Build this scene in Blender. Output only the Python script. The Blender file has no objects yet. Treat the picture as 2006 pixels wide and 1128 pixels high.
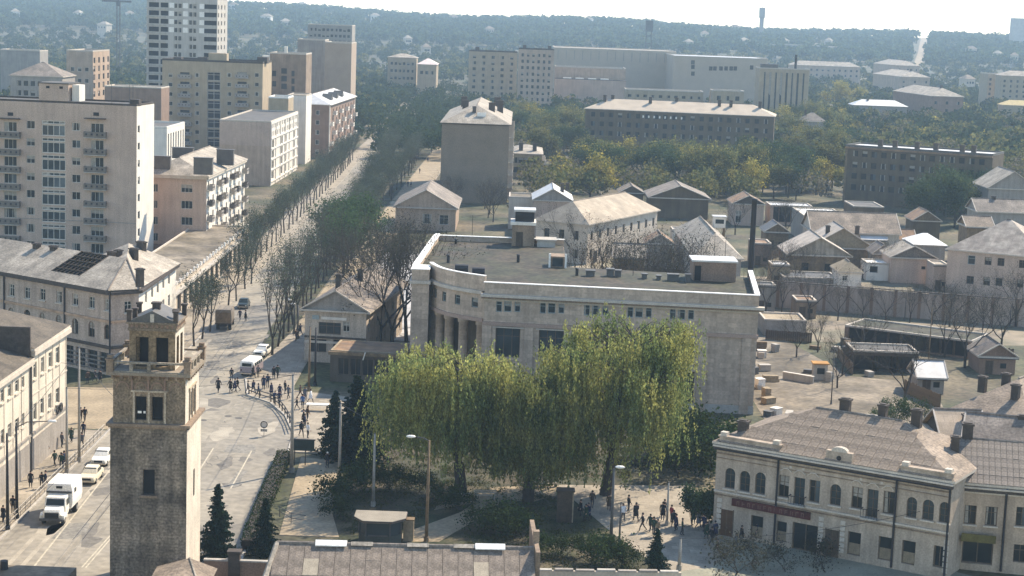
import bpy, math, random
import numpy as np
from mathutils import Vector, Matrix
random.seed(7); np.random.seed(7)
R = math.radians
SC = bpy.context.scene
COL = SC.collection
# ---------------------------------------------------------------- camera
F, CAMH, RHO, VH = 3500.0, 46.0, 0.036, 35.0      # focal length in photo pixels, eye height, roll, horizon row
TH = math.atan((564 - VH) * math.cos(RHO) / F)
_f = Vector((0, math.cos(TH), -math.sin(TH)))
_u0 = Vector((0, math.sin(TH), math.cos(TH)))
_r = Vector((1, 0, 0)) * math.cos(RHO) + _u0 * math.sin(RHO)
_up = Vector((-1, 0, 0)) * math.sin(RHO) + _u0 * math.cos(RHO)
cam_data = bpy.data.cameras.new('camera')
cam = bpy.data.objects.new('camera', cam_data); COL.objects.link(cam)
mw = Matrix.Identity(4)
for i in range(3):
    mw[i][0], mw[i][1], mw[i][2] = _r[i], _up[i], -_f[i]
mw[2][3] = CAMH
cam.matrix_world = mw
cam_data.sensor_width = 36.0
cam_data.lens = 36.0 * F / 2006.0
cam_data.clip_start = 1.0
cam_data.clip_end = 20000.0
SC.camera = cam
# ---------------------------------------------------------------- world, sun, exposure
SUN_AZ, SUN_EL = R(42), R(43)                     # azimuth from +Y towards +X
world = bpy.data.worlds.new('World'); SC.world = world; world.use_nodes = True
wn = world.node_tree.nodes; wl = world.node_tree.links
sky = wn.new('ShaderNodeTexSky'); sky.sky_type = 'NISHITA'; sky.sun_disc = False
sky.sun_elevation = SUN_EL; sky.sun_rotation = SUN_AZ
sky.air_density = 1.0; sky.dust_density = 0.15; sky.ozone_density = 2.0
HAZE = 0.00018
wl.new(sky.outputs[0], wn['Background'].inputs[0])
wn['Background'].inputs[1].default_value = 0.15
sd = bpy.data.lights.new('sun', 'SUN'); sd.energy = 4.1; sd.angle = R(0.6); sd.color = (1.0, 0.91, 0.77)
sun = bpy.data.objects.new('sun', sd); COL.objects.link(sun)
_sd = Vector((math.sin(SUN_AZ) * math.cos(SUN_EL), math.cos(SUN_AZ) * math.cos(SUN_EL), math.sin(SUN_EL)))
sun.rotation_euler = _sd.to_track_quat('Z', 'Y').to_euler(); sun.location = (0, 0, 300)
SC.view_settings.view_transform = 'Standard'; SC.view_settings.look = 'None'
SC.view_settings.exposure = 1.05; SC.view_settings.gamma = 1.0; SC.view_settings.use_curve_mapping = False
SC.render.engine = 'CYCLES'
SC.cycles.use_denoising = True
SC.cycles.max_bounces = 5; SC.cycles.diffuse_bounces = 2; SC.cycles.glossy_bounces = 2
SC.cycles.transmission_bounces = 3; SC.cycles.volume_bounces = 0; SC.cycles.transparent_max_bounces = 4
SC.cycles.caustics_reflective = False; SC.cycles.caustics_refractive = False
SC.cycles.sample_clamp_indirect = 4.0

# ---------------------------------------------------------------- where a point of the place lies
def ray(u, v):
    return _f + _r * ((u - 1003) / F) + _up * (-(v - 564) / F)
def sstep(a, b, x):
    t = np.clip((x - a) / (b - a), 0, 1); return t * t * (3 - 2 * t)
def hill(x, y):
    "height of the land: flat town, low hills beyond 1.3 km"
    y = np.asarray(y, float); x = np.asarray(x, float)
    base = sstep(1250, 2900, y) * (33 + 5 * sstep(250, 650, x) + 16 * sstep(50, -650, x) + 4 * np.sin(x / 190 + 1.3) + 3 * np.sin(x / 83.0))
    return base - 34 * sstep(3300, 3800, y)
def G(u, v, z=0.0):
    d = ray(u, v); t = (z - CAMH) / d.z
    return Vector((d.x * t, d.y * t, z))
def GT(u, v, up=0.0):
    d = ray(u, v); d = d / d.y; y = 900.0
    while y < 3250:
        if CAMH + d.z * y <= float(hill(d.x * y, y)) + up: break
        y += 8
    return Vector((d.x * y, y, float(hill(d.x * y, y))))
def AT(u, v, y):
    "the point at distance y (metres along the view) on the line of sight"
    d = ray(u, v); t = y / d.y
    return Vector((d.x * t, y, CAMH + d.z * t))

# ---------------------------------------------------------------- mesh building
class MB:
    def __init__(s): s.v = []; s.f = []; s.m = []
    def face(s, pts, m=0):
        n = len(s.v); s.v.extend([tuple(p) for p in pts]); s.f.append(tuple(range(n, n + len(pts)))); s.m.append(m)
    def box(s, a, b, m=0, top=None):
        x0, y0, z0 = a; x1, y1, z1 = b; n = len(s.v)
        s.v += [(x0,y0,z0),(x1,y0,z0),(x1,y1,z0),(x0,y1,z0),(x0,y0,z1),(x1,y0,z1),(x1,y1,z1),(x0,y1,z1)]
        for q, k in (((0,3,2,1),m),((4,5,6,7),m if top is None else top),((0,1,5,4),m),((1,2,6,5),m),((2,3,7,6),m),((3,0,4,7),m)):
            s.f.append(tuple(n + i for i in q)); s.m.append(k)
        return s
    def prism(s, poly, z0, z1, m=0, top=None):
        n = len(s.v); k = len(poly)
        a = sum(poly[i][0]*poly[(i+1)%k][1]-poly[(i+1)%k][0]*poly[i][1] for i in range(k))
        if a < 0: poly = poly[::-1]
        s.v += [(p[0],p[1],z0) for p in poly] + [(p[0],p[1],z1) for p in poly]
        s.f.append(tuple(n + i for i in range(k-1,-1,-1))); s.m.append(m)
        s.f.append(tuple(n + k + i for i in range(k))); s.m.append(m if top is None else top)
        for i in range(k):
            j = (i+1) % k
            s.f.append((n+i, n+j, n+k+j, n+k+i)); s.m.append(m)
        return s
    def xprism(s, prof, x0, x1, m=0):
        "profile in (y, z), drawn out along x"
        n = len(s.v); k = len(prof)
        s.v += [(x0,p[0],p[1]) for p in prof] + [(x1,p[0],p[1]) for p in prof]
        s.f.append(tuple(n+i for i in range(k-1,-1,-1))); s.m.append(m)
        s.f.append(tuple(n+k+i for i in range(k))); s.m.append(m)
        for i in range(k):
            j = (i+1) % k
            s.f.append((n+i, n+j, n+k+j, n+k+i)); s.m.append(m)
        return s
    def tube(s, p0, p1, r0, r1=None, n=6, m=0, cap=True):
        p0 = Vector(p0); p1 = Vector(p1); r1 = r0 if r1 is None else r1
        d = (p1 - p0)
        if d.length < 1e-6: return s
        d.normalize(); a = d.orthogonal().normalized(); b = d.cross(a); k = len(s.v)
        for p, r in ((p0, r0), (p1, r1)):
            for i in range(n):
                t = 2*math.pi*i/n; s.v.append(tuple(p + (a*math.cos(t) + b*math.sin(t))*r))
        for i in range(n):
            j = (i+1) % n; s.f.append((k+i, k+j, k+n+j, k+n+i)); s.m.append(m)
        if cap:
            s.f.append(tuple(k+n-1-i for i in range(n))); s.m.append(m)
            s.f.append(tuple(k+n+i for i in range(n))); s.m.append(m)
        return s
    def path(s, pts, r, n=5, m=0):
        for a, b in zip(pts[:-1], pts[1:]): s.tube(a, b, r, r, n, m)
        return s
    def lathe(s, prof, n=10, m=0, c=(0,0)):
        k = len(s.v)
        for r, z in prof:
            for i in range(n):
                t = 2*math.pi*i/n; s.v.append((c[0]+r*math.cos(t), c[1]+r*math.sin(t), z))
        for q in range(len(prof)-1):
            for i in range(n):
                j = (i+1) % n; s.f.append((k+q*n+i, k+q*n+j, k+q*n+n+j, k+q*n+n+i)); s.m.append(m)
        return s
    def mesh(s, name, mats, smooth=False):
        me = bpy.data.meshes.new(name); me.from_pydata(s.v, [], s.f)
        for x in (mats if isinstance(mats, (list, tuple)) else [mats]): me.materials.append(x)
        me.polygons.foreach_set('material_index', s.m)
        if smooth: me.polygons.foreach_set('use_smooth', [True]*len(s.f))
        me.update(); return me
    def build(s, name, mats, parent=None, loc=(0,0,0), rz=0.0, smooth=False):
        return link(name, s.mesh(name, mats, smooth), parent, loc, rz)
def link(name, me, parent=None, loc=(0,0,0), rz=0.0):
    o = bpy.data.objects.new(name, me); COL.objects.link(o)
    o.location = loc; o.rotation_euler = (0, 0, rz)
    if parent is not None: o.parent = parent
    return o
def tag(o, label=None, cat=None, group=None, kind=None):
    if label: o['label'] = label
    if cat: o['category'] = cat
    if group: o['group'] = group
    if kind: o['kind'] = kind
    return o
def thing(name, label, cat, loc=(0,0,0), rz=0.0, group=None):
    o = link(name, None, None, loc, rz); o.empty_display_size = 0.2
    return tag(o, label, cat, group)
def copy_tree(o, parent=None):
    c = o.copy(); COL.objects.link(c); c.parent = parent
    for ch in o.children: copy_tree(ch, c)
    return c
_ORD = ['first','second','third','fourth','fifth','sixth','seventh','eighth','ninth','tenth','eleventh','twelfth']
def nth(i):
    if i < 12: return _ORD[i]
    n = i + 1
    return '%d%s' % (n, 'th' if 10 <= n % 100 <= 20 else {1:'st',2:'nd',3:'rd'}.get(n % 10, 'th'))

# ---------------------------------------------------------------- materials
_mats = {}
def M(name, c, rough=0.85, var=0.18, scale=0.7, fine=0.12, fscale=9.0, streak=0.0, bump=0.0, spec=0.25, metal=0.0, c2=None, brick=None, coord='Object', objcol=False, isl=0.0):
    "paint, plaster, stone, earth: a colour with blotches, fine grain, and run-off streaks on walls"
    if name in _mats: return _mats[name]
    fine = min(.5, fine*1.6); streak *= 1.25
    c = (c[0]*1.06, c[1]*.98, c[2]*.86); c2 = c2 and (c2[0]*1.06, c2[1]*.98, c2[2]*.86)
    m = bpy.data.materials.new(name); m.use_nodes = True; _mats[name] = m
    nt = m.node_tree; N = nt.nodes; L = nt.links; p = N['Principled BSDF']
    p.inputs['Roughness'].default_value = rough; p.inputs['Metallic'].default_value = metal
    p.inputs['Specular IOR Level'].default_value = spec
    tc = N.new('ShaderNodeTexCoord')
    def noise(sc, det=3.0, vec=None):
        n = N.new('ShaderNodeTexNoise'); n.inputs['Scale'].default_value = sc; n.inputs['Detail'].default_value = det
        L.new(vec or tc.outputs[coord], n.inputs['Vector']); return n.outputs['Fac']
    def math_(op, a, b):
        n = N.new('ShaderNodeMath'); n.operation = op
        for i, x in enumerate((a, b)):
            if isinstance(x, (int, float)): n.inputs[i].default_value = x
            else: L.new(x, n.inputs[i])
        return n.outputs[0]
    def rng(x, lo, hi, a=0.3, b=0.7):
        n = N.new('ShaderNodeMapRange'); L.new(x, n.inputs[0])
        for i, q in enumerate((a, b, lo, hi)): n.inputs[1+i].default_value = q
        return n.outputs[0]
    val = rng(noise(scale), 1-var, 1+var)
    if fine: val = math_('MULTIPLY', val, rng(noise(fscale, 4), 1-fine, 1+fine))
    if streak:
        mp = N.new('ShaderNodeMapping'); mp.inputs['Scale'].default_value = (1.6, 1.6, 0.12); L.new(tc.outputs[coord], mp.inputs[0])
        val = math_('MULTIPLY', val, rng(noise(1.0, 4, mp.outputs[0]), 1-streak, 1+streak*0.4))
    if isl:
        g = N.new('ShaderNodeNewGeometry'); val = math_('MULTIPLY', val, rng(g.outputs['Random Per Island'], 1-isl, 1+isl, 0, 1))
    if brick:
        b = N.new('ShaderNodeTexBrick'); mp = N.new('ShaderNodeMapping'); L.new(tc.outputs[coord], mp.inputs[0])
        mp.inputs['Rotation'].default_value = brick[3] if len(brick) > 3 else (math.pi/2, 0, 0)
        L.new(mp.outputs[0], b.inputs[0]); b.inputs['Scale'].default_value = 1.0
        b.inputs['Brick Width'].default_value = brick[0]; b.inputs['Row Height'].default_value = brick[1]
        b.inputs['Mortar Size'].default_value = 0.03; b.inputs['Mortar Smooth'].default_value = 0.4
        for i, q in enumerate((0.85, 1.1, brick[2])): b.inputs[1+i].default_value = (q, q, q, 1)
        val = math_('MULTIPLY', val, b.outputs[0])
    mix = N.new('ShaderNodeMix'); mix.data_type = 'RGBA'; mix.blend_type = 'MULTIPLY'; mix.inputs[0].default_value = 1.0
    if objcol:
        oi = N.new('ShaderNodeObjectInfo'); L.new(oi.outputs['Color'], mix.inputs[6])
    elif c2:
        cm = N.new('ShaderNodeMix'); cm.data_type = 'RGBA'; L.new(rng(noise(scale*0.55, 4), 0, 1, 0.4, 0.6), cm.inputs[0])
        cm.inputs[6].default_value = (*c, 1); cm.inputs[7].default_value = (*c2, 1); L.new(cm.outputs[2], mix.inputs[6])
    else: mix.inputs[6].default_value = (*c, 1)
    L.new(val, mix.inputs[7]); L.new(mix.outputs[2], p.inputs['Base Color'])
    if bump:
        bn = N.new('ShaderNodeBump'); bn.inputs['Strength'].default_value = bump; bn.inputs['Distance'].default_value = 0.05
        L.new(val, bn.inputs['Height']); L.new(bn.outputs[0], p.inputs['Normal'])
    return m
def MG(name, c=(0.025,0.032,0.035), rough=0.12):
    "window glass over a dark room: a dark glossy sheet"
    if name in _mats: return _mats[name]
    m = M(name, c, rough=rough, var=0.5, scale=0.25, fine=0.0, spec=0.2)
    return m
def ML(name, c, c2, trans=0.35, var=0.35, patch=0.35):
    "leaves: two leaf colours in clumps, light passing through"
    if name in _mats: return _mats[name]
    m = bpy.data.materials.new(name); m.use_nodes = True; _mats[name] = m
    nt = m.node_tree; N = nt.nodes; L = nt.links
    for n in list(N): N.remove(n)
    out = N.new('ShaderNodeOutputMaterial'); tc = N.new('ShaderNodeTexCoord'); oi = N.new('ShaderNodeObjectInfo')
    no = N.new('ShaderNodeTexNoise'); no.inputs['Scale'].default_value = patch; no.inputs['Detail'].default_value = 2
    ad = N.new('ShaderNodeVectorMath'); L.new(tc.outputs['Object'], ad.inputs[0])
    sc = N.new('ShaderNodeVectorMath'); sc.operation = 'SCALE'; sc.inputs[0].default_value = (37, 23, 11); L.new(oi.outputs['Random'], sc.inputs['Scale'])
    L.new(sc.outputs[0], ad.inputs[1]); L.new(ad.outputs[0], no.inputs['Vector'])
    mr = N.new('ShaderNodeMapRange'); L.new(no.outputs['Fac'], mr.inputs[0]); mr.inputs[1].default_value = 0.38; mr.inputs[2].default_value = 0.62
    mx = N.new('ShaderNodeMix'); mx.data_type = 'RGBA'; mx.inputs[6].default_value = (*c, 1); mx.inputs[7].default_value = (*c2, 1); L.new(mr.outputs[0], mx.inputs[0])
    g = N.new('ShaderNodeNewGeometry'); r2 = N.new('ShaderNodeMapRange'); L.new(g.outputs['Random Per Island'], r2.inputs[0])
    r2.inputs[3].default_value = 1-var; r2.inputs[4].default_value = 1+var
    r3 = N.new('ShaderNodeMapRange'); L.new(oi.outputs['Random'], r3.inputs[0]); r3.inputs[3].default_value = 0.78; r3.inputs[4].default_value = 1.22
    mm = N.new('ShaderNodeMath'); mm.operation = 'MULTIPLY'; L.new(r2.outputs[0], mm.inputs[0]); L.new(r3.outputs[0], mm.inputs[1])
    ml = N.new('ShaderNodeMix'); ml.data_type = 'RGBA'; ml.blend_type = 'MULTIPLY'; ml.inputs[0].default_value = 1
    L.new(mx.outputs[2], ml.inputs[6]); L.new(mm.outputs[0], ml.inputs[7])
    d = N.new('ShaderNodeBsdfDiffuse'); t = N.new('ShaderNodeBsdfTranslucent'); ms = N.new('ShaderNodeMixShader'); ms.inputs[0].default_value = trans
    L.new(ml.outputs[2], d.inputs[0]); L.new(ml.outputs[2], t.inputs[0]); L.new(d.outputs[0], ms.inputs[1]); L.new(t.outputs[0], ms.inputs[2]); L.new(ms.outputs[0], out.inputs[0])
    return m
# ---------------------------------------------------------------- palette
m_ground = M('dirt_and_grass', (0.115,0.095,0.06), c2=(0.05,0.057,0.025), var=0.4, scale=0.11, fine=0.3, fscale=1.3, bump=0.3)
m_asphalt = M('dusty_asphalt', (0.275,0.25,0.205), var=0.18, scale=0.12, fine=0.14, fscale=1.1, c2=(0.215,0.20,0.175))
m_pave = M('pavement', (0.29,0.255,0.205), var=0.22, scale=0.3, fine=0.1, fscale=4, brick=(1.0,1.0,0.8,(0,0,0)))
m_sand = M('packed_sand', (0.29,0.235,0.16), var=0.2, scale=0.25, fine=0.15, fscale=3)
m_kerb = M('kerb_stone', (0.38,0.36,0.33), var=0.15, scale=1)
m_lawn = M('thin_lawn', (0.036,0.042,0.016), c2=(0.075,0.06,0.034), var=0.45, scale=0.4, fine=0.35, fscale=5, bump=0.4)
m_line = M('road_paint', (0.42,0.385,0.31), var=0.2, scale=2)
m_yard = M('yard_concrete', (0.21,0.18,0.14), var=0.4, scale=0.2, fine=0.2, fscale=1.5, c2=(0.12,0.10,0.07))
m_warm = M('warm_plaster', (0.42,0.32,0.245), var=0.14, scale=0.35, fine=0.14, fscale=5, streak=0.14)
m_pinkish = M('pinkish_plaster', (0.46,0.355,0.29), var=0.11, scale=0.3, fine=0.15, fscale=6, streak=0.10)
m_pale = M('pale_plaster', (0.52,0.46,0.39), var=0.09, scale=0.4, fine=0.08, fscale=5, streak=0.12)
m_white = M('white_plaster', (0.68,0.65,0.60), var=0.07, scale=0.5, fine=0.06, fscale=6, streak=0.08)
m_grey = M('grey_render', (0.30,0.275,0.25), var=0.12, scale=0.4, fine=0.1, fscale=5, streak=0.15)
m_brick = M('weathered_brick', (0.24,0.18,0.13), var=0.24, scale=0.4, fine=0.18, fscale=7, streak=0.2)
m_brick2 = M('red_brown_brick', (0.24,0.165,0.125), var=0.16, scale=0.5, fine=0.15, fscale=8, streak=0.1)
m_brick3 = M('yellow_brick', (0.37,0.30,0.21), var=0.12, scale=0.4, fine=0.14, fscale=7, streak=0.1)
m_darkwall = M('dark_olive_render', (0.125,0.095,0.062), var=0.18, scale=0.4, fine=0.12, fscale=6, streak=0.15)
m_trim = M('trim_stone', (0.50,0.45,0.39), var=0.1, scale=1)
m_slate = M('grey_slate', (0.21,0.18,0.155), var=0.3, scale=0.45, fine=0.22, fscale=4, brick=(1.1,1.5,0.72,(0,0,0)))
m_slate2 = M('brownish_slate', (0.235,0.19,0.15), var=0.3, scale=0.45, fine=0.22, fscale=4, brick=(1.1,1.5,0.72,(0,0,0)))
m_slateL = M('pale_slate', (0.32,0.285,0.24), var=0.3, scale=0.4, fine=0.22, fscale=4, brick=(1.1,1.6,0.75,(0,0,0)))
m_tin = M('galvanised_tin', (0.50,0.50,0.50), rough=0.5, var=0.15, scale=0.6, spec=0.5, metal=0.2)
m_tindark = M('dark_tin', (0.10,0.095,0.09), rough=0.6, var=0.2, scale=0.8)
m_rust = M('rusty_tin', (0.27,0.17,0.10), c2=(0.20,0.14,0.10), var=0.25, scale=0.8)
m_flat = M('roofing_felt', (0.055,0.044,0.030), c2=(0.043,0.043,0.024), var=0.4, scale=0.35, fine=0.4, fscale=1.6)
m_flatd = M('dark_roofing_felt', (0.10,0.095,0.09), var=0.2, scale=0.3)
m_concrete = M('concrete', (0.40,0.38,0.35), var=0.14, scale=0.6, streak=0.12)
m_panel = M('concrete_panel', (0.44,0.42,0.39), var=0.12, scale=0.3, streak=0.12)
m_dark = M('dark_interior', (0.02,0.02,0.022), var=0.2)
m_black = M('black_iron', (0.025,0.025,0.028), rough=0.6, var=0.2)
m_iron = M('grey_iron', (0.09,0.09,0.09), rough=0.6, var=0.2)
m_wood = M('weathered_wood', (0.20,0.145,0.09), var=0.25, scale=1.5, streak=0.2)
m_woodd = M('dark_wood', (0.075,0.055,0.04), var=0.25, scale=1.5)
m_pole = M('concrete_pole', (0.30,0.285,0.26), var=0.15, scale=1)
m_frame = M('window_paint', (0.55,0.54,0.50), var=0.1, scale=2)
m_framed = M('brown_window_frame', (0.13,0.10,0.075), var=0.15, scale=2)
m_framet = M('blue_grey_window_frame', (0.30,0.36,0.37), var=0.12, scale=2)
m_glass = MG('window_glass'); m_glassb = MG('blue_window_glass', (0.045,0.06,0.068), 0.1)
m_red = M('dark_red_paint', (0.075,0.024,0.022), var=0.35, scale=1)
m_door = M('brown_door', (0.11,0.06,0.035), var=0.2, scale=2)
m_whitep = M('white_paint', (0.78,0.77,0.74), rough=0.5, var=0.05)
m_soot = M('sooty_chimney_brick', (0.07,0.058,0.05), var=0.25, scale=2)

# ---------------------------------------------------------------- the land
def sheet(name, pts, z, mat, parent=None):
    mb = MB(); mb.face([(p[0], p[1], z) for p in pts])
    o = mb.build(name, mat, parent)
    if parent is None: o['kind'] = 'structure'
    return o
def slab(name, pts, z, mat, side=None):
    o = MB().prism([(p[0], p[1]) for p in pts], -0.05, z, 1, 0).build(name, [mat, side or m_kerb])
    o['kind'] = 'structure'; return o
xs = np.concatenate([np.linspace(-1500, -260, 24), np.linspace(-240, 240, 30), np.linspace(260, 1500, 24)])
ys = np.concatenate([np.linspace(40, 1200, 30), np.linspace(1240, 3900, 54)])
XX, YY = np.meshgrid(xs, ys); ZZ = hill(XX, YY)
gv = np.stack([XX.ravel(), YY.ravel(), ZZ.ravel()], 1); nx = len(xs)
gf = [(j*nx+i, j*nx+i+1, (j+1)*nx+i+1, (j+1)*nx+i) for j in range(len(ys)-1) for i in range(nx-1)]
me = bpy.data.meshes.new('ground'); me.from_pydata(gv.tolist(), [], gf); me.materials.append(m_ground)
me.polygons.foreach_set('use_smooth', [True]*len(gf))
link('ground', me)['kind'] = 'structure'

ROADL = [(-43.3,110),(-43.3,189.5),(-43.6,250),(-45.0,321),(-46.6,417),(-48.0,505),(-51.0,614),(-54.0,1087)]
ROADR = [(-49.2,1087),(-45.6,614),(-43.4,520),(-41.6,450),(-39.6,400),(-37.8,361),(-36.3,300),(-35.0,254),(-33.9,234),(-33.0,220),(-31.3,210.3),(-28,206.5),(-25.4,200.1),(-23.4,191.5),(-22.7,180),(-22.2,160),(-21.5,110)]
road = sheet('road', ROADL + ROADR, 0.012, m_asphalt)
side_street = sheet('side_street', [(-43.5,190.5),(-43.5,212),(-52,211.6),(-95,206),(-95,189)], 0.008, m_sand)
def stripe(a, b, w):
    a = Vector(a); b = Vector(b); d = (b-a).normalized(); n = Vector((-d.y, d.x, 0))*w/2
    sheet('marking', [a-n, b-n, b+n, a+n], 0.018, m_line, road)
for (a, b, w) in (((65,1112),(215,921),.16), ((160,1112),(217,1048),.14), ((168,1112),(223,1048),.14), ((392,919),(418,878),.15), ((452,957),(493,883),.15), ((215,921),(300,830),.14)):
    stripe(G(*a), G(*b), w)
m_patch = M('asphalt_patch', (0.20,0.19,0.17), var=0.2, scale=.6, fine=.2, fscale=3); m_patch2 = M('worn_asphalt_dark', (0.235,0.215,0.18), var=.2, scale=.5); m_lid = M('manhole_iron', (0.10,0.095,0.09), var=.2)
rp0 = random.Random(9)
for (x, y, w, l) in ((-38,152,2.2,5),(-33.5,166,1.6,8),(-28,184,3,4),(-36,200,2.5,3.5),(-39,222,3,6),(-30.5,158,1.0,12),(-40.5,245,2,9),(-37,262,2.5,5),(-26.5,172,1.2,6),(-41.5,178,1.0,10),(-41,300,2,7),(-42,340,2,9)):
    sheet('asphalt_patch', [(x+dx*w/2+rp0.uniform(-.3,.3), y+dy*l/2+rp0.uniform(-.4,.4)) for dx, dy in ((-1,-1),(0,-1.1),(1,-.9),(1.1,.2),(.9,1),(-.2,1.05),(-1,.9),(-1.1,0))], 0.016, m_patch, road)
m_oil = M('oil_stain', (0.15,0.14,0.125), var=.3, scale=1.5); m_worn = M('worn_asphalt', (0.33,0.30,0.25), var=.2, scale=.5)
for k in range(46):
    y = rp0.uniform(142,250); x = rp0.uniform(-42, -24 if y < 195 else -34); w = rp0.uniform(.3,1.3); l = rp0.uniform(.5,3.5); ph = rp0.uniform(0,6)
    sheet('stain', [(x+w*math.cos(t)*(1+.3*math.sin(3*t+ph)), y+l*math.sin(t)*(1+.25*math.cos(2*t+ph))) for t in [2*math.pi*j/12 for j in range(12)]], 0.0148+.0002*(k % 5), m_oil if k % 3 else m_worn, road)
for x in (-40.6,-39.4,-36.6,-35.3,-31.8,-30.4): sheet('tyre_track', [(x-.22,112),(x+.22,112),(x+.1,160),(x-.3+.0,215),(x-.75,215),(x-.3,160)], 0.0142, m_worn if x < -38 else m_patch2, road)
for (x, y) in ((-34.2,196.5),(-31.8,199),(-30.5,198.2),(-36.8,187),(-38.2,240),(-29,177),(-40.2,160)): MB().tube((x,y,.012),(x,y,.024),.42,.42,14).build('manhole_cover', m_lid, road)
for k in range(9):
    x = rp0.uniform(-41,-25); y = rp0.uniform(145,240); mb = MB(); px_, py_ = x, y
    for j in range(7):
        qx, qy = px_+rp0.uniform(-.5,1.2), py_+rp0.uniform(-.5,1.6); mb.face([(px_-.03,py_,.0165),(px_+.05,py_,.0165),(qx+.05,qy,.0165),(qx-.03,qy,.0165)]); px_, py_ = qx, qy
    mb.build('tar_crack', m_lid, road)
for pts in (ROADL[:3], ROADR[9:]):
    for a, b in zip(pts[:-1], pts[1:]):
        a = Vector(a); b = Vector(b); d = (b-a); n = int(max(1, d.length/2.5)); d.normalize(); nn = Vector((-d.y,d.x))*.12
        for k in range(n):
            p = a + (b-a)*(k/n); q = a + (b-a)*((k+.985)/n); MB().prism([p-nn, q-nn, q+nn, p+nn], 0.0, .155).build('kerb_stone', m_kerb, road)
slab('pavement', [(-43.3,110),(-43.3,189.5),(-46.9,189.5),(-46.9,110)], 0.13, m_pave)
slab('pavement', [(-43.5,213),(-43.6,250),(-45.0,321),(-46.6,417),(-48.0,505),(-51.0,614),(-54.0,1087),(-57.5,1087),(-54.5,614),(-53.5,505),(-52,417),(-51,321),(-50.0,256),(-47,222)], 0.13, m_pave)
slab('pavement', [(-33.0,220),(-31.3,210.3),(-28,206.5),(-25.4,200.1),(-23.4,191.5),(-22.7,183),(-19,183),(-17.5,200),(-19,211),(-26.5,214),(-27,255),(-31.5,255)], 0.13, m_pave)
slab('pavement', [(-31.5,255),(-27,255),(-25.5,330),(-24,420),(-21,610),(-22,900),(-28,900),(-28.8,610),(-30.6,434),(-31.5,330)], 0.11, m_sand)
slab('tree_strip', [(-33.9,236),(-31.6,236),(-31.7,330),(-30.8,434),(-29,610),(-40,612),(-40.5,520),(-39,450),(-37.6,400),(-36.2,361),(-35.2,300),(-34.4,254)], 0.10, m_lawn)
sheet('yard', [(-24,252),(-13.5,250),(-12.5,345),(-25,345)], 0.02, M('pale_yard', (0.40,0.40,0.41), var=0.2, scale=0.3))
sheet('lawn', [(-16.5,141),(21,141),(21,166),(16,178),(14,203),(-14,212),(-17,200),(-18.5,183),(-17,180)], 0.02, m_lawn)
slab('square', [(-21.3,181),(-17.3,180.5),(-15.8,160),(-14.5,153),(-19.8,153)], 0.06, m_sand)
slab('square', [(5.2,173.6),(18.6,175.2),(20.1,166.3),(24.8,161.4),(18,148),(13.9,146),(9.9,157.4)], 0.06, m_pave)
slab('pavement', [(13,147.5),(24.5,161),(42,147),(46,128),(10,128)], 0.055, M('shade_toned_pavement', (0.24,0.24,0.19), var=0.2, scale=0.3))  # greyish-green paving, shade before the ornate house mixed into its colour
for pts in ([(745,1062),(860,1062),(945,1012),(905,1003)], [(820,1062),(855,1062),(960,1002),(1000,975),(930,985)], [(850,1000),(940,985),(1010,965),(990,955),(860,985)], [(960,975),(1040,985),(1130,960),(1110,950),(960,955)]):
    sheet('path', [G(*p) for p in pts], 0.05 + 0.004*len(bpy.data.objects) % 0.012, m_sand)
sheet('yard', [(30.5,196),(30.5,262),(40,268),(46,236),(56,233),(52,200)], 0.02, m_yard)
sheet('yard', [(29,262),(29,330),(95,330),(95,268),(60,262)], 0.012, M('dusty_lane', (0.24,0.20,0.15), var=0.25, scale=0.2, c2=(0.14,0.13,0.09)))
sheet('yard', [(-8,258),(28,240),(29,345),(-8,345)], 0.012, M('dusty_court', (0.28,0.245,0.19), var=0.25, scale=0.2, c2=(0.16,0.15,0.09)))
_a = [GT(1796,132), GT(1806,100), GT(1812,72)]
mb = MB()
for p, q, w, w2 in ((_a[0], _a[1], 4, 4.5), (_a[1], _a[2], 4.5, 5)):
    n = 6
    for i in range(n):
        A = p.lerp(q, i/n); B = p.lerp(q, (i+1)/n)
        mb.face([(A.x-w, A.y, float(hill(A.x, A.y))+0.6), (A.x+w, A.y, float(hill(A.x, A.y))+0.6), (B.x+w2, B.y, float(hill(B.x, B.y))+0.6), (B.x-w2, B.y, float(hill(B.x, B.y))+0.6)])
mb.build('hill_road', m_sand)['kind'] = 'structure'
HILLROAD = [(p.x, p.y) for p in _a]
# ---------------------------------------------------------------- building kit
WST = {  # window style: frame material, glass, lights across, lights up, recess, bar width
    'two': (m_frame, m_glass, 2, 1, 0.18, 0.07), 'twot': (m_frame, m_glass, 2, 2, 0.18, 0.07), 'three': (m_frame, m_glass, 3, 1, 0.18, 0.07),
    'brown': (m_framed, m_glass, 2, 2, 0.22, 0.07), 'brown3': (m_framed, m_glassb, 2, 3, 0.22, 0.06), 'teal': (m_framet, m_glassb, 1, 2, 0.2, 0.08),
    'stair': (m_frame, m_glassb, 4, 1, 0.14, 0.12), 'shop': (m_framed, m_glass, 2, 1, 0.3, 0.1), 'dark': (m_framed, m_dark, 1, 1, 0.5, 0.05),
    'loggia': (m_framet, m_dark, 3, 1, 0.9, 0.06), 'void': (m_brick, m_dark, 1, 1, 0.8, 0.03), 'big': (m_framed, m_glassb, 3, 2, 0.35, 0.1),
    'mini': (m_frame, m_glass, 1, 1, 0.15, 0.09), 'minid': (m_framed, m_glass, 1, 1, 0.25, 0.05), 'lattice': (m_concrete, m_dark, 2, 2, 0.3, 0.22),
    'blinds': (m_framed, m_glass, 1, 1, 0.25, 0.08)}
_wm = {}
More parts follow.
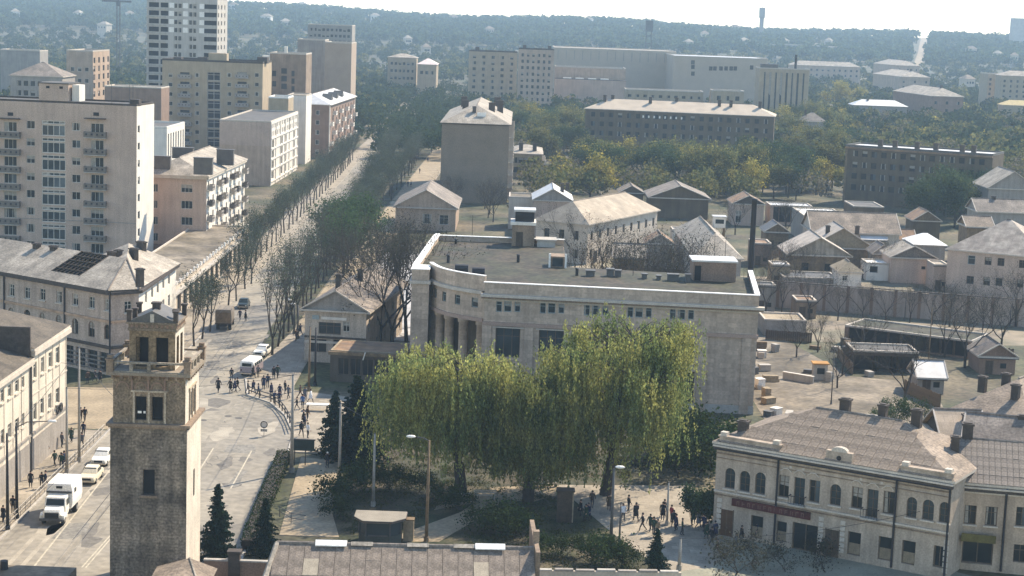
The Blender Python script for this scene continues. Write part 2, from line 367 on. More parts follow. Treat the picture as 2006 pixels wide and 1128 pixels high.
m_blindp = M('tan_panel', (.25,.20,.14), var=.2, scale=2); m_curtain = M('curtain', (.30,.28,.25), var=.25, scale=2); m_glassp = MG('window_reflection_tone', (.10,.125,.14), .08)
_wr = random.Random(3)
def window_mesh(w, h, style):
    var = _wr.choice((0,0,0,1,2,3,4)) if style in ('two','twot','three','mini','minid','brown','teal','stair') else 0
    k = (round(w, 1), round(h, 1), style, var)
    if k in _wm: return _wm[k]
    fm, gm, nx, nz, dp, b = WST[style]; w, h = k[0], k[1]
    fb = MB(); y0, y1 = dp - 0.06, dp + 0.03
    fb.box((0, y0, 0), (w, y1, b)); fb.box((0, y0, h-b), (w, y1, h)); fb.box((0, y0, b), (b, y1, h-b)); fb.box((w-b, y0, b), (w, y1, h-b))
    for i in range(1, nx): x = w*i/nx; fb.box((x-b*.4, y0+.01, b), (x+b*.4, y1-.01, h-b))
    for i in range(1, nz): z = h*(0.68 if nz == 2 else i/nz); fb.box((b, y0+.015, z-b*.35), (w-b, y1-.015, z+b*.35))
    pb = MB(); pb.face([(0, dp, 0), (w, dp, 0), (w, dp, h), (0, dp, h)])
    if style == 'blinds': pb.face([(b, dp-.03, h*.0+b), (w-b, dp-.03, b), (w-b, dp-.03, h*.5), (b, dp-.03, h*.5)], 4)
    c = dp-.012
    if var == 1: pb.face([(0, c, 0), (w*.38, c, 0), (w*.30, c, h), (0, c, h)], 2)
    if var == 2: pb.face([(0, c, h*.55), (w, c, h*.5), (w, c, h), (0, c, h)], 2)
    if var == 3: pb.face([(0, c, 0), (w*.2, c, 0), (w*.25, c, h), (0, c, h)], 2); pb.face([(w*.8, c, 0), (w, c, 0), (w, c, h), (w*.72, c, h)], 2)
    if var == 4: pb.face([(w*.5, c, 0), (w, c-.0, 0), (w, c, h), (w*.5, c, h)], 3)  # paler half pane paints a brighter reflection on the glass
    _wm[k] = (fb.mesh('window', fm), pb.mesh('pane', [gm, m_frame, m_curtain, m_glassp, m_blindp])); return _wm[k]
class Bld:
    def __init__(s, name, label, cat, pts, h, wall, group=None, z0=0.0, near=False):
        P = [Vector((p[0], p[1], 0)) for p in pts]; s.P = P; s.h = h; s.wall = wall; s.near = near
        d = P[1]-P[0]; s.rz = math.atan2(d.y, d.x); s.W = d.length; s.D = (P[2]-P[1]).length if len(P) > 2 else 0
        s.z0 = z0; s.E = thing(name, label, cat, (P[0].x, P[0].y, z0), s.rz, group)
        R_ = Matrix.Rotation(-s.rz, 3, 'Z'); s.L = [R_ @ (p - P[0]) for p in P]; s.n = len(P); s.ops = [[] for _ in P]
    def side(s, i):
        a = s.P[i]; b = s.P[(i+1) % s.n]; d = b-a; return a, d.normalized(), d.length
    def at(s, i, u, v):
        a, d, L = s.side(i); n = Vector((-d.y, d.x, 0)); r = ray(u, v); o = Vector((0, 0, CAMH))
        t = (a-o).dot(n) / r.dot(n); p = o + r*t
        return (p-a).dot(d), p.z - s.z0
    def op(s, i, x, z, w, h, st, arch=False, sill=False, name='window'): s.ops[i].append((x, z, w, h, st, arch, sill, name))
    def px(s, i, u0, v0, u1, v1, st, **k):
        a = s.at(i, u0, (v0+v1)/2); b = s.at(i, u1, (v0+v1)/2); t = s.at(i, (u0+u1)/2, v0); q = s.at(i, (u0+u1)/2, v1)
        s.op(i, min(a[0], b[0]), max(q[1], 0.05), abs(b[0]-a[0]), t[1]-max(q[1], 0.05), st, **k)
    def grid(s, i, xs_, zs_, w, h, st, **k):
        for x in xs_:
            for z in zs_: s.op(i, x, z, w, h, st, **k)
    def even(s, i, n, zs_, w, h, st, m=1.0, **k):
        L = s.side(i)[2]; s.grid(i, [m + (L-2*m-w)*j/max(n-1, 1) for j in range(n)], zs_, w, h, st, **k)
    def fr(s, i):
        a = s.L[i]; b = s.L[(i+1) % s.n]; d = (b-a).normalized(); n = Vector((-d.y, d.x, 0)); return a, d, n, math.atan2(d.y, d.x), (b-a).length
    def pt(s, i, x, y, z):
        a, d, n, _, _ = s.fr(i); q = a + d*x + n*y; return (q.x, q.y, z)
    def walls(s, mats={}):
        mb = MB(); ml = [s.wall] + list(mats.values()); mi = {k: j+1 for j, k in enumerate(mats)}
        for i in range(s.n):
            a, d, n, ang, L = s.fr(i); H = s.h
            ops = [(max(.05, o[0]), max(0.02, o[1]), *o[2:]) for o in s.ops[i] if o[0] > -0.3 and o[0]+o[2] < L+0.3 and o[1]+o[3] < H]
            ops = [(x, z, min(round(w, 1), L-.05-x), round(h, 1), *r) for x, z, w, h, *r in ops]
            X = sorted({0.0, L} | {q for o in ops for q in (o[0], o[0]+o[2])}); Z = sorted({0.0, H} | {q for o in ops for q in (o[1], o[1]+o[3])})
            n0 = len(mb.f)
            for zi in range(len(Z)-1):
                zc = (Z[zi]+Z[zi+1])/2; x0 = None
                for xi in range(len(X)-1):
                    xc = (X[xi]+X[xi+1])/2
                    hole = any(o[0] < xc < o[0]+o[2] and o[1] < zc < o[1]+o[3] for o in ops)
                    if not hole and x0 is None: x0 = X[xi]
                    if x0 is not None and (hole or xi == len(X)-2):
                        x1 = X[xi] if hole else X[xi+1]
                        mb.face([s.pt(i, x0, 0, Z[zi]), s.pt(i, x1, 0, Z[zi]), s.pt(i, x1, 0, Z[zi+1]), s.pt(i, x0, 0, Z[zi+1])]); x0 = None
            for (x, z, w, h, st, arch, sill, nm) in ops:
                dp = WST[st][4] + 0.04
                for q in ([(x,0,z),(x,dp,z),(x,dp,z+h),(x,0,z+h)], [(x+w,0,z+h),(x+w,dp,z+h),(x+w,dp,z),(x+w,0,z)], [(x,0,z+h),(x,dp,z+h),(x+w,dp,z+h),(x+w,0,z+h)], [(x+w,0,z),(x+w,dp,z),(x,dp,z),(x,0,z)]):
                    mb.face([s.pt(i, *c) for c in q])
                fm, pm = window_mesh(w, h, st)
                o = link(nm, fm, s.E, s.pt(i, x, 0, z), ang); o.scale = (w/max(round(w,1),.1), 1, h/max(round(h,1),.1))
                link('pane', pm, o)
                if arch: link('arch', arch_mesh(w, h, s.wall), o)
                if sill: link('sill', box_mesh('sill', (-.12, -.16, -.14), (w+.12, .05, -.01), m_trim), o)
            for j in range(n0, len(mb.f)): mb.m[j] = mi.get(i, 0)
        mb.face([(p.x, p.y, s.h) for p in s.L])
        return mb.build('wall', ml, s.E)
    def band(s, z, hgt, out, mat, sides=None, name='cornice', ext=0.0):
        mb = MB()
        for i in (range(s.n) if sides is None else sides):
            _, _, _, _, L = s.fr(i)
            q = [s.pt(i, -ext, -out, z), s.pt(i, L+ext, -out, z), s.pt(i, L+ext, -0.003, z), s.pt(i, -ext, -0.003, z)]
            mb.prism(q, z, z+hgt)
        return mb.build(name, mat, s.E)
    def flat(s, deck, edge=None, ph=0.35, out=0.0, wth=0.3, name='roof'):
        ro = MB().prism([(p.x, p.y) for p in s.L], s.h+0.004, s.h+0.06).build(name, deck, s.E)
        for i in range(s.n):
            _, _, _, _, L = s.fr(i)
            a = -out if True else 0
            q = [s.pt(i, a, -out, 0), s.pt(i, L-wth+out, -out, 0), s.pt(i, L-wth+out, wth, 0), s.pt(i, a, wth, 0)]
            q = [s.pt(i, a+0.0, -out, 0), s.pt(i, L-wth, -out, 0), s.pt(i, L-wth, wth, 0), s.pt(i, a+0.0, wth, 0)]
            MB().prism(q, s.h+0.003, s.h+ph).build('parapet', edge or s.wall, s.E)
        return ro
    def hip(s, rh, mat, inset=None, o=0.5, axis='x', gable=None, name='roof', fascia=m_trim):
        "hipped or (gable=wall material) gabled roof over a four-sided plan"
        W, D, h = s.W, s.D, s.h; t = 0.22
        e = [(-o,-o), (W+o,-o), (W+o,D+o), (-o,D+o)]; zt = h + t
        ins = (min(W, D)/2 if inset is None else inset)
        if axis == 'x': r0, r1 = (ins-o if not gable else -o, D/2), (W-ins+o if not gable else W+o, D/2)
        else: r0, r1 = (W/2, ins-o if not gable else -o), (W/2, D-ins+o if not gable else D+o)
        A = (*r0, zt+rh); B = (*r1, zt+rh); c = [(x, y, zt) for x, y in e]
        mb = MB()
        if axis == 'x': fs = [[c[0],c[1],B,A],[c[2],c[3],A,B],[c[3],c[0],A],[c[1],c[2],B]]
        else: fs = [[c[1],c[2],B,A],[c[3],c[0],A,B],[c[0],c[1],A],[c[2],c[3],B]]
        for q in (fs[:2] if gable else fs): mb.face(q)
        if gable:      # underside so that the sheet has a body
            for q in fs[:2]: mb.face([(x, y, z-0.12) for x, y, z in q[::-1]])
        ro = mb.build(name, mat, s.E)
        MB().prism(e, h+0.003, zt-0.004).build('eaves', fascia, s.E)
        if gable:
            for q in (0.02, (W if axis == 'x' else D)-0.02):
                gb = MB()
                if axis == 'x': ze = zt + rh*o/(D/2+o) - 0.14; gb.face([(q, 0, h+.01), (q, D, h+.01), (q, D, ze), (q, D/2, zt+rh-.14), (q, 0, ze)])
                else: ze = zt + rh*o/(W/2+o) - 0.14; gb.face([(0, q, h+.01), (W, q, h+.01), (W, q, ze), (W/2, q, zt+rh-.14), (0, q, ze)])
                gb.build('gable', gable, s.E)
        if (Vector(A)-Vector(B)).length > .5: MB().tube(Vector(A)+Vector((0,0,.03)), Vector(B)+Vector((0,0,.03)), .12, .12, 6).build('ridge_cap', m_slate, ro)
        if gable:
            for k in (0, 1):
                e3 = (A, B)[k]; lo = ((c[0],c[3]),(c[1],c[2]))[k] if axis == 'x' else ((c[0],c[1]),(c[3],c[2]))[k]
                for q in lo: MB().path([Vector(q)+Vector((0,0,-.02)), Vector(e3)+Vector((0,0,-.02))], .11, 4).build('barge_board', m_trim, ro)
        s.rh, s.zt = rh, zt
        return ro
    def chimney(s, parent, x, y, zb, w=0.7, d=0.7, h=1.6, mat=None):
        mb = MB(); mb.box((-w/2,-d/2,0), (w/2,d/2,h)); mb.box((-w/2-.1,-d/2-.1,h+.001), (w/2+.1,d/2+.1,h+.18)); mb.box((-w/2+.1,-d/2+.1,h+.181), (w/2-.1,d/2-.1,h+.26))
        return mb.build('chimney', mat or m_soot, parent, (x, y, zb))
    def balcony(s, i, x, z, w, d=1.0, h=1.05, mat=None, slab_=None, solid=True):
        k = ('balc', round(w,1), round(d,1), round(h,1), (mat or m_trim).name, (slab_ or m_concrete).name, solid)
        if k not in _wm:
            mb = MB(); w = k[1]; mb.box((0,-d,-.14), (w,-.004,0), 1)
            if solid:
                mb.box((0,-d,.06), (w,-d+.06,h)); mb.box((0,-d+.061,.06), (.06,-.005,h)); mb.box((w-.06,-d+.061,.06), (w,-.005,h))
                for j in range(4): c = w*(j+.5)/4; mb.box((c-.16,-d-.015,.38), (c+.16,-d-.004,.72), 2)
            else:
                mb.box((0,-d,h-.06), (w,-d+.05,h)); mb.box((0,-d+.051,h-.06), (.05,-.005,h)); mb.box((w-.05,-d+.051,h-.06), (w,-.005,h))
                for j in range(int(w/.25)+1): mb.box((j*.25,-d+.01,.001), (j*.25+.035,-d+.04,h-.061))
            _wm[k] = mb.mesh('balcony', [mat or m_trim, slab_ or m_concrete, m_dark])
        return link('balcony', _wm[k], s.E, s.pt(i, x, 0, z), s.fr(i)[3])
    def pipe(s, i, x, r=0.09, mat=None, z0=0.2, z1=None):
        p = s.pt(i, x, -0.16, 0); return MB().tube((p[0],p[1],z0), (p[0],p[1],z1 or s.h), r, r, 8).build('drainpipe', mat or m_iron, s.E)
    def door(s, i, x, w, h, mat=None, z=0.0):
        mb = MB(); mb.box((0,-.03,0), (w,.06,h)); mb.box((w*.5-.02,-.045,.1), (w*.5+.02,-.031,h-.1), 1); mb.box((-.09,-.06,0), (-.001,.05,h+.09), 1); mb.box((w+.001,-.06,0), (w+.09,.05,h+.09), 1)
        return mb.build('door', [mat or m_door, m_framed], s.E, s.pt(i, x, 0, z), s.fr(i)[3])
def arch_mesh(w, h, mat):
    k = ('arch', round(w,1), round(h,1), mat.name)
    if k in _wm: return _wm[k]
    w, h = k[1], k[2]; r = w/2; mb = MB(); n = 7
    for sgn in (-1, 1):
        P = [(w/2 + sgn*r*math.cos(math.pi/2*j/n), h-r + r*math.sin(math.pi/2*j/n)) for j in range(n+1)]
        for j in range(n):
            q = [(P[j][0], 0, P[j][1]), (P[j+1][0], 0, P[j+1][1]), (w/2+sgn*r, 0, P[j+1][1]), (w/2+sgn*r, 0, P[j][1])]
            mb.face(q if sgn < 0 else q[::-1]); mb.face([(P[j][0],0,P[j][1]), (P[j][0],.2,P[j][1]), (P[j+1][0],.2,P[j+1][1]), (P[j+1][0],0,P[j+1][1])])
    _wm[k] = mb.mesh('arch', mat); return _wm[k]
def box_mesh(name, a, b, mat):
    k = (name, tuple(round(x, 2) for x in a), tuple(round(x, 2) for x in b), mat.name)
    if k not in _wm: _wm[k] = MB().box(k[1], k[2]).mesh(name, mat)
    return _wm[k]
def rect(pl, pr, depth):
    "plan from two front corners (left, right) and a depth away from the viewer"
    a = Vector((pl[0], pl[1], 0)); b = Vector((pr[0], pr[1], 0)); d = (b-a).normalized(); n = Vector((-d.y, d.x, 0))*depth
    return [a, b, b+n, a+n]
def rect_r(corner, right_back, width):
    "plan from the near right corner and the far end of its right side, width to the left"
    b = Vector((corner[0], corner[1], 0)); c = Vector((right_back[0], right_back[1], 0)); d = (c-b).normalized(); n = Vector((-d.y, d.x, 0))*width
    return [b+n, b, c, c+n]
# ---------------------------------------------------------------- roof sheets laid one by one
def sheets(roof, mat, a, b, c, d, nu, nv, gap=0.03, lift=0.03, skip=None, name='roof_sheet', th=0.025, base=None):
    "a,b lower edge (left,right), c,d upper edge (right,left) in the roof's own frame; nu x nv sheets"
    a, b, c, d = (Vector(p) for p in (a, b, c, d)); L = max((b-a).length, (c-d).length); ex = (b-a).normalized()
    up = (d-a) - ex*((d-a).dot(ex)); S = up.length; ey = up/S; nz = ex.cross(ey)
    w, h = L/nu, S/nv
    me = MB().box((-w/2+gap/2, -h/2, 0), (w/2-gap/2, h/2+0.04, th)).mesh(name, mat)
    Rm = Matrix((ex, ey, nz)).transposed().to_4x4(); e0 = Rm.to_euler()
    for j in range(nv):
        t = (j+.5)/nv; lo = (a.lerp(d, t)-a).dot(ex); hi = (b.lerp(c, t)-a).dot(ex)
        for i in range(nu):
            x = (i+.5)*w + (0 if True else 0)
            if x-w*.45 < lo or x+w*.45 > hi or (skip and skip(i, j)): continue
            p = a + ex*x + ey*((j+.5)*h) + nz*(lift + random.uniform(0, .02) + 0.012*(j % 2))
            o = link(name, me, roof); o.location = p; o.rotation_euler = (e0.x+random.uniform(-.012,.012), e0.y+random.uniform(-.012,.012), e0.z+random.uniform(-.006,.006))

# ---------------------------------------------------------------- watchtower
def watchtower():
    sunlit_t = M('tower_sunlit_face', (0.60,0.54,0.46), var=0.12, scale=0.7, fine=0.12, fscale=6, streak=0.12)  # pale tone for the right faces, sunlight painted into the wall colour
    E = thing('watchtower', 'old brick fire watchtower with open lantern and balustrade in the foreground', 'tower', (-30.93, 136, 0))
    W, D = 6.0, 6.2
    mb = MB(); st = m_brick
    def shell(mb, x0, y0, x1, y1, z0, z1, holes):
        "four walls with rectangular openings; holes: side -> (s0, s1, z0, z1)"
        b = Bld.__new__(Bld); b.L = [Vector((x0,y0,0)), Vector((x1,y0,0)), Vector((x1,y1,0)), Vector((x0,y1,0))]; b.n = 4
        for i in range(4):
            L = b.fr(i)[4]; H = holes.get(i, []); n0 = len(mb.f)
            X = sorted({0, L} | {q for h in H for q in h[:2]}); Z = sorted({z0, z1} | {q for h in H for q in h[2:]})
            for j in range(len(X)-1):
                for k in range(len(Z)-1):
                    xc, zc = (X[j]+X[j+1])/2, (Z[k]+Z[k+1])/2
                    if any(h[0] < xc < h[1] and h[2] < zc < h[3] for h in H): continue
                    mb.face([b.pt(i, X[j], 0, Z[k]), b.pt(i, X[j+1], 0, Z[k]), b.pt(i, X[j+1], 0, Z[k+1]), b.pt(i, X[j], 0, Z[k+1])])
            if i == 1:
                for j in range(n0, len(mb.f)): mb.m[j] = 1
            for (p, q, r, t) in H:
                for f in ([(p,0,r),(p,.45,r),(p,.45,t),(p,0,t)], [(q,0,t),(q,.45,t),(q,.45,r),(q,0,r)], [(p,0,t),(p,.45,t),(q,.45,t),(q,0,t)], [(q,0,r),(q,.45,r),(p,.45,r),(p,0,r)]): mb.face([b.pt(i, *c) for c in f])
            if z0 > 10:        # inner face of the wall, the stage is hollow
                mb.face([b.pt(i, 0.45, 0.46, z1), b.pt(i, L-.45, .46, z1), b.pt(i, L-.45, .46, z1-.4), b.pt(i, .45, .46, z1-.4)])
    side_lit = {0: [(2.55, 3.5, 8.0, 10.05)], 1: [(2.9, 3.5, 7.2, 9.4)]}
    shell(mb, 0, 0, W, D, 0, 13.5, side_lit); mb.build('shaft', [M('tower_brick', (0.265,0.215,0.165), var=0.4, scale=0.6, fine=0.3, fscale=5, streak=0.35, brick=(.6,.24,.78), c2=(0.16,0.135,0.11), bump=.4), sunlit_t], E)
    MB().box((2.5,.45,7.95), (3.55,.5,10.1)).build('window', m_dark, E); MB().box((2.35,-.18,7.82), (3.7,.3,7.99)).build('sill', m_brick, E)
    MB().box((W-.5,2.85,7.15), (W-.45,3.55,9.45)).build('window', m_dark, E)
    mb = MB(); mb.box((-.28,-.28,13.5), (W+.28,D+.28,13.72)); mb.box((-.14,-.14,13.36), (W+.14,-.002,13.499)); mb.box((W+.002,-.14,13.36), (W+.14,D+.14,13.499)); mb.build('ledge', m_brick, E)
    # second stage: paired narrow openings, blind arches above
    s2 = MB(); x0, x1, y0, y1 = .18, W-.18, .18, D-.18; L = x1-x0
    op = [(1.72,2.6,13.95,15.85), (3.0,3.88,13.95,15.85)]
    shell(s2, x0, y0, x1, y1, 13.72, 17.4, {0: op, 1: op, 2: op, 3: op}); s2.build('second_stage', [M('stage_brick', (0.22,0.17,0.12), var=0.3, scale=0.8, fine=0.45, fscale=6, streak=0.2, bump=.4), sunlit_t], E)
    MB().box((x0+.6,y0+.6,13.73), (x1-.6,y1-.6,17.3)).build('interior', m_dark, E)
    ws = M('worn_stone', (0.40,0.33,0.25), var=0.25, scale=1, fine=.2)
    for sx in (1.55, 2.72, 3.98): MB().box((x0+sx, y0-.1, 13.73), (x0+sx+.16, y0-.002, 16.2)).build('pilaster', ws, E); MB().box((x1+.002, y0+sx, 13.73), (x1+.1, y0+sx+.16, 16.2)).build('pilaster', ws, E)
    MB().box((x0+1.4, y0-.14, 16.2), (x0+4.25, y0-.002, 16.34)).build('lintel', ws, E); MB().box((x1+.002, y0+1.4, 16.2), (x1+.14, y0+4.25, 16.34)).build('lintel', ws, E)
    for cx in (.75, 2.16, 3.44, 4.9):
        ar = MB()
        for j in range(8):
            t0, t1 = math.pi*j/8, math.pi*(j+1)/8
            P = [(x0+cx+.42*math.cos(t), 16.42+.5*math.sin(t)) for t in (t0, t1)]; Q = [(x0+cx+.52*math.cos(t), 16.42+.6*math.sin(t)) for t in (t0, t1)]
            y = y0-.06; ar.face([(P[0][0],y,P[0][1]), (Q[0][0],y,Q[0][1]), (Q[1][0],y,Q[1][1]), (P[1][0],y,P[1][1])]); ar.face([(Q[0][0],y,Q[0][1]), (Q[0][0],y0,Q[0][1]), (Q[1][0],y0,Q[1][1]), (Q[1][0],y,Q[1][1])]); ar.face([(P[0][0],y0,P[0][1]), (P[0][0],y,P[0][1]), (P[1][0],y,P[1][1]), (P[1][0],y0,P[1][1])])
        ar.build('blind_arch', m_brick2, E)
    for i in range(3): MB().box((x0+1.4+1.28*i, y0-.12, 16.36), (x0+1.55+1.28*i, y0-.003, 17.35)).build('pilaster', m_brick2, E)
    # platform on brackets with balustrade
    o = .28; MB().box((-o,-o,17.55), (W+o,D+o,17.78)).build('platform', M('platform_stone', (0.24,0.20,0.155), var=0.2, scale=1), E)
    MB().prism([(.02,.02),(W-.02,.02),(W-.02,D-.02),(.02,D-.02)], 17.4, 17.549).build('bracket_course', m_brick2, E)
    for i in range(9):
        t = i/8; MB().box((W*t*.94+.1,-.2,17.25), (W*t*.94+.3,.018,17.548)).build('bracket', m_brick, E); MB().box((W-.018,D*t*.94+.1,17.25), (W+.2,D*t*.94+.3,17.548)).build('bracket', m_brick, E)
    zb, zr = 17.78, 18.62
    for (cx, cy) in ((.0,.0),(W,.0),(W,D),(.0,D)):
        p = MB(); p.box((cx-.26,cy-.26,zb), (cx+.26,cy+.26,zr+.1)); p.box((cx-.34,cy-.34,zr+.101), (cx+.34,cy+.34,zr+.22)); p.box((cx-.2,cy-.2,zr+.261), (cx+.2,cy+.2,zr+.5)); p.build('corner_post', m_brick, E)
    stone = M('balustrade_stone', (0.27,0.235,0.19), var=0.3, scale=1.5, fine=.25)
    for (ax, ay, bx_, by) in ((.27,-.02,W-.27,-.02),(W+.02,.27,W+.02,D-.27),(W-.27,D+.02,.27,D+.02),(-.02,D-.27,-.02,.27)):
        r = MB(); n = 4
        dx, dy = (bx_-ax), (by-ay); Lr = math.hypot(dx, dy); ux, uy = dx/Lr, dy/Lr; px_, py_ = -uy*.12, ux*.12
        r.prism([(ax-px_,ay-py_),(bx_-px_,by-py_),(bx_+px_,by+py_),(ax+px_,ay+py_)], zr-.16, zr); r.prism([(ax-px_,ay-py_),(bx_-px_,by-py_),(bx_+px_,by+py_),(ax+px_,ay+py_)], zb+.002, zb+.1)
        r.build('handrail', stone, E)
        for k in range(1, n):
            if k == 3 and ay < 0 and by < 0: continue
            c = (ax+dx*k/n, ay+dy*k/n); MB().box((c[0]-.13,c[1]-.13,zb+.101), (c[0]+.13,c[1]+.13,zr-.161)).build('baluster', stone, E)
    # lantern
    x0, x1, y0, y1 = 1.2, 4.8, 1.25, 4.95; sh = MB(); op = [(.5,1.5,18.0,20.35), (2.05,3.05,18.0,20.35)]
    shell(sh, x0, y0, x1, y1, 17.78, 20.85, {0: op, 1: op, 2: op, 3: op}); sh.build('lantern', [M('lantern_brick', (0.215,0.155,0.095), var=0.25, scale=1, fine=0.3, fscale=6), sunlit_t], E)
    MB().box((x0+.7,y0+.7,17.79), (x1-.7,y1-.7,20.8)).build('interior', m_dark, E)
    fz = MB(); fz.box((x0-.12,y0-.12,20.85), (x1+.12,y1+.12,21.05)); fz.box((x0-.06,y0-.06,21.051), (x1+.06,y1+.06,21.4)); fz.box((x0-.22,y0-.22,21.401), (x1+.22,y1+.22,21.55)); fz.build('frieze', M('frieze_stone', (0.19,0.15,0.11), var=0.3, scale=1, fine=.3), E)
    for i in range(9):
        MB().box((x0+.1+.4*i,y0-.12,21.1), (x0+.28+.4*i,y0-.065,21.35)).build('dentil', m_brick2, E)
        MB().box((x1+.065,y0+.1+.4*i,21.1), (x1+.12,y0+.28+.4*i,21.35)).build('dentil', m_brick2, E)
    rf = MB(); c = [(x0-.1,y0-.1,21.551),(x1+.1,y0-.1,21.551),(x1+.1,y1+.1,21.551),(x0-.1,y1+.1,21.551)]; A = (3.0,y0-.1,22.45); B = (3.0,y1+.1,22.45)
    for q in ([c[0],c[1],A],[c[1],c[2],B,A],[c[2],c[3],B],[c[3],c[0],A,B]): rf.face(q)
    rf.build('roof', m_tindark, E)
    MB().box((2.85,y0-.16,21.56), (3.15,y0-.101,22.2)).build('pediment_rib', m_trim, E)
    for (cx, cy) in ((x0-.02,y0+.05),(x0+.25,y0+.9),(x1+.02,y0+.05),(x1-.15,y0+.9),(x0,y1),(x1,y1)):
        MB().box((cx-.17,cy-.17,21.56), (cx+.17,cy+.17,22.35)).box((cx-.24,cy-.24,22.351), (cx+.24,cy+.24,22.5)).build('finial_post', m_soot, E)
    MB().box((3.0-.3,2.6,22.3), (3.3,3.1,22.75)).box((2.62,2.52,22.751),(3.38,3.18,22.9)).build('finial_post', m_soot, E)
    for (x, z, w, h) in ((2.1,14.5,.3,.18),(2.55,14.5,.16,.18)): MB().box((x,.2,z),(x+w,.22,z+h)).build('paper_scrap', m_whitep, E)
watchtower()

# ---------------------------------------------------------------- the big corner building with the curved porch
def main_building():
    E = thing('corner_department_building', 'large flat roofed stone building with curved columned corner behind the willows', 'building', (0,0,0))
    H = 14.5; DK = 13.55
    A = Vector((-3.3,212.7,0)); Bp = Vector((29.4,209.9,0)); d = (Bp-A).normalized(); n = Vector((-d.y,d.x,0))
    st = M('department_stone', (0.48,0.38,0.30), var=0.12, scale=0.4, fine=0.09, fscale=4, streak=0.14, brick=(1.4,.55,.88))
    b = Bld.__new__(Bld); b.P = [A, Bp, Bp+n*22, A+n*22]; b.L = [p.copy() for p in b.P]; b.n = 4; b.h = 12.7; b.wall = st; b.E = E; b.z0 = 0; b.ops = [[],[],[],[]]; b.rz = 0; b.W = (Bp-A).length; b.D = 22; b.near = True
    for c, v in ((995,590),(1081,593),(1167,597),(1252,601),(1335,605)):
        for du, w in ((-23,11),(-7.5,15),(13,11)): b.px(0, c+du, v, c+du+w, v+21, 'teal')
    for c, v in ((994,640),(1079,643),(1167,646),(1253,649),(1337,652)): b.px(0, c-24, v, c+24, v+60, 'big')
    for c in (994,1079,1167,1253,1337): b.px(0, c-22, 728, c+22, 790, 'shop')
    b.walls()
    # curved porch wall: upper drum carried on columns, recessed lower wall
    c0 = Vector((-3.3,214.6)); c1 = Vector((-10.5,225.0)); ctr = Vector((-0.6,225.4)); n_ = 14
    arc = []
    for i in range(n_+1):
        t = i/n_; q = c0.lerp(c1, t); bul = 1.5*math.sin(math.pi*t); nn = Vector((-(c1-c0).y, (c1-c0).x)).normalized()
        q = q + nn*bul; arc.append(q)
    def ribbon(name, pts, z0, z1, mat, th=.5, inner=None):
        mb = MB()
        for p, q in zip(pts[:-1], pts[1:]):
            dd = (q-p).normalized(); nn = Vector((dd.y,-dd.x))*th
            mb.prism([p, q, q+nn, p+nn], z0, z1)
        return mb.build(name, mat, E)
    off = lambda o: [p + Vector((-(c1-c0).y, (c1-c0).x)).normalized()*o for p in arc]
    drum = MB(); zw0, zw1 = 10.9, 12.1
    for i in range(n_):
        p, q = arc[i], arc[i+1]; hole = i in (1, 4, 7, 10, 12)
        for z0, z1 in (((9.3,zw0),(zw1,12.7)) if hole else ((9.3,12.7),)): drum.face([(q.x,q.y,z0),(p.x,p.y,z0),(p.x,p.y,z1),(q.x,q.y,z1)])
        if hole:
            dd = (p-q); L = dd.length; ang = math.atan2(dd.y, dd.x)
            fm, pm = window_mesh(L, zw1-zw0, 'teal'); o = link('window', fm, E, (q.x,q.y,zw0), ang); link('pane', pm, o)
    drum.face([(p.x,p.y,9.3) for p in arc] + [(A.x+2,A.y+14,9.3)])
    drum.build('curved_wall', st, E)
    ribbon('curved_cornice', off(.45), 12.7, 13.1, m_trim, 1.0); ribbon('curved_string_course', off(.2), 9.25, 9.7, M('string_course', (0.37,0.27,0.22), var=.1), .6)
    ribbon('curved_parapet', off(.05), 13.1, 14.9, st, .35); ribbon('coping', off(.12), 14.9, 15.0, m_whitep, .5)
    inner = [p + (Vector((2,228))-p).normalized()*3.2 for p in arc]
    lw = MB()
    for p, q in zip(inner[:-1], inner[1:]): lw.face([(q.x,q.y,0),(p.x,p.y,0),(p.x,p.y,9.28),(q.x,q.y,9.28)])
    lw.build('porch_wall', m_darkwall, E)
    for i in (1, 4, 7, 10, 13): MB().lathe([(.72,0),(.72,.4),(.6,.45),(.58,8.7),(.72,8.75),(.72,9.24)], 14).build('column', st, E, (arc[i].x-.0+ .5, arc[i].y+.5, 0), smooth=True)
    # pier on the left and the long left wing
    L0, L1 = Vector((-12.6,221.2)), Vector((-11.3,258.7))
    pier = MB(); pier.box((-12.6,221.2,0), (-10.4,225.4,12.7)); pier.build('pier', st, E); MB().box((-12.85,220.95,12.7), (-10.2,225.4,13.1)).build('pier_cornice', m_trim, E); MB().box((-12.6,221.2,13.1), (-10.4,225.3,14.5)).build('pier_attic', st, E)
    w2 = MB(); w2.prism([(-11.9,225.41),(7.2,231),(7.3,258.7),(-11.3,258.7)], 0, 13.3); w2.build('rear_wing', st, E)
    deck = MB(); deck.prism([A+n*.2+d*.2, Bp+n*.2-d*.2, Bp+n*21.8-d*.2, (7.2,A.y+22.5), (7.2,258.5), (-11.1,258.5), (-12.2,226), arc[-1]+Vector((.5,.2)), arc[8]+Vector((.4,.4)), arc[3]+Vector((.3,.5)), arc[0]+Vector((0,.3))], 13.301, DK+.02)
    roof = deck.build('roof', m_flat, E)
    # entablature of the straight front
    fr = lambda x, y, z: (A.x+d.x*x+n.x*y, A.y+d.y*x+n.y*y, z); W = b.W
    def bar(name, x0, x1, y0, y1, z0, z1, mat): return MB().prism([fr(x0,y0,0)[:2], fr(x1,y0,0)[:2], fr(x1,y1,0)[:2], fr(x0,y1,0)[:2]], z0, z1).build(name, mat, E)
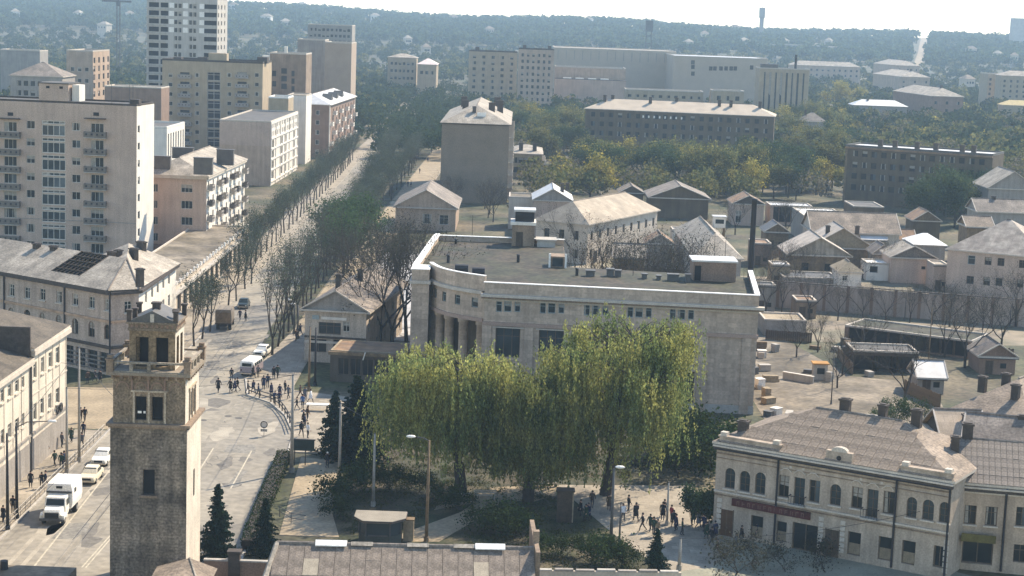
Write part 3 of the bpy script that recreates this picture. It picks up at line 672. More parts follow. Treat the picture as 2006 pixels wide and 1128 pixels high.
    bar('cornice', -.4, W+.7, -.7, .3, 12.78, 13.1, m_trim); bar('cornice_shadow_course', -.3, W+.6, -.5, -.005, 12.55, 12.775, m_brick); bar('parapet', 0, W, -.06, .35, 13.1, 14.42, st); bar('coping', -.1, W+.1, -.16, .45, 14.42, 14.52, m_whitep)
    bar('string_course', -.1, W+.15, -.22, -.003, 9.25, 9.7, M('string_course', (0.37,0.27,0.22), var=.1)); bar('fillet', 0, W+.1, -.12, -.003, 12.3, 12.5, m_trim)
    for u in (952,1035,1122,1210,1295,1377,1462):
        x = b.at(0, u, 690)[0]; bar('pilaster', x-.55, x+.55, -.18, -.003, 0, 9.24, st)
    for c in (994,1079,1167,1253,1337):
        x = b.at(0, c, 690)[0]; bar('window_hood', x-1.9, x+1.9, -.14, -.004, 9.0, 9.16, m_trim)
    bar('plinth', -.05, W+.06, -.1, -.004, 0, 1.0, m_concrete)
    bar('parapet', W-.35, W+.0, .36, 21.6, 13.1, 14.42, st); bar('coping', W-.5, W+.12, .46, 21.7, 14.42, 14.52, m_whitep)
    MB().prism([(-12.6,225.41),(-12.2,225.41),(-10.9,258.7),(-11.4,258.7)], 13.1, 14.42).build('parapet', st, E); MB().prism([(-12.8,225.3),(-11.95,225.3),(-10.7,258.9),(-11.6,258.9)], 14.42, 14.54).build('coping', m_whitep, E)
    MB().prism([(-10.9,258.3),(7.3,258.3),(7.3,258.7),(-10.9,258.7)], 13.3, 14.3).build('parapet', st, E); MB().prism([(-10.7,258.15),(7.4,258.15),(7.4,258.85),(-10.7,258.85)], 14.3, 14.4).build('coping', m_whitep, E)
    MB().prism([(-12.7,221.1),(-10.35,221.1),(-10.35,225.28),(-12.7,225.28)], 14.5, 14.58).build('coping', m_whitep, E)
    # what stands on the roof
    g = lambda u, v: G(u, v, DK)
    p = g(1002,482); q = g(1046,482); w = q.x-p.x
    MB().box((p.x,p.y,DK), (q.x,p.y+4,DK+3.1)).build('stair_hut', m_brick, roof); MB().box((p.x-.25,p.y-.25,DK+3.1), (q.x+.2,p.y+4.2,DK+3.55)).build('hut_cornice', m_white, roof)
    MB().box((p.x+.4,p.y+.3,DK+3.55), (q.x-.1,p.y+3.6,DK+5.0)).build('hut_top', m_dark, roof); MB().box((p.x+.2,p.y+.1,DK+5.0), (q.x+.1,p.y+3.8,DK+5.3)).build('hut_roof', m_tin, roof)
    MB().box((p.x+.6,p.y-.05,DK), (p.x+1.6,p.y-.003,DK+2.1)).build('hut_door', m_woodd, roof)
    p = g(1357,550); q = g(1440,552)
    MB().box((p.x,p.y,DK), (q.x,p.y+4.5,DK+2.5)).build('roof_shed', m_brick2, roof); MB().box((p.x-.2,p.y-.2,DK+2.5), (q.x+.2,p.y+4.7,DK+2.72)).build('shed_roof', m_tin, roof)
    MB().box((p.x+.2,p.y-.06,DK+.05), (p.x+1.0,p.y-.003,DK+2.0)).build('shed_door', m_dark, roof)
    for (u, v, w) in ((904,535,1.7),(937,541,1.6)):
        p = g(u, v); MB().xprism([(-.7,0),(.7,0),(.7,.7),(.4,1.05),(0,1.15),(-.4,1.05),(-.7,.7)], -w/2, w/2).build('vent_hood', m_black, roof, p)
    for (u, v, h) in ((893,478,.7),(878,515,1.0),(1015,514,1.0),(833,500,.5),(1130,540,.9)):
        p = g(u, v); MB().tube((0,0,0),(0,0,h),.2,.2,8).tube((0,0,h),(0,0,h+.12),.32,.2,8).build('vent_pipe', m_black, roof, p)
    for (u, v, w, h) in ((1156,541,1.1,.7),(1195,541,.9,.9),(1210,542,.8,.8),(1318,550,1.4,.8),(1347,553,.6,1.0),(1262,546,.6,.6),(1290,548,.5,.5)):
        p = g(u, v); MB().box((-w/2,-.45,0),(w/2,.45,h)).box((-w/2-.1,-.55,h+.001),(w/2+.1,.55,h+.12)).build('roof_vent', m_tindark, roof, p)
    p = g(1078,524); q = g(1106,526)
    MB().box((p.x,p.y,DK),(q.x,p.y+3.4,DK+1.5)).build('skylight_well', m_brick, roof); MB().box((p.x+.25,p.y-.02,DK+.2),(q.x-.25,p.y-.003,DK+1.3)).build('skylight_pane', m_glassb, roof)
    for x in (p.x-.25, q.x): MB().box((x,p.y-.3,DK),(x+.25,p.y-.03,DK+1.9)).build('skylight_post', m_whitep, roof)
    p = g(1052,484); MB().box((p.x,p.y,DK),(p.x+2.6,p.y+3,DK+1.0)).box((p.x-.2,p.y-.2,DK+1.001),(p.x+2.8,p.y+3.2,DK+1.15)).build('skylight_well', m_concrete, roof)
    MB().box((A.x+d.x*31.5+n.x*10,A.y+9,DK),(A.x+d.x*31.5+n.x*10+.02,A.y+9.02,DK+3)).build('antenna', m_black, roof)
    for (u, v, h) in ((925,460,3),(1240,540,2.5),(1398,515,4),(1420,512,3.5)):
        p = g(u, v); MB().tube((0,0,0),(0,0,h),.04,.03,5).tube((-.5,0,h-.3),(.5,0,h-.3),.025,.025,4).build('antenna', m_black, roof, p)
main_building()
MB().lathe([(.02,0),(.5,0),(.42,13.5),(.38,20.5),(.46,20.6),(.46,21.0),(.3,21.0)], 12).build('smokestack', m_black, None, (AT(1470,540,262).x,262,0), smooth=True)
tag(bpy.data.objects['smokestack'], 'tall thin black metal smokestack behind the right end of the big flat roof', 'smokestack')

# ---------------------------------------------------------------- ornate two-storey building on the right
def ornate():
    P0, P1 = G(1405,868,8.5), G(1866,946,8.5)
    b = Bld('ornate_shop_house', 'two storey cream house with arched windows and a dark red shop sign', 'house', rect(P0, P1, 12.5), 8.5, M('ornate_plaster', (0.41,0.34,0.275), var=0.16, scale=0.5, fine=0.12, fscale=6, streak=0.2), near=True)
    for (u0, v0, u1, v1) in ((1420,917,1440,957),(1449,922,1470,963),(1479,926,1500,968),(1626,949,1647,990),(1776,973,1797,1014),(1807,978,1829,1019),(1840,983,1860,1024)): b.px(0, u0, v0, u1, v1, 'brown3', arch=True, sill=True)
    for (u0, v0, u1, v1) in ((1525,931,1546,974),(1585,940,1606,984),(1668,954,1690,996),(1730,963,1752,1007)): b.px(0, u0, v0, u1, v1, 'brown', sill=True)
    for (u0, v0, u1, v1) in ((1555,935,1575,994),(1698,958,1720,1014)): b.px(0, u0, v0, u1, v1, 'brown3')
    for (u0, v0, u1, v1, s) in ((1470,1011,1494,1055,'blinds'),(1520,1021,1541,1062,'blinds'),(1551,1026,1600,1080,'shop'),(1660,1042,1685,1088,'blinds'),(1720,1052,1747,1098,'blinds'),(1766,1060,1793,1106,'blinds'),(1828,1070,1850,1112,'shop')): b.px(0, u0, v0, u1, v1, s)
    b.walls()
    W = b.W
    for (u0, v0, u1, v1) in ((1411,1002,1435,1047),(1617,1042,1642,1090)):
        s0 = b.at(0, u0, (v0+v1)/2)[0]; s1 = b.at(0, u1, (v0+v1)/2)[0]; b.door(0, s0, s1-s0, 2.5, m_door if u0 < 1500 else m_woodd)
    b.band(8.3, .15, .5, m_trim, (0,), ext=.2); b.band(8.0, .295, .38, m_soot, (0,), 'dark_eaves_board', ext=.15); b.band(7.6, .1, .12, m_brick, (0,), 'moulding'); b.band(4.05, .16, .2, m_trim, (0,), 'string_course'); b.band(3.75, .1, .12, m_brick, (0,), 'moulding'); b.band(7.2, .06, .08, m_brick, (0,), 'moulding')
    s = lambda u: b.at(0, u, 960)[0]
    for u0, u1 in ((1405,1524),(1762,1866)):
        x0, x1 = max(0, s(u0)), min(W, s(u1)); MB().box((x0,-.12,8.455),(x1,.35,9.2)).box((x0-.1,-.2,9.201),(x1+.1,.45,9.32)).build('attic', b.wall, b.E)
        for x in (x0+.1, x1-.7): MB().box((x,-.16,9.321),(x+.6,.42,9.65)).build('attic_post', m_trim, b.E)
    xc = s(1641); MB().xprism([(-.2,8.456),(.3,8.456),(.3,9.6),(-.2,9.6)], xc-1.2, xc+1.2).build('pediment', b.wall, b.E)
    ar = MB()
    for j in range(8):
        t0, t1 = math.pi*j/8, math.pi*(j+1)/8; ar.prism([(xc,-.2),(xc+1,-.2),(xc+1,.3),(xc,.3)], 0, 0.001) if False else None
        ar.face([(xc+.75*math.cos(t0),-.21,9.6+.42*math.sin(t0)),(xc+.75*math.cos(t1),-.21,9.6+.42*math.sin(t1)),(xc,-.21,9.6)]); ar.face([(xc+.75*math.cos(t0),-.21,9.6+.42*math.sin(t0)),(xc+.75*math.cos(t0),.3,9.6+.42*math.sin(t0)),(xc+.75*math.cos(t1),.3,9.6+.42*math.sin(t1)),(xc+.75*math.cos(t1),-.21,9.6+.42*math.sin(t1))])
    ar.build('pediment_arch', m_trim, b.E); MB().tube((xc,-.25,9.05),(xc,-.18,9.05),.22,.22,10).build('round_vent', m_black, b.E)
    for u in (1523,1757,1866): b.pipe(0, min(W-.1, s(u)), .1, m_black)
    # zigzag stucco ornament above the tall windows
    for uc in (1538,1565,1592,1678,1710,1740):
        x = s(uc); z = MB()
        for a0, a1 in (((-.55,0),(-.2,.28)),((-.2,.28),(.2,.28)),((.2,.28),(.55,0))):
            z.tube((x+a0[0],-.06,7.0+a0[1]),(x+a1[0],-.06,7.0+a1[1]),.06,.06,4)
        z.build('stucco_ornament', m_trim, b.E)
    for uc in (1547,1572,1686,1727): MB().tube((s(uc),-.08,7.5),(s(uc),0,7.5),.14,.14,8).build('stucco_rosette', m_trim, b.E)
    for uc in (1411,1613,1656,1862):
        for k in range(6): x = s(uc); MB().box((x-.22,-.07,.6+k*.5),(x+.22,-.003,.98+k*.5)).build('quoin', m_trim, b.E)
    for u0, u1 in ((1554,1576),(1697,1721)): b.balcony(0, s(u0)-.2, 4.25, s(u1)-s(u0)+.4, .6, .8, m_black, m_concrete, solid=False)
    x0, x1 = s(1437), s(1592)
    sg = MB().box((x0,-.28,3.05),(x1,-.12,3.72)).build('shop_sign', m_red, b.E)
    lt = M('faded_letters', (0.17,0.10,0.08), var=.5, scale=3); x = x0+.5; k = 0
    while x < x1-.8:     # worn lettering, no longer readable
        l = MB(); h = .36
        l.box((0,-.02,0),(.06,0,h))
        if k % 3 != 1: l.box((.061,-.02,h-.06),(.26,0,h))
        if k % 2 == 0: l.box((.2,-.02,0),(.26,0,h-.061))
        if k % 4 == 1: l.box((.061,-.02,.15),(.26,0,.21))
        l.build('letter', lt, sg, (x,-.281,3.2)); x += .52; k += 1
    roof = b.hip(3.0, m_slate2, inset=7.2, o=.35)
    rh = b.zt+3.0; D = b.D
    sheets(roof, m_slate2, (-.35,-.35,b.zt), (W+.35,-.35,b.zt), (W-7.2+.35,D/2,rh), (7.2-.35,D/2,rh), 26, 5)
    for u, v, w in ((1585,812,.9),(1667,826,.7),(1741,836,.85)):
        x = b.at(0, u, 960)[0]; b.chimney(roof, min(max(x*.93+.8,3),W-4), D/2+.9, rh-1.0, w, .7, 1.9)
    b.chimney(roof, 1.6, 2.0, b.zt+.6, .9, .6, 1.0)
    MB().path([(0,-.4,8.1),(W,-.4,8.0)], .06, 5).build('gutter', m_black, b.E)
    # the neighbour to the right
    Q0 = P1 + (P1-P0).normalized()*.35; ang = math.radians(-31); Q1 = G(2030,957,7.4)
    c = Bld('terraced_house', 'cream two storey house with dark slate roof at the right edge of the street', 'house', rect(G(1874,947,7.6), G(2050,962,7.6), 11), 7.6, M('terrace_plaster', (0.40,0.32,0.25), var=0.16, scale=0.5, fine=0.12, fscale=6, streak=0.2), near=True)
    for (u0, v0, u1, v1) in ((1889,990,1913,1027),(1930,993,1953,1030),(1990,994,2014,1031)): c.px(0, u0, v0, u1, v1, 'brown', sill=True)
    c.px(0, 1985,1066,2010,1102,'brown'); c.px(0, 1884,1062,1946,1105,'shop')
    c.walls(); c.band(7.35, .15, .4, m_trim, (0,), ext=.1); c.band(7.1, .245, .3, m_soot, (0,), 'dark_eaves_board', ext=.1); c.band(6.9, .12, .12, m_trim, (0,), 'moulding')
    c.pipe(0, c.at(0, 1966, 1040)[0], .1, m_black)
    x0 = c.at(0, 1882, 1050)[0]; x1 = c.at(0, 1950, 1050)[0]; MB().box((x0,-.9,3.0),(x1,-.02,3.15)).box((x0,-.95,2.8),(x1,-.9,3.5)).build('shop_awning', M('olive_board', (0.12,0.105,0.035), var=.3), c.E)
    r2 = c.hip(2.6, m_slate, o=.3, gable=c.wall)
    sheets(r2, m_slate, (-.3,-.3,c.zt), (c.W+.3,-.3,c.zt), (c.W+.3,c.D/2,c.zt+2.6), (-.3,c.D/2,c.zt+2.6), 16, 5)
    b2 = c.chimney(r2, .9, c.D/2+.2, c.zt+2.2, .9, .8, 1.6); c.chimney(r2, -.2+.0, c.D/2-2, c.zt+1.2, .7, .7, 1.8)
ornate()

# ---------------------------------------------------------------- low roofs at the bottom edge
def bottom_house():
    z = 7.4; P0, P1 = G(543,1064,z), G(1046,1075,z)       # ridge ends
    d = (P1-P0).normalized(); n = Vector((-d.y,d.x,0)); L = (P1-P0).length
    E = thing('slate_roofed_house', 'long house with grey slate sheet roof along the bottom edge', 'house', P0-Vector((0,0,z)), math.atan2(d.y,d.x))
    MB().box((.3,-7,0),(L-.3,6.5,4.0)).build('wall', m_pale, E)
    rf = MB(); a, b_, c, dd = (-1.3,-7.6,3.7),(L,-7.6,3.7),(L,0,z),(0,0,z)
    rf.face([a,b_,c,dd]); rf.face([(L,7.0,4.2),(-.6,7.0,4.2),dd,c]); rf.face([(-.6,7.0,4.2),a,dd]); rf.face([b_,(L,7.0,4.2),c])
    roof = rf.build('roof', m_slate2, E)
    old = M('weathered_sheet', (0.205,0.17,0.14), var=0.25, scale=0.8, fine=0.2, fscale=7, streak=.12); new = M('new_sheet', (0.36,0.31,0.24), var=.12, scale=1)
    sheets(roof, old, a, b_, c, dd, 18, 5, skip=lambda i, j: (j == 3 and i in (3, 14)))
    sheets(roof, new, a, b_, c, dd, 18, 5, skip=lambda i, j: not (j == 3 and i in (3, 14)), lift=.07)
    rb = MB(); rb.tube((0,0,z+.05),(L,0,z+.05),.16,.16,8); rb.build('ridge_cap', m_slate, roof)
    for x, w in ((2.8,2.3),(14.5,2.2)): MB().xprism([(-.5,-.12),(0,.12),(.5,-.12),(.5,-.05),(0,.22),(-.5,-.05)], x, x+w).build('tin_ridge_patch', m_whitep, roof, (0,0,z+.12))
    for x in (5.4, 9.5, 12.9): MB().xprism([(-.35,-.1),(0,.1),(.35,-.1)], x, x+1.6).build('ridge_tile', m_slateL, roof, (0,0,z+.16))
    MB().path([a, dd], .22, 6).build('hip_cap', m_slateL, roof)
    g = MB(); g.box((L+.02,-2.0,3.0),(L+.35,6.5,z+.35)); g.box((L-.05,.4,z+.351),(L+.4,.95,z+1.2)); g.build('fire_wall', m_brick, E)
    # lean-to at the foot of the tower and yard wall with a pier
    p = G(372,1092,3.8); e2 = thing('lean_to', 'small hipped slate roof against the foot of the watchtower', 'shed', (p.x,p.y,0))
    MB().box((-2.0,-5.5,0),(1.3,-.2,2.6)).build('wall', m_grey, e2)
    lr = MB(); ap = (0,-.1,3.8); q = [(-2.6,-6,2.5),(2.1,-6,2.5),(2.1,.3,2.9),(-2.6,.3,2.9)]
    lr.face([q[0],q[1],ap]); lr.face([q[1],q[2],ap]); lr.face([q[3],q[0],ap]); lr.build('roof', m_slate2, e2)
    MB().path([q[1], ap], .1, 5).build('ridge_cap', m_slateL, e2)
    a, b_ = G(400,1098,2.6), G(548,1106,2.6); wl = thing('yard_wall', 'low brick yard wall with a square pier between tower and slate roof', 'wall', (a.x,a.y,0))
    MB().box((0,0,0),(b_.x-a.x,.3,2.6)).build('wall', m_brick2, wl); MB().box((-.05,-.06,2.6),(b_.x-a.x,.36,2.72)).build('coping', m_concrete, wl)
    x = G(460,1098,2.6).x-a.x; MB().box((x-.45,-.2,0),(x+.45,.5,3.3)).box((x-.55,-.3,3.301),(x+.55,.6,3.5)).build('pier', m_soot, wl)
    a, b_ = G(1046,1118,1.6), G(1335,1122,1.6); w3 = thing('garden_wall', 'low pale garden wall with broken coping at the bottom edge', 'wall', (a.x,a.y,0), math.atan2(b_.y-a.y,b_.x-a.x)); L3 = (b_-a).length
    MB().box((0,0,0),(L3,.3,1.6)).build('wall', m_pale, w3)
    for k in range(7): MB().box((L3*k/7,-.06,1.6),(L3*(k+.86)/7,.36,1.72+.05*(k % 2))).build('coping', m_concrete if k % 3 == 0 else m_grey, w3)
    a = G(-40,1104,2.4); MB().prism([(a.x,a.y),(a.x+7.6,a.y-.1),(a.x+7.4,a.y-3.6),(a.x,a.y-3.6)], 0, 2.4).build('flat_roof_shed', [m_yard], None); tag(bpy.data.objects['flat_roof_shed'], 'pale flat shed roof cut by the lower left corner', 'shed')
    p = G(8,1115,2.4); MB().tube((p.x,p.y,2.41),(p.x,p.y,3.1),.3,.3,10).build('vent_pipe', m_black, bpy.data.objects['flat_roof_shed'])
bottom_house()
# ---------------------------------------------------------------- left side of the street
def left_terrace():
    st = M('terrace_cream', (0.60,0.545,0.46), var=0.07, scale=0.4, fine=0.08, fscale=5, streak=0.12)
    a = Bld('cream_office_house', 'taller three storey cream house with slate roof, nearer the side street', 'house', [(-61,171.6),(-46.8,171.6),(-46.6,184.6),(-61,184.6)], 12.2, st)
    for (u0, v0, u1, v1) in ((65,709,72,741),(80,699,87,730),(95,690,102,720),(109,681,116,712),(65,790,72,823),(79,780,86,811),(94,770,101,801),(109,761,116,790)): a.px(1, u0, v0, u1, v1, 'twot', sill=True)
    a.grid(1, [1.0,4.4,7.8,10.6], [0.9], 1.6, 2.0, 'shop'); a.even(2, 5, (5.3, 8.9), 1.2, 1.7, 'twot', 1.5)
    a.walls(); a.band(11.7, .5, .5, m_trim, (1,2), ext=.2); a.band(3.7, .25, .2, m_grey, (1,2), 'string_course'); a.band(0, 3.2, .06, m_grey, (1,), 'rusticated_plinth')
    a.band(7.6, .12, .08, m_trim, (1,2), 'moulding'); a.door(1, 6.7, .9, 2.4)
    for k in range(6): x = .15 + k*2.5; MB().box((0,-.05,3.98),(.12,-.004,11.68)).build('pilaster', m_trim, a.E, a.pt(1, x, 0, 0), a.fr(1)[3])
    r = a.hip(2.9, M('dark_old_slate', (.105,.088,.068), var=.25, scale=.6, fine=.2, fscale=5, brick=(1.1,1.5,.75,(0,0,0))), o=.5, axis='y', inset=6.0)
    MB().box((-.3,-.35,11.6),(13.9,-.01,15.0)).build('fire_wall', m_soot, a.E) if False else None
    a.chimney(r, 3.2, 2.2, 13.6, .8, .7, 1.8, m_white)
    # letter signs on brackets over the shop
    for k, y in enumerate((8.7, 10.0)): 
        ring = MB(); c = a.pt(1, y, -.25, 4.35)
        for j in range(10):
            t0, t1 = 2*math.pi*j/10, 2*math.pi*(j+1)/10; ring.tube((0, .42*math.cos(t0), .42*math.sin(t0)), (0, .42*math.cos(t1), .42*math.sin(t1)), .09, .09, 5)
        ring.build('ring_sign', m_black, a.E, c)
    b = Bld('cream_terrace_house', 'lower three storey cream house cut by the left edge', 'house', [(-61,118),(-46.9,118),(-46.8,171.3),(-61,171.3)], 11.3, st)
    for (u0, v0, u1, v1) in ((1,764,9,788),(15,754,23,778),(29,745,37,769),(41,737,48,760),(1,842,9,870),(15,830,23,858),(29,819,37,846),(41,810,48,836)): b.px(1, u0, v0, u1, v1, 'twot', sill=True)
    for k in range(9): b.op(1, 53.3-15.5-k*2.6, 7.9, 1.2, 1.6, 'twot'); b.op(1, 53.3-15.5-k*2.6, 4.6, 1.2, 1.6, 'twot')
    b.grid(1, [51-j*3.0 for j in range(9)], [0.8], 1.7, 2.0, 'shop')
    b.walls(); b.band(10.9, .4, .45, m_trim, (1,), ext=.1); b.band(3.7, .22, .18, m_grey, (1,), 'string_course'); b.band(0, 3.1, .05, m_grey, (1,), 'rusticated_plinth')
    for k in range(5): MB().box((0,-.05,3.95),(.12,-.004,10.88)).build('pilaster', m_trim, b.E, b.pt(1, 53-k*2.9, 0, 0), b.fr(1)[3])
    b.pipe(1, 53.1, .1, m_iron)
    r = b.hip(2.6, M('dark_old_slate', (.1,.09,.07)), o=.45, axis='y', inset=4); MB().box((-.2,52.95,11.5),(14.3,53.28,14.6)).build('fire_wall', m_soot, b.E)
left_terrace()

def corner_house():
    z = 10.6; p = [G(u, v, z) for u, v in ((217,572),(272,568),(345,518))]
    d = (G(0,533,z)-p[0]).normalized(); p0 = p[0] + d*30; p3 = p[2]
    P = [Vector((p0.x,p0.y)), Vector((p[0].x,p[0].y)), Vector((p[1].x,p[1].y)), Vector((p3.x,p3.y)), Vector((p3.x-12,p3.y+.3)), Vector((p3.x-13.5,p0.y+8)), Vector((p0.x+5,p0.y+14))]
    b = Bld('corner_house', 'three storey old house on the corner with a damaged slate roof and arched windows', 'house', P, z, M('corner_plaster', (0.42,0.34,0.285), var=0.14, scale=0.5, fine=0.14, fscale=5, streak=0.2))
    for u, v in ((22,557),(53,562),(83,565),(115,570),(147,575),(179,581),(210,586)): b.px(0, u-5, v, u+6, v+23, 'twot', sill=True)
    for u, v in ((22,602),(53,606),(83,612),(115,617),(147,624),(179,630),(210,635)): b.px(0, u-6, v, u+6, v+30, 'brown', arch=True)
    b.grid(0, [9.5+j*2.3 for j in range(9)], [0.3], 1.9, 2.5, 'shop')
    b.px(1, 244, 590, 258, 613, 'twot', sill=True)
    for u, v in ((284,572),(296,562),(307,553),(318,544),(329,536)): b.px(2, u, v, u+4, v+21, 'twot'); b.px(2, u, v+42, u+4, v+64, 'twot')
    b.even(2, 5, (.6,), 1.6, 2.2, 'shop')
    b.walls({2: m_white}); b.band(z-.35, .35, .5, m_soot, (0,1,2), ext=.1); b.band(6.7, .3, .2, M('worn_orange_course', (0.42,0.29,0.20), var=.25), (0,1), 'string_course'); b.band(3.4, .35, .3, m_soot, (0,1), 'string_course')  # street side in white, carrying its sunlit look as wall colour
    for k in range(4):
        MB().box((9,-.16,.35+.55*k+.12),(29,-.1,.35+.55*k+.3)).build('shop_blind', M('blind_slats', (0.16,0.15,0.14), var=.2), b.E, (0,0,.3*0))
    for u in (10,128,217): b.pipe(0, b.at(0, u, 620)[0], .11, m_black)
    L = b.L; zt = z+.22
    MB().prism([(q.x,q.y) for q in (L[0]+Vector((0,-.5,0)), L[1]+Vector((0,-.5,0)), L[2]+Vector((.4,-.3,0)), L[3]+Vector((.5,.4,0)), L[4], L[5], L[6])], z+.003, zt).build('eaves', m_soot, b.E)
    e = [L[0]+Vector((0,-.5,0)), L[1]+Vector((0,-.5,0)), L[2]+Vector((.4,-.3,0)), L[3]+Vector((.5,.4,0))]
    a0, d0, n0, _, l0 = b.fr(0); q0 = L[0]+n0*6.2; q1 = L[1]+n0*6.2-d0*4.2; a2, d2, n2, _, l2 = b.fr(2); q2 = L[3]+n2*5.8-d2*3.5
    T = lambda v, zz: (v.x, v.y, zz); hz = zt+3.0
    rf = MB(); s1 = 1-13.2/l0; s2 = 1-7.6/l0
    e1 = e[0].lerp(e[1], s1); e2 = e[0].lerp(e[1], s2); r1 = q0.lerp(q1, min(1, s1*l0/(l0-4.2)*1.02)); r2 = q0.lerp(q1, min(1, s2*l0/(l0-4.2)*1.0))
    rf.face([T(e[0],zt),T(e1,zt),T(r1,hz),T(q0,hz)]); rf.face([T(e2,zt),T(e[1],zt),T(q1,hz),T(r2,hz)])
    em = e1.lerp(r1, .28); em2 = e2.lerp(r2, .28); rf.face([T(e1,zt),T(e2,zt),T(em2,zt+3*.28),T(em,zt+3*.28)])
    rf.face([T(e[1],zt),T(e[2],zt),T(q1,hz)]); rf.face([T(e[2],zt),T(e[3],zt),T(q2,hz),T(q1,hz)]); rf.face([T(e[3],zt),T(L[4],zt),T(q2,hz)])
    rf.face([T(L[4],zt),T(L[5],zt),T(q1,hz),T(q2,hz)]); rf.face([T(L[5],zt),T(L[6],zt),T(q0,hz),T(q1,hz)]); rf.face([T(L[6],zt),T(e[0],zt),T(q0,hz)])
    roof = rf.build('roof', m_slateL, b.E)
    for k in range(8):
        t = k/7; lo = em.lerp(em2, t); hi = r1.lerp(r2, t); MB().tube(T(lo, zt+.84), T(hi, hz), .09, .09, 4).build('rafter', m_woodd, roof)
    for t in (.15,.35,.55,.75,.95): MB().tube(T(em.lerp(r1,t), zt+.84+2.16*t+.12), T(em2.lerp(r2,t), zt+.84+2.16*t+.12), .07, .07, 4).build('batten', m_woodd, roof)
    for (u, v, w) in ((262,502,1.1),(277,488,1.3),(232,505,.8),(218,508,.9),(274,543,.8),(72,492,.9),(105,497,.8)):
        p_ = G(u, v, 13.0); lp = Matrix.Rotation(-b.rz, 3, 'Z') @ (p_-Vector((b.P[0].x,b.P[0].y,0))); b.chimney(roof, lp.x, lp.y, 11.8, w, .7, 2.1)
    m2 = MB(); m2.path([T(e[1],zt+.06),T(q1,hz+.06)], .1, 5); m2.path([T(e[2],zt+.06),T(q1,hz+.06)], .1, 5); m2.build('hip_cap', m_slate, roof)
corner_house()

def row_annex():
    b = Bld('shop_row', 'long low shop row with a scalloped parapet under the street trees', 'shop', [(-60,257),(-49.6,256),(-50.2,336),(-60.5,336)], 5.0, m_pale)
    b.even(1, 16, (0.6,), 3.2, 3.0, 'shop', 1.0); b.walls(); b.band(4.2, .3, .8, m_concrete, (1,), 'canopy'); b.flat(m_yard, m_trim, .3)
    for k in range(26): MB().box((0,-.25,5.31),(.5,-.02,5.9)).build('parapet_fin', m_whitep, b.E, b.pt(1, 1+k*3.05, 0, 0), b.fr(1)[3])
row_annex()

def nine_storey():
    h = 28.5; P0, P1, P2 = G(-60,188,h), G(268,208,h), G(302,203,h)
    d = (P1-P0).normalized()
    b = Bld('apartment_block', 'nine storey pinkish apartment block with balcony columns, left edge', 'apartment block', rect_r(P1, P2, 31), h, m_pinkish)
    rows = range(8)
    for u, w in ((60,16),(149,16)):
        for r in rows: b.px(0, u-8, 236+33.8*r+(u-60)*.045, u+8, 252+33.8*r+(u-60)*.045, 'two')
    for r in rows:
        y = 33.8*r
        b.px(0, 82, 245+y, 128, 266+y, 'stair'); b.px(0, 82, 236+y, 128, 243+y, 'stair')
        for u in (21, 191): b.px(0, u-13, 239+y+(u-21)*.012, u+12, 257.5+y+(u-21)*.012, 'three')
        b.px(1, 270, 245+y, 274, 260+y, 'mini')
    b.walls({1: m_white})  # end wall whitened, its sunlit brightness is put into the colour
    for r in range(8):
        y = 33.8*r
        for u in (20, 188):
            s0, z = b.at(0, u-21, 268+y); s1, _ = b.at(0, u+21, 268+y)
            bal = b.balcony(0, s0, z, s1-s0, .95, 1.0, M('balcony_panel', (0.14,0.125,0.11), var=.3), m_concrete)
    for u in (20, 188):
        s0, z = b.at(0, u-20, 232); s1, _ = b.at(0, u+20, 232); MB().box((s0,-.9,z),(s1,-.004,z+.16)).build('balcony_hood', m_soot, b.E)
        s0, z = b.at(0, u-5, 222); MB().box((s0,-.03,z-.4),(s0+1,-.004,z+.2)).build('attic_vent', m_dark, b.E)
    rf = b.flat(m_flatd, m_soot, .35)
    s0 = b.at(0, 76, 190)[0]; s1 = b.at(0, 134, 190)[0]; MB().box((s0,.01,h+.36),(s1,6,h+3.3)).build('lift_house', m_pinkish, rf)
    MB().box((s0-.1,-.1,h+3.3),(s1+.1,6.1,h+3.5)).build('lift_house_roof', m_flatd, rf)
    for t in (.25,.7): MB().box((s0+(s1-s0)*t,-.05,h+2.5),(s0+(s1-s0)*t+.6,.005,h+2.9)).build('attic_vent', m_dark, rf)
    MB().box((s1+.3,1,h+.36),(s1+1.6,4,h+3.2)).build('vent_shaft', m_white, rf)
    for u in (208, 243, 250): 
        s = b.at(0, u, 205)[0]; MB().tube((s,3,h),(s,3,h+3.5),.05,.04,5).tube((s-.6,3,h+3.2),(s+.6,3,h+3.2),.03,.03,4).build('antenna', m_iron, rf)
    s = b.at(0, 262, 205)[0]; MB().box((s-1,1,h),(s+.6,2.5,h+1.1)).build('roof_vent', m_soot, rf)
    p = b.at(0, 150, 432)[1]; MB().box((9,-.06,p-.08),(b.W,-.004,p+.05)).build('joint_line', m_grey, b.E)
nine_storey()

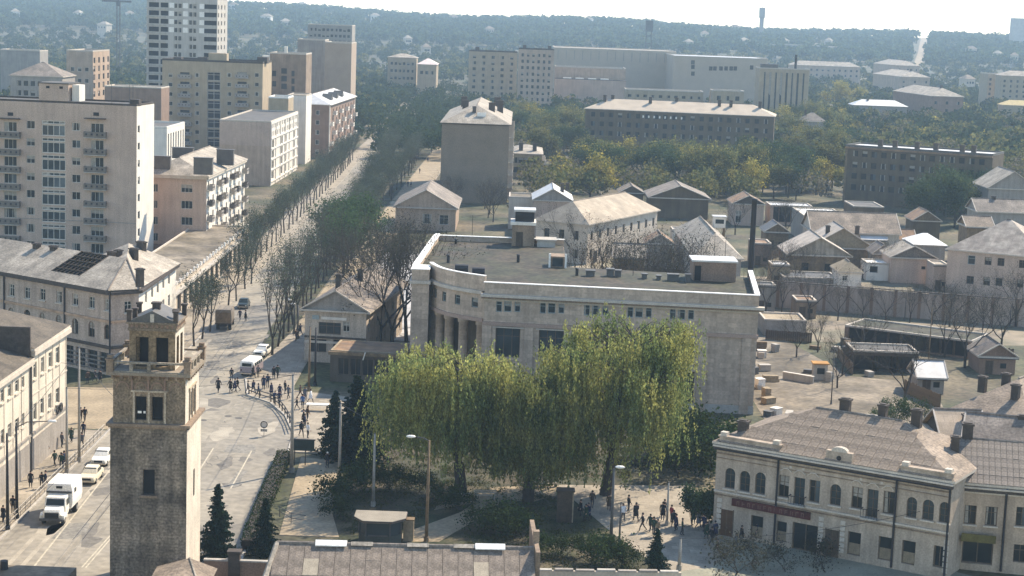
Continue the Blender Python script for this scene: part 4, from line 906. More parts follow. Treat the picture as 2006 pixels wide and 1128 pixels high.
def block(name, label, pts, h, wall, specs=(), roof='flat', rmat=None, rh=2.6, axis='x', group=None, cat='apartment block', o=.4, ph=.5, gable=None, inset=None, z0=0.0, band=True, edge=None):
    b = Bld(name, label, cat, pts, h, wall, group, z0)
    for (i, n, zs, w, hh, st, m) in specs: b.even(i, n, zs, w, hh, st, m)
    b.walls()
    if roof == 'flat': b.R = b.flat(rmat or m_flat, edge or m_trim, ph)
    else:
        b.R = b.hip(rh, rmat or m_slate, inset, o, axis, gable)
    return b
def fl(n, base=1.0, step=3.0): return [base+step*k for k in range(n)]
def blocks_left():
    # four/five-storey pale block with the hipped roof
    c, rb = G(405,347,15), G(480,313,15)
    b = Bld('walk_up_block', 'five storey pale block with hipped slate roof and large dark roof vents', 'apartment block', rect_r(c, rb, 12.5), 15, m_pinkish)
    for v in (361,393,425,457): b.px(0, 355, v, 377, v+16, 'three'); b.px(0, 300, v-1, 309, v+15, 'two')
    L = b.side(1)[2]; xs_ = [1.2+(L-4)*k/8 for k in range(9)]
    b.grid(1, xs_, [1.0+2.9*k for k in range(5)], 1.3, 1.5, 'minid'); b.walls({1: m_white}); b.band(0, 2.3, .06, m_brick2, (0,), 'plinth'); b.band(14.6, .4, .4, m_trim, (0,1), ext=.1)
    for k, x in enumerate(xs_):
        if k % 3 != 1:
            for r in range(1, 5): b.balcony(1, x-.5, .9+2.9*r, 2.4, 1.0, 1.0, M('loggia_board', (0.09,0.08,0.075), var=.3) if (k+r) % 2 else m_grey, m_concrete)
    r = b.hip(2.8, m_slateL, o=.5, axis='y', inset=6)
    for (u0, u1, vb, vt) in ((379,415,334,309),(424,456,316,293),(337,377,303,289),(302,333,326,306)):
        p = G(u0, vb, 16.5); q = G(u1, vb, 16.5); lp = Matrix.Rotation(-b.rz,3,'Z') @ (p-b.P[0]); w = (q-p).length; hh = (vb-vt)*p.y/3500
        MB().box((lp.x,lp.y,15.8),(lp.x+w,lp.y+1.2,16.5+hh)).box((lp.x-.1,lp.y-.1,16.501+hh),(lp.x+w+.1,lp.y+1.3,16.6+hh)).build('vent_stack', m_tindark, r)
    MB().xprism([(-1.2,0),(1.2,0),(0,1.1)], -.7, .7).build('dormer', m_soot, r, (3.2,2.2,15.9), rz=math.pi/2)
    # honeycomb block
    c, rb = G(531,240,16.7), G(593,216,16.7); rb = Vector((rb.x, 520, 0))
    b = Bld('office_block', 'white fronted office block with rows of dark balcony openings on the avenue', 'office', rect_r(c, rb, 13.5), 16.7, m_warm)
    L = b.side(1)[2]
    for z in (15.0, 12.9): b.even(1, 16, (z,), 1.3, 1.3, 'minid', 1.5)
    for k in range(4):
        z = 1.6+2.75*k
        for x in (2, L*.36, L*.5, L*.83): b.op(1, x, z, 3.6 if x > 3 else 4.2, 2.0, 'loggia')
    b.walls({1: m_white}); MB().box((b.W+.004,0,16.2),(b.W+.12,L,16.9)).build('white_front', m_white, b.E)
    fr = MB()
    for z in (.9,4.0,6.75,9.5,12.25): fr.prism([b.pt(1,0,-.25,0)[:2], b.pt(1,L,-.25,0)[:2], b.pt(1,L,-.004,0)[:2], b.pt(1,0,-.004,0)[:2]], z, z+.35)
    fr.build('floor_band', m_white, b.E)
    for k in range(7): MB().box((0,-.2,.2),(.5,-.005,16.1)).build('fin', m_white, b.E, b.pt(1, (L-.5)*k/6, 0, 0), b.fr(1)[3])
    MB().prism([b.pt(0,-.0,-.03,0)[:2], b.pt(0,b.W,-.03,0)[:2], b.pt(0,b.W,-.004,0)[:2], b.pt(0,0,-.004,0)[:2]], 10.5, 16.6).build('pale_panel', m_pinkish, b.E); b.flat(m_flatd, m_trim, .4)
    # small white block with tall narrow windows
    c, rb = G(327,252,17), G(375,238,17)
    b = Bld('white_hall', 'small white hall with a row of tall narrow windows behind the pale block', 'hall', rect_r(c, Vector((rb.x,447,0)), 9), 17, m_white)
    b.even(1, 7, (9.5,), 1.3, 6.2, 'minid', 1.2); b.walls(); b.flat(m_flatd, m_white, .5)
    # tan nine-storey tower with lattice stair
    h = 28.5; P0, P1 = G(318,121,h), G(515,125,h); P0.y = P1.y = 560; sc = 560/580
    P0 = AT(318,121,560); P1 = AT(515,125,560); h = P1.z
    b = Bld('tan_tower_block', 'nine storey yellow brick block with a lattice stair strip behind the pale houses', 'apartment block', rect(P0, P1, 20), h, m_brick3)
    for r in range(9):
        v = 143+18.6*r
        b.px(0, 406, v-2, 432, v+15, 'lattice')
        for u in (334, 386, 449, 503): b.px(0, u-4, v, u+4, v+8, 'mini')
        for u in (362, 474): b.px(0, u-9, v-2, u+9, v+9, 'minid')
    b.walls()
    for r in range(9):
        for u in (362, 474):
            s0, z = b.at(0, u-13, 152+18.6*r); s1, _ = b.at(0, u+13, 152+18.6*r); b.balcony(0, s0, z, s1-s0, 1.1, 1.1, m_grey, m_concrete)
    rf = b.flat(m_flatd, m_soot, .6)
    for u0, u1, v in ((335,350,112),(382,398,112),(404,440,104),(500,520,112)):
        s0 = b.at(0, u0, 120)[0]; s1 = b.at(0, u1, 120)[0]; z = b.at(0, u0, v)[1]; MB().box((s0,4,h),(s1,8,max(z,h+1))).build('roof_vent', m_soot if u0 != 404 else m_brick3, rf)
    # unfinished sixteen-storey tower
    P0, P1, P2 = AT(287,100,640), AT(425,100,640), AT(442,100,662)
    b = Bld('unfinished_tower', 'tall unfinished concrete frame tower with open dark storeys at top left', 'tower block', rect(P0, P1, 22), 48.6, m_panel)
    for r in range(18):
        z = 48.6-1.2-2.85*(r+1)+.75
        if z < 3: continue
        for u0, u1 in ((291,311),(314,329)): b.op(0, b.at(0,u0,100)[0], z, b.at(0,u1,100)[0]-b.at(0,u0,100)[0], 1.7, 'void')
        for u0, u1 in ((341,347),(349,355),(370,376),(378,384)): b.op(0, b.at(0,u0,100)[0], z, b.at(0,u1,100)[0]-b.at(0,u0,100)[0], 1.5, 'minid')
        b.op(0, b.at(0,399,100)[0], z, b.at(0,424,100)[0]-b.at(0,399,100)[0], 1.6, 'void')
        b.op(1, 1.5, z, 2.2, 1.5, 'void'); b.op(1, 8, z, 2.6, 1.5, 'void'); b.op(1, 15, z, 2.2, 1.5, 'void')
    b.walls(); b.flat(m_flatd, m_concrete, .4, out=.0)
    for r in range(16):
        z = 48.6-1.2-2.85*(r+1)
        if r < 4:
            for u0 in (331,358,390):
                x = b.at(0,u0,100)[0]; MB().box((x,-.05,z+.7),(x+1.7,-.004,z+2.5)).build('white_panel', m_whitep, b.E)
        MB().box((-.3,-.3,z+.1),(b.W*.27,-.004,z+.5)).build('floor_edge', m_concrete, b.E)
    # brown wing and brick towers behind
    P0, P1 = AT(529,105,600), AT(600,105,600)
    b = block('brown_brick_wing', 'plain brown brick wing with a dark stair strip beside the tan tower', rect(P0, P1, 16), P0.z, m_brick, rmat=m_flatd)
    for u0, u1, v in ((551,562,135),(551,562,150),(551,562,165),(571,577,140),(571,577,155),(571,577,170),(533,541,140),(533,541,160)):
        s0, z = b.at(0,u0,v+9); MB().box((s0,-.02,z),(b.at(0,u1,v)[0],-.004,z+1.8)).build('window', m_glass, b.E)
    MB().box((b.W*.37,2,b.h),(b.W*.45,3,b.h+2.6)).build('vent_shaft', m_white, b.R)
    MB().box((-2.6,.2,0),(-.02,4,b.h-.6)).build('stair_tower', m_white, b.E)
    P0, P1 = AT(583,78,700), AT(637,80,700); block('grey_brick_tower', 'blank grey brick slab tower behind the hipped white roof', rect(P0, P1, 14), P0.z, m_grey, rmat=m_flatd)
    P0, P1 = AT(637,84,670), AT(689,84,670); block('blank_brick_tower', 'blank tan brick tower with one sunlit side', rect(P0, P1, 20), P0.z, M('tan_brick', (0.36,0.285,0.225), var=.08, scale=.3, fine=.14, fscale=5), rmat=m_flatd)
    P0, P1 = AT(603,48,930), AT(690,46,930); b = block('far_slab_block', 'long grey slab block rising behind the blank brick towers', rect(P0, P1, 18), P0.z, m_grey, ((0,10,[P0.z-3-3*k for k in range(4)],1.4,1.4,'minid',1),), rmat=m_flatd)
    # white-roofed five-storey block with chequered balconies
    c, rb = G(645,206,16.8), G(698,188,16.8)
    b = Bld('chequered_block', 'dark brick block with white hipped roof and chequered balconies facing the avenue', 'apartment block', rect_r(c, Vector((rb.x,628,0)), 13), 16.8, m_brick2)
    b.even(0, 2, fl(5,1.2,3.1), 1.2, 1.5, 'mini', 3.0); L = b.side(1)[2]; b.even(1, 9, fl(5,1.2,3.1), 1.6, 1.7, 'minid', 1.5); b.walls()
    for k in range(9):
        for r in range(5):
            if (k+r) % 2: b.balcony(1, 1.2+(L-4.5)*k/8, 1.0+3.1*r, 3.2, 1.1, 1.1, m_white, m_white)
    MB().box((b.W+.004,-.01,0),(b.W+.3,.8,16.7)).build('white_edge', m_white, b.E)
    r = b.hip(2.8, m_tin, o=.7, axis='y', inset=8, fascia=m_white)
    for k in range(3): MB().xprism([(-2.2,0),(2.2,0),(0,1.9)], -1.6, 1.6).build('dormer', m_tindark, r, (b.W-2.6, 14+13*k, 17.9), rz=0)
    P0, P1 = AT(563,187,540), AT(600,186,540); block('white_annex', 'low white flat roofed annex beside the chequered block', rect(P0, P1, 14), P0.z, m_white, rmat=m_yard, ph=.3)
    P0, P1 = AT(526,192,520), AT(565,194,520); block('yellow_annex', 'small yellow brick annex with a white roof edge below the stair tower', rect(P0, P1, 12), P0.z, m_brick3, ((0,2,(6,9,12),1.6,1.6,'minid',1.5),), rmat=m_yard, edge=m_whitep)
    # far left things between towers
    P0, P1 = AT(130,100,640), AT(182,96,640); b = block('balcony_block', 'small tan block with sunlit balcony end among trees, far left', rect(P0, P1, 26), P0.z, m_warm, ((0,3,(P0.z-7,P0.z-11),1.4,1.5,'mini',1.5),(1,4,[P0.z-4-3*k for k in range(5)],2.6,2,'minid',1)), rmat=m_flatd, edge=m_trim)
    P0, P1 = AT(205,170,520), AT(316,182,520); block('red_flat_annex', 'long low reddish building with pale roof edge behind the nine storey block', rect(P0, P1, 12), P0.z, m_brick2, rmat=m_slateL, ph=.4, cat='building')
    P0, P1 = AT(20,148,560), AT(122,150,560); block('hipped_grey_house', 'grey house with a low hipped slate roof, far left', rect(P0, P1, 16), P0.z, m_grey, ((0,6,(P0.z-3,P0.z-6),1.4,1.6,'minid',2),), roof='hip', rmat=m_slate, rh=4, cat='house')
    P0, P1 = AT(0,98,800), AT(78,96,800); block('pale_roof_works', 'low works building with pale roof strip at the far left edge', rect(P0, P1, 14), P0.z, m_grey, rmat=m_slateL, cat='building')
blocks_left()

def blocks_right():
    P0, P1 = G(866,241,19.6), G(998,246,19.6); P0.y = P1.y
    b = Bld('blank_gable_block', 'dark brick apartment block with a blank end wall and pale hipped roof', 'apartment block', rect(P0, P1, 62), 19.6, m_darkwall)
    b.even(1, 12, fl(6,1.2,3.1), 1.5, 1.6, 'minid', 2); b.walls()
    for k in range(12):
        for r in range(6):
            if k % 2 == 0: b.balcony(1, 1.8+57*k/11, 1.0+3.1*r, 3, 1.2, 1.1, m_trim, m_concrete)
    MB().prism([b.pt(0,0,-.03,0)[:2], b.pt(0,b.W,-.03,0)[:2], b.pt(0,b.W,-.004,0)[:2], b.pt(0,0,-.004,0)[:2]], 0, 19.4).build('end_wall', M('olive_brick', (0.205,0.165,0.125), var=.1, scale=.3, fine=.15, fscale=6), b.E)
    r = b.hip(4.2, m_slateL, o=.5, axis='y', inset=9, fascia=m_soot)
    b.chimney(r, 7.8, 5.0, 20.6, .9, .9, 3.0); MB().box((8.6,3.0,20.2),(10.8,3.3,22.4)).build('tin_patch', m_whitep, r)
    for x, y in ((12,16),(14,30),(5,24),(4,44),(13,48)): b.chimney(r, x, y, 21, 1.6, 1.2, 3.2)
    P0, P1 = AT(1000,301,520), AT(1062,304,520)
    b = block('balcony_walk_up', 'small three storey block with pale roof and sunlit balcony end', rect(P0, P1, 26), P0.z, m_brick3, ((0,5,(P0.z-2.6,P0.z-5.4),1.4,1.6,'minid',1),(1,4,(P0.z-2.6,P0.z-5.4,P0.z-8),2,1.8,'minid',1)), roof='hip', rmat=m_slateL, rh=1.8)
    for k in range(4):
        for rr in range(3): b.balcony(1, 1+6*k, P0.z-2.9-2.8*rr, 3, 1.2, 1.1, m_white, m_concrete)
    for x in (3,7): b.chimney(b.R, x, 4, P0.z+.8, 1.2, .8, 2)
    # nine-storey pair with the factory
    P0, P1 = AT(919,100,900), AT(1014,104,900); b = block('olive_tower_block', 'nine storey olive block, left one of the pair above the trees', rect(P0, P1, 18), P0.z, m_brick3, ((0,5,[P0.z-3.4-3*k for k in range(8)],1.6,1.5,'minid',2.0),), rmat=m_flatd, edge=m_soot)
    MB().box((3,2,b.h),(5,5,b.h+2.2)).build('roof_vent', m_soot, b.R)
    P0, P1 = AT(1016,96,860), AT(1086,95,860); b = block('tan_nine_storey', 'nine storey tan block with dark stair window strip, right one of the pair', rect(P0, P1, 16), P0.z, m_warm, ((0,6,[P0.z-3.4-3*k for k in range(9)],1.2,1.5,'minid',1.5),), rmat=m_flatd, edge=m_soot)
    for x in (2, 14): MB().box((x,3,b.h),(x+1.6,5,b.h+2)).build('roof_vent', m_soot, b.R)
    P0, P1 = AT(1086,94,1010), AT(1325,104,1010); b = block('factory_hall', 'long windowless tan factory hall across the middle distance', rect(P0, P1, 60), P0.z, M('factory_panel', (0.40,0.345,0.28), var=.06, scale=.2, fine=.1, fscale=3), rmat=m_slateL, cat='factory')
    for k in range(14): MB().box((2+k*4.6,-.05,b.h-6),(2.4+k*4.6,-.004,b.h-.8)).build('panel_joint', m_grey, b.E)
    P0, P1 = AT(1320,110,960), AT(1505,118,960); b = block('factory_wing', 'lower right wing of the factory with scattered windows', rect(P0, P1, 50), P0.z, M('factory_panel', (0.40,0.345,0.28)), rmat=m_tin, cat='factory')
    for u, v in ((1357,122),(1357,131),(1357,144),(1472,132),(1392,134),(1400,134),(1412,134),(1422,134),(1432,134),(1440,134)):
        s0, z = b.at(0,u,v+4); MB().box((s0-.9,-.05,z),(s0+1,-.004,z+2.2)).build('window', m_glass, b.E)
    P0, P1 = AT(1088,131,900), AT(1226,134,900); b = block('stepped_factory_annex', 'stepped tan annex with a row of pale skylights before the factory', rect(P0, P1, 20), P0.z, m_warm, rmat=m_flatd, cat='factory')
    MB().box((0,-6,0),(b.W,-.01,b.h-5.6)).build('lower_step', m_pinkish, b.E)
    for k in range(4): MB().box((4+k*6.2,-6.05,b.h-5.3),(8+k*6.2,-3,b.h-4.8)).build('skylight', m_whitep, b.E)
    MB().box((-.1,-6.1,b.h-5.59),(b.W+.1,0,b.h-5.31)).build('step_roof', m_flatd, b.E)
    P0, P1 = AT(1226,176,800), AT(1378,182,800); block('tan_strip_building', 'low tan strip building with a dark window band below the factory', rect(P0, P1, 14), P0.z, m_brick3, ((0,10,(P0.z-3,),1.6,1.2,'minid',1),), rmat=m_slateL, cat='building')
    P0, P1 = AT(1396,178,790), AT(1458,180,790); block('small_tan_house', 'small tan house with three windows right of the tan strip', rect(P0, P1, 12), P0.z, m_brick3, ((0,3,(P0.z-4,),1.8,2,'minid',2),), rmat=m_slateL, cat='house')
    # long dark school with sunlit roof
    P0, P1 = AT(1147,213,625), AT(1517,229,615); b = block('long_dark_block', 'long dark four storey block with pale sunlit roof among trees', rect(P0, P1, 17), P0.z, m_darkwall, ((0,20,[P0.z-2.6-3.2*k for k in range(3)],1.5,1.7,'minid',2),), roof='hip', rmat=M('pale_brown_roof', (0.44,0.375,0.30), var=.12, scale=.3), rh=3.4, o=.5)
    for x in (6,8.5,22,31,46,50,60): b.chimney(b.R, x, 8.5 if x % 2 else 6, b.zt+2, 1.1, .9, 2.4)
    for k in range(8): MB().box((20+k*1.9,-.06,P0.z-2.2),(20.5+k*1.9,-.005,P0.z-1.4)).build('window_vent', m_whitep, b.E)
    P0, P1 = AT(1657,286,480), AT(1945,308,462); b = block('dark_slab_block', 'dark five storey block with a pale tin roof edge right of centre', rect(P0, P1, 13), P0.z, m_darkwall, ((0,14,[P0.z-2.6-3*k for k in range(4)],1.5,1.6,'minid',2),), rmat=m_tin, ph=.5, edge=m_tindark)
    b.band(P0.z-.5, .4, .7, m_rust, (0,), 'eaves'); 
    for x in (8,12,18,23,30,33): b.chimney(b.R, x, 5, P0.z, 1.2, 1, 1.8)
    MB().prism([b.pt(0,.6,-.02,0)[:2], b.pt(0,.0,-.02,0)[:2], b.pt(0,0,-.004,0)[:2], b.pt(0,.6,-.004,0)[:2]], 0, P0.z-.6).build('corner_strip', m_wood, b.E)
    P0, P1 = AT(1488,134,850), AT(1586,138,850); b = block('ribbed_office', 'brick office tower with vertical window ribs and a dark pipe on the roof', rect(P0, P1, 14), P0.z, m_brick3, ((0,8,(3,),1.0,P0.z-4.6,'minid',2.2),), rmat=m_flatd, cat='office')
    MB().tube((17.5,4,P0.z),(17.5,4,P0.z+7),.6,.6,8).build('flue', m_black, b.R); MB().box((1,2,P0.z),(9,6,P0.z+2.2)).build('roof_hut', m_tindark, b.R)
    P0, P1 = AT(1550,127,1450), AT(1686,130,1450); block('pink_roof_school', 'long low house with pinkish sunlit roof right of the ribbed tower', rect(P0, P1, 16), P0.z, m_warm, ((0,12,(P0.z-4,P0.z-8),1.6,1.6,'minid',2),), roof='hip', rmat=m_slateL, rh=3.5, cat='house')
    P0, P1 = AT(1672,206,900), AT(1777,210,900); b = block('white_roof_house', 'house with a bright white hipped roof among the right hand trees', rect(P0, P1, 12), P0.z, m_grey, roof='hip', rmat=m_tin, rh=2.8, cat='house', o=.6)
    b.chimney(b.R, 8, 5, b.zt+1, .9, .9, 1.8)
    P0, P1 = AT(1570,238,690), AT(1618,241,690); b = block('grey_roof_cottage', 'small grey slate cottage with two chimneys right of the long dark block', rect(P0, P1, 9), P0.z, m_grey, roof='hip', rmat=m_slate, rh=3.2, cat='house'); b.chimney(b.R, 2, 4, b.zt+2, .8, .8, 2)
    for i, (u0, u1, v, y, rmat, lab) in enumerate(((1755,1802,128,1480,m_slateL,'uppermost of the stepped pale roofed blocks below the hill road'),(1762,1822,150,1250,m_slateL,'middle one of the stepped pale roofed blocks below the hill road'),(1822,1888,188,930,m_slateL,'nearest of the stepped pale roofed blocks with a dark brick end wall'))):
        P0, P1 = AT(u0,v,y), AT(u1,v+2,y); b = block('stepped_block', lab, rect_r(P1, P1+Vector((-.12*60,60,0)), (P1-P0).length), P0.z, m_brick2 if i == 2 else m_warm, ((0,3,(P0.z-4,P0.z-8),1.4,1.6,'minid',2),), roof='hip', rmat=rmat, rh=4, axis='y', group='stepped blocks'); b.chimney(b.R, b.W*.5, 10, b.zt+3, 1.2, 1.2, 2)
    P0, P1 = AT(1962,148,1100), AT(2040,150,1100); block('ochre_block', 'ochre apartment block at the right edge among trees', rect(P0, P1, 14), P0.z, m_brick3, ((0,6,[P0.z-4-3*k for k in range(4)],1.4,1.6,'minid',1.5),), roof='hip', rmat=m_slateL, rh=3)
    P0, P1 = AT(1936,145,1120), AT(1962,147,1120); block('ochre_wing', 'narrow ochre wing left of the ochre block', rect(P0, P1, 20), P0.z, m_brick3, ((0,2,[P0.z-4-3*k for k in range(4)],1.4,1.6,'minid',1),), rmat=m_slateL)
    P0, P1 = AT(1965,206,930), AT(2030,212,930); block('yellow_roof_house', 'low house with yellowish sunlit roof at the right edge', rect(P0, P1, 10), P0.z, m_brick3, roof='hip', rmat=M('yellow_roof', (.5,.4,.2), var=.15), rh=2.6, cat='house')
blocks_right()
# ---------------------------------------------------------------- houses in the middle and on the right
def house(name, label, a, b, y, depth, wall, rmat, rh=2.5, roof='hip', axis='y', gable=False, specs=(), yb=None, o=.4, cat='house', chim=(), win=(), inset=None, ph=.3, hmin=2.2):
    P0, P1 = AT(*a, y), AT(*b, yb or y); h = max(hmin, (P0.z+P1.z)/2)
    B = Bld(name, label, cat, rect(P0, P1, depth), h, wall)
    for w in win: B.px(0, *w)
    for (i, n, zs, w, hh, st, m) in specs: B.even(i, n, zs, w, hh, st, m)
    B.walls()
    B.R = B.flat(rmat, m_trim, ph) if roof == 'flat' else B.hip(rh, rmat, inset, o, axis, (gable if gable else None))
    for (x, yy, hh) in chim: B.chimney(B.R, x*B.W, yy*B.D, h+(rh*.6 if roof != 'flat' else 0), .8, .7, hh)
    return B
rpf = random.Random(12)
def houses():
    b = Bld('pediment_house', 'two storey house with gabled slate roof at the avenue corner', 'house', rect((-27.2,232.8),(-19.0,231.8),26), 6.9, M('stained_plaster', (0.46,0.39,0.32), var=.15, scale=.5, fine=.14, fscale=5, streak=.2))
    b.px(0, 624, 631, 668, 655, 'big'); b.px(0, 672, 629, 685, 650, 'twot'); b.px(0, 606, 664, 640, 690, 'shop'); b.px(0, 652, 666, 690, 692, 'shop')
    b.even(1, 5, (.9,4.1), 1.2, 1.6, 'twot', 1.5); b.even(3, 6, (.9,4.1), 1.2, 1.6, 'twot', 1.5); b.walls(); b.band(3.3, .25, .25, m_soot, (0,), 'string_course'); b.band(2.6, .3, .12, m_trim, (0,), 'fascia')
    r = b.hip(2.7, m_slate, o=.6, axis='y', gable=m_grey); b.chimney(r, 3.3, 5, 8.8, .7, .7, 2.2); b.chimney(r, 4.8, 12, 8.8, .7, .7, 2.0)
    MB().box((1.0,-.12,5.75),(1.9,-.02,6.3)).build('shop_sign', m_framet, b.E); MB().box((2.2,-.1,5.8),(5.6,-.02,6.15)).build('sign_letters', m_white, b.E)
    e = Bld('flat_annex', 'low dark annex with a sandy flat roof in front of the pediment house', 'building', rect((-22.5,220.4),(-13.0,219.7),7.5), 3.9, M('annex_plaster', (0.11,0.092,0.075), var=.15, scale=.5, streak=.2))
    e.even(0, 5, (.9,), 1.4, 2.2, 'shop', 1); e.walls(); e.band(3.5, .4, .4, m_wood, (0,), 'eaves', ext=.2); e.flat(m_rust, m_sand, .12)
    MB().tube((4.2,-.3,3.0),(4.5,-.5,4.0),.08,.08,6).build('bracket_lamp', m_whitep, e.E)
    house('gable_cottage', 'brownish cottage with a broad gable left of the big flat roof', (775,406), (893,411), 383, 22, m_warm, m_slate, 3.9, gable=m_warm, win=((828,419,845,438,'twot'),(861,421,878,440,'twot')), o=.6)
    b = house('tin_roof_house', 'grey house with bright tin gable roof behind the big flat roof', (1046,392), (1120,397), 380, 14, m_pinkish, m_tin, 2.5, gable=m_grey, chim=((.75,.4,1.8),(.9,.7,1.5)), win=((1057,440,1066,456,'twot'),(1095,415,1107,428,'dark')))
    house('glazed_porch', 'small white porch with dark sloping roof on the grey house', (1068,440), (1118,444), 370, 6, m_white, m_tindark, 1.6, gable=m_soot, win=((1085,449,1093,462,'twot'),(1105,450,1114,464,'dark')))
    house('pale_block_house', 'pale flat block left of the tin roofed house', (997,387), (1044,389), 392, 10, m_pale, m_yard, roof='flat')
    c, rb = G(1152,441,7.6), G(1288,413,7.6)
    b = Bld('two_storey_barrack', 'long two storey house with hipped brown roof behind the bare trees', 'house', rect_r(c, rb, 11), 7.6, m_pale)
    b.even(1, 9, (1.0,4.6), 1.1, 1.7, 'brown', 1.4); b.even(0, 3, (1.0,4.6), 1.1, 1.7, 'brown', 1.8); b.walls(); b.R = b.hip(3.6, M('brown_slate', (.36,.305,.24), var=.16, scale=.4, brick=(1.1,1.6,.8,(0,0,0))), o=.5, axis='y', inset=5); b.door(1, 3.2, 1.4, 2.3, m_dark)
    house('ridge_roof_house', 'dark house with white ridge lines among trees behind the brown roof', (1275,386), (1388,393), 425, 14, m_darkwall, m_slate, 3.0, gable=m_darkwall, o=.7)
    b = house('pink_pediment_house', 'narrow pink house with dark pediment near the smokestack', (1437,399), (1497,403), 415, 10, m_pinkish, m_rust, 2.0, gable=m_soot, win=((1441,413,1452,436,'twot'),(1470,414,1480,436,'twot')))
    house('colonnade_shed', 'low open shed with pillars right of the pink house', (1509,402), (1592,408), 420, 8, m_warm, m_tin, roof='flat', specs=((0,4,(.6,),4.2,3.6,'void',.8),))
    house('white_roof_shed', 'broad shed with a flat bright white roof', (1576,425), (1660,428), 385, 18, m_grey, m_whitep, roof='flat')
    house('brown_barn', 'long barn with dark slate roof and pale wall behind the gables', (1592,455), (1762,461), 366, 13, m_pale, m_slate2, 3.6, axis='x', gable=m_pale, specs=((0,8,(.8,),.8,2.4,'minid',5),))
    house('dark_roof_barn', 'dark flat barn under the trees left of the dark slab block', (1672,405), (1732,408), 410, 12, m_darkwall, m_flatd, roof='flat')
    house('cross_gable_house', 'house with pale rusty gables standing above the wooden front', (1588,484), (1712,491), 350, 11, m_wood, M('patched_slate', (.44,.39,.34), var=.22, scale=.5, brick=(1.1,1.6,.8,(0,0,0))), 4.0, gable=m_sand, chim=((.3,.3,1.6),(.8,.5,1.5)))
    house('wooden_gable_house', 'wooden fronted house with two attic windows behind the long wall', (1545,498), (1666,506), 334, 12, m_wood, M('patched_slate', (.44,.39,.34)), 3.4, gable=M('grey_boards', (.33,.29,.24), var=.2, scale=.8, streak=.3), win=((1570,515,1585,530,'dark'),(1615,517,1628,532,'dark')))
    house('dark_lean_to', 'low dark lean-to roof in front of the wooden house', (1534,543), (1642,550), 313, 8, m_grey, m_tindark, roof='flat')
    house('pale_shed', 'small pale hipped shed against the long wall', (1644,533), (1688,536), 308, 7, m_white, m_sand, 1.6, win=((1650,540,1660,550,'twot'),))
    house('white_outbuilding', 'low white outbuilding with dark openings beside the pale shed', (1698,517), (1748,519), 330, 6, m_white, m_whitep, roof='flat', win=((1704,522,1720,534,'dark'),))
    house('pink_hut', 'pink hut with low gable and one small window, left of the large pink house', (1747,504), (1833,510), 328, 9, m_pinkish, m_slateL, 2.2, gable=m_slate, win=((1805,522,1814,528,'dark'),))
    house('white_tin_hut', 'hut with a shining white tin roof behind the pink hut', (1790,480), (1852,483), 345, 9, m_grey, m_whitep, 1.8, axis='x')
    house('large_pink_house', 'large two storey pink house with mottled slate roof, right edge', (1857,488), (2045,508), 316, 17, m_pinkish, M('mottled_slate', (.30,.255,.22), var=.25, scale=.9, brick=(1.0,1.2,.75,(0,0,0)), c2=(.40,.35,.3)), 5.2, axis='x', yb=308, win=((1896,500,1910,518,'teal'),(1929,503,1942,519,'brown'),(1954,505,1967,521,'brown'),(1996,509,2008,525,'brown'),(1893,541,1907,556,'brown'),(1926,542,1939,559,'brown'),(1950,545,1964,560,'brown'),(1992,548,2005,563,'brown')))
    house('far_gable_house', 'grey gabled house with attic window at the right edge behind the trees', (1937,369), (2032,374), 425, 14, m_grey, m_slateL, 4.2, gable=m_grey, win=((1978,356,1990,366,'dark'),))
    house('low_slate_barn', 'low slate barn in front of the grey gabled house', (1915,415), (2030,420), 385, 9, m_grey, m_slate, 2.4, axis='x', gable=m_grey, chim=((.35,.5,1.6),))
    house('yellow_gable_hut', 'small hut with yellowish gable almost hidden by trees', (1790,432), (1842,436), 400, 8, m_darkwall, m_rust, 2.2, gable=m_wood)
    house('boiler_shed', 'low grey hipped shed behind the roof shed of the big building', (1362,506), (1452,508), 300, 40, m_grey, m_slateL, 3.4, inset=7)
    p = AT(1408,445,335); t = thing('lookout_cabin', 'small white lookout cabin on legs above the yard wall', 'cabin', (p.x,p.y,0))
    MB().box((-1.1,-1.1,p.z),(1.1,1.1,p.z+2.0)).build('cabin_wall', m_white, t); MB().box((-.8,-1.12,p.z+.8),(.8,-1.101,p.z+1.6)).build('pane', m_glass, t); MB().box((-1.3,-1.3,p.z+2.001),(1.3,1.3,p.z+2.2)).build('roof', m_tin, t)
    for x in (-1,1):
        for y in (-1,1): MB().tube((x,y,0),(x,y,p.z),.12,.12,6).build('leg', m_wood, t)
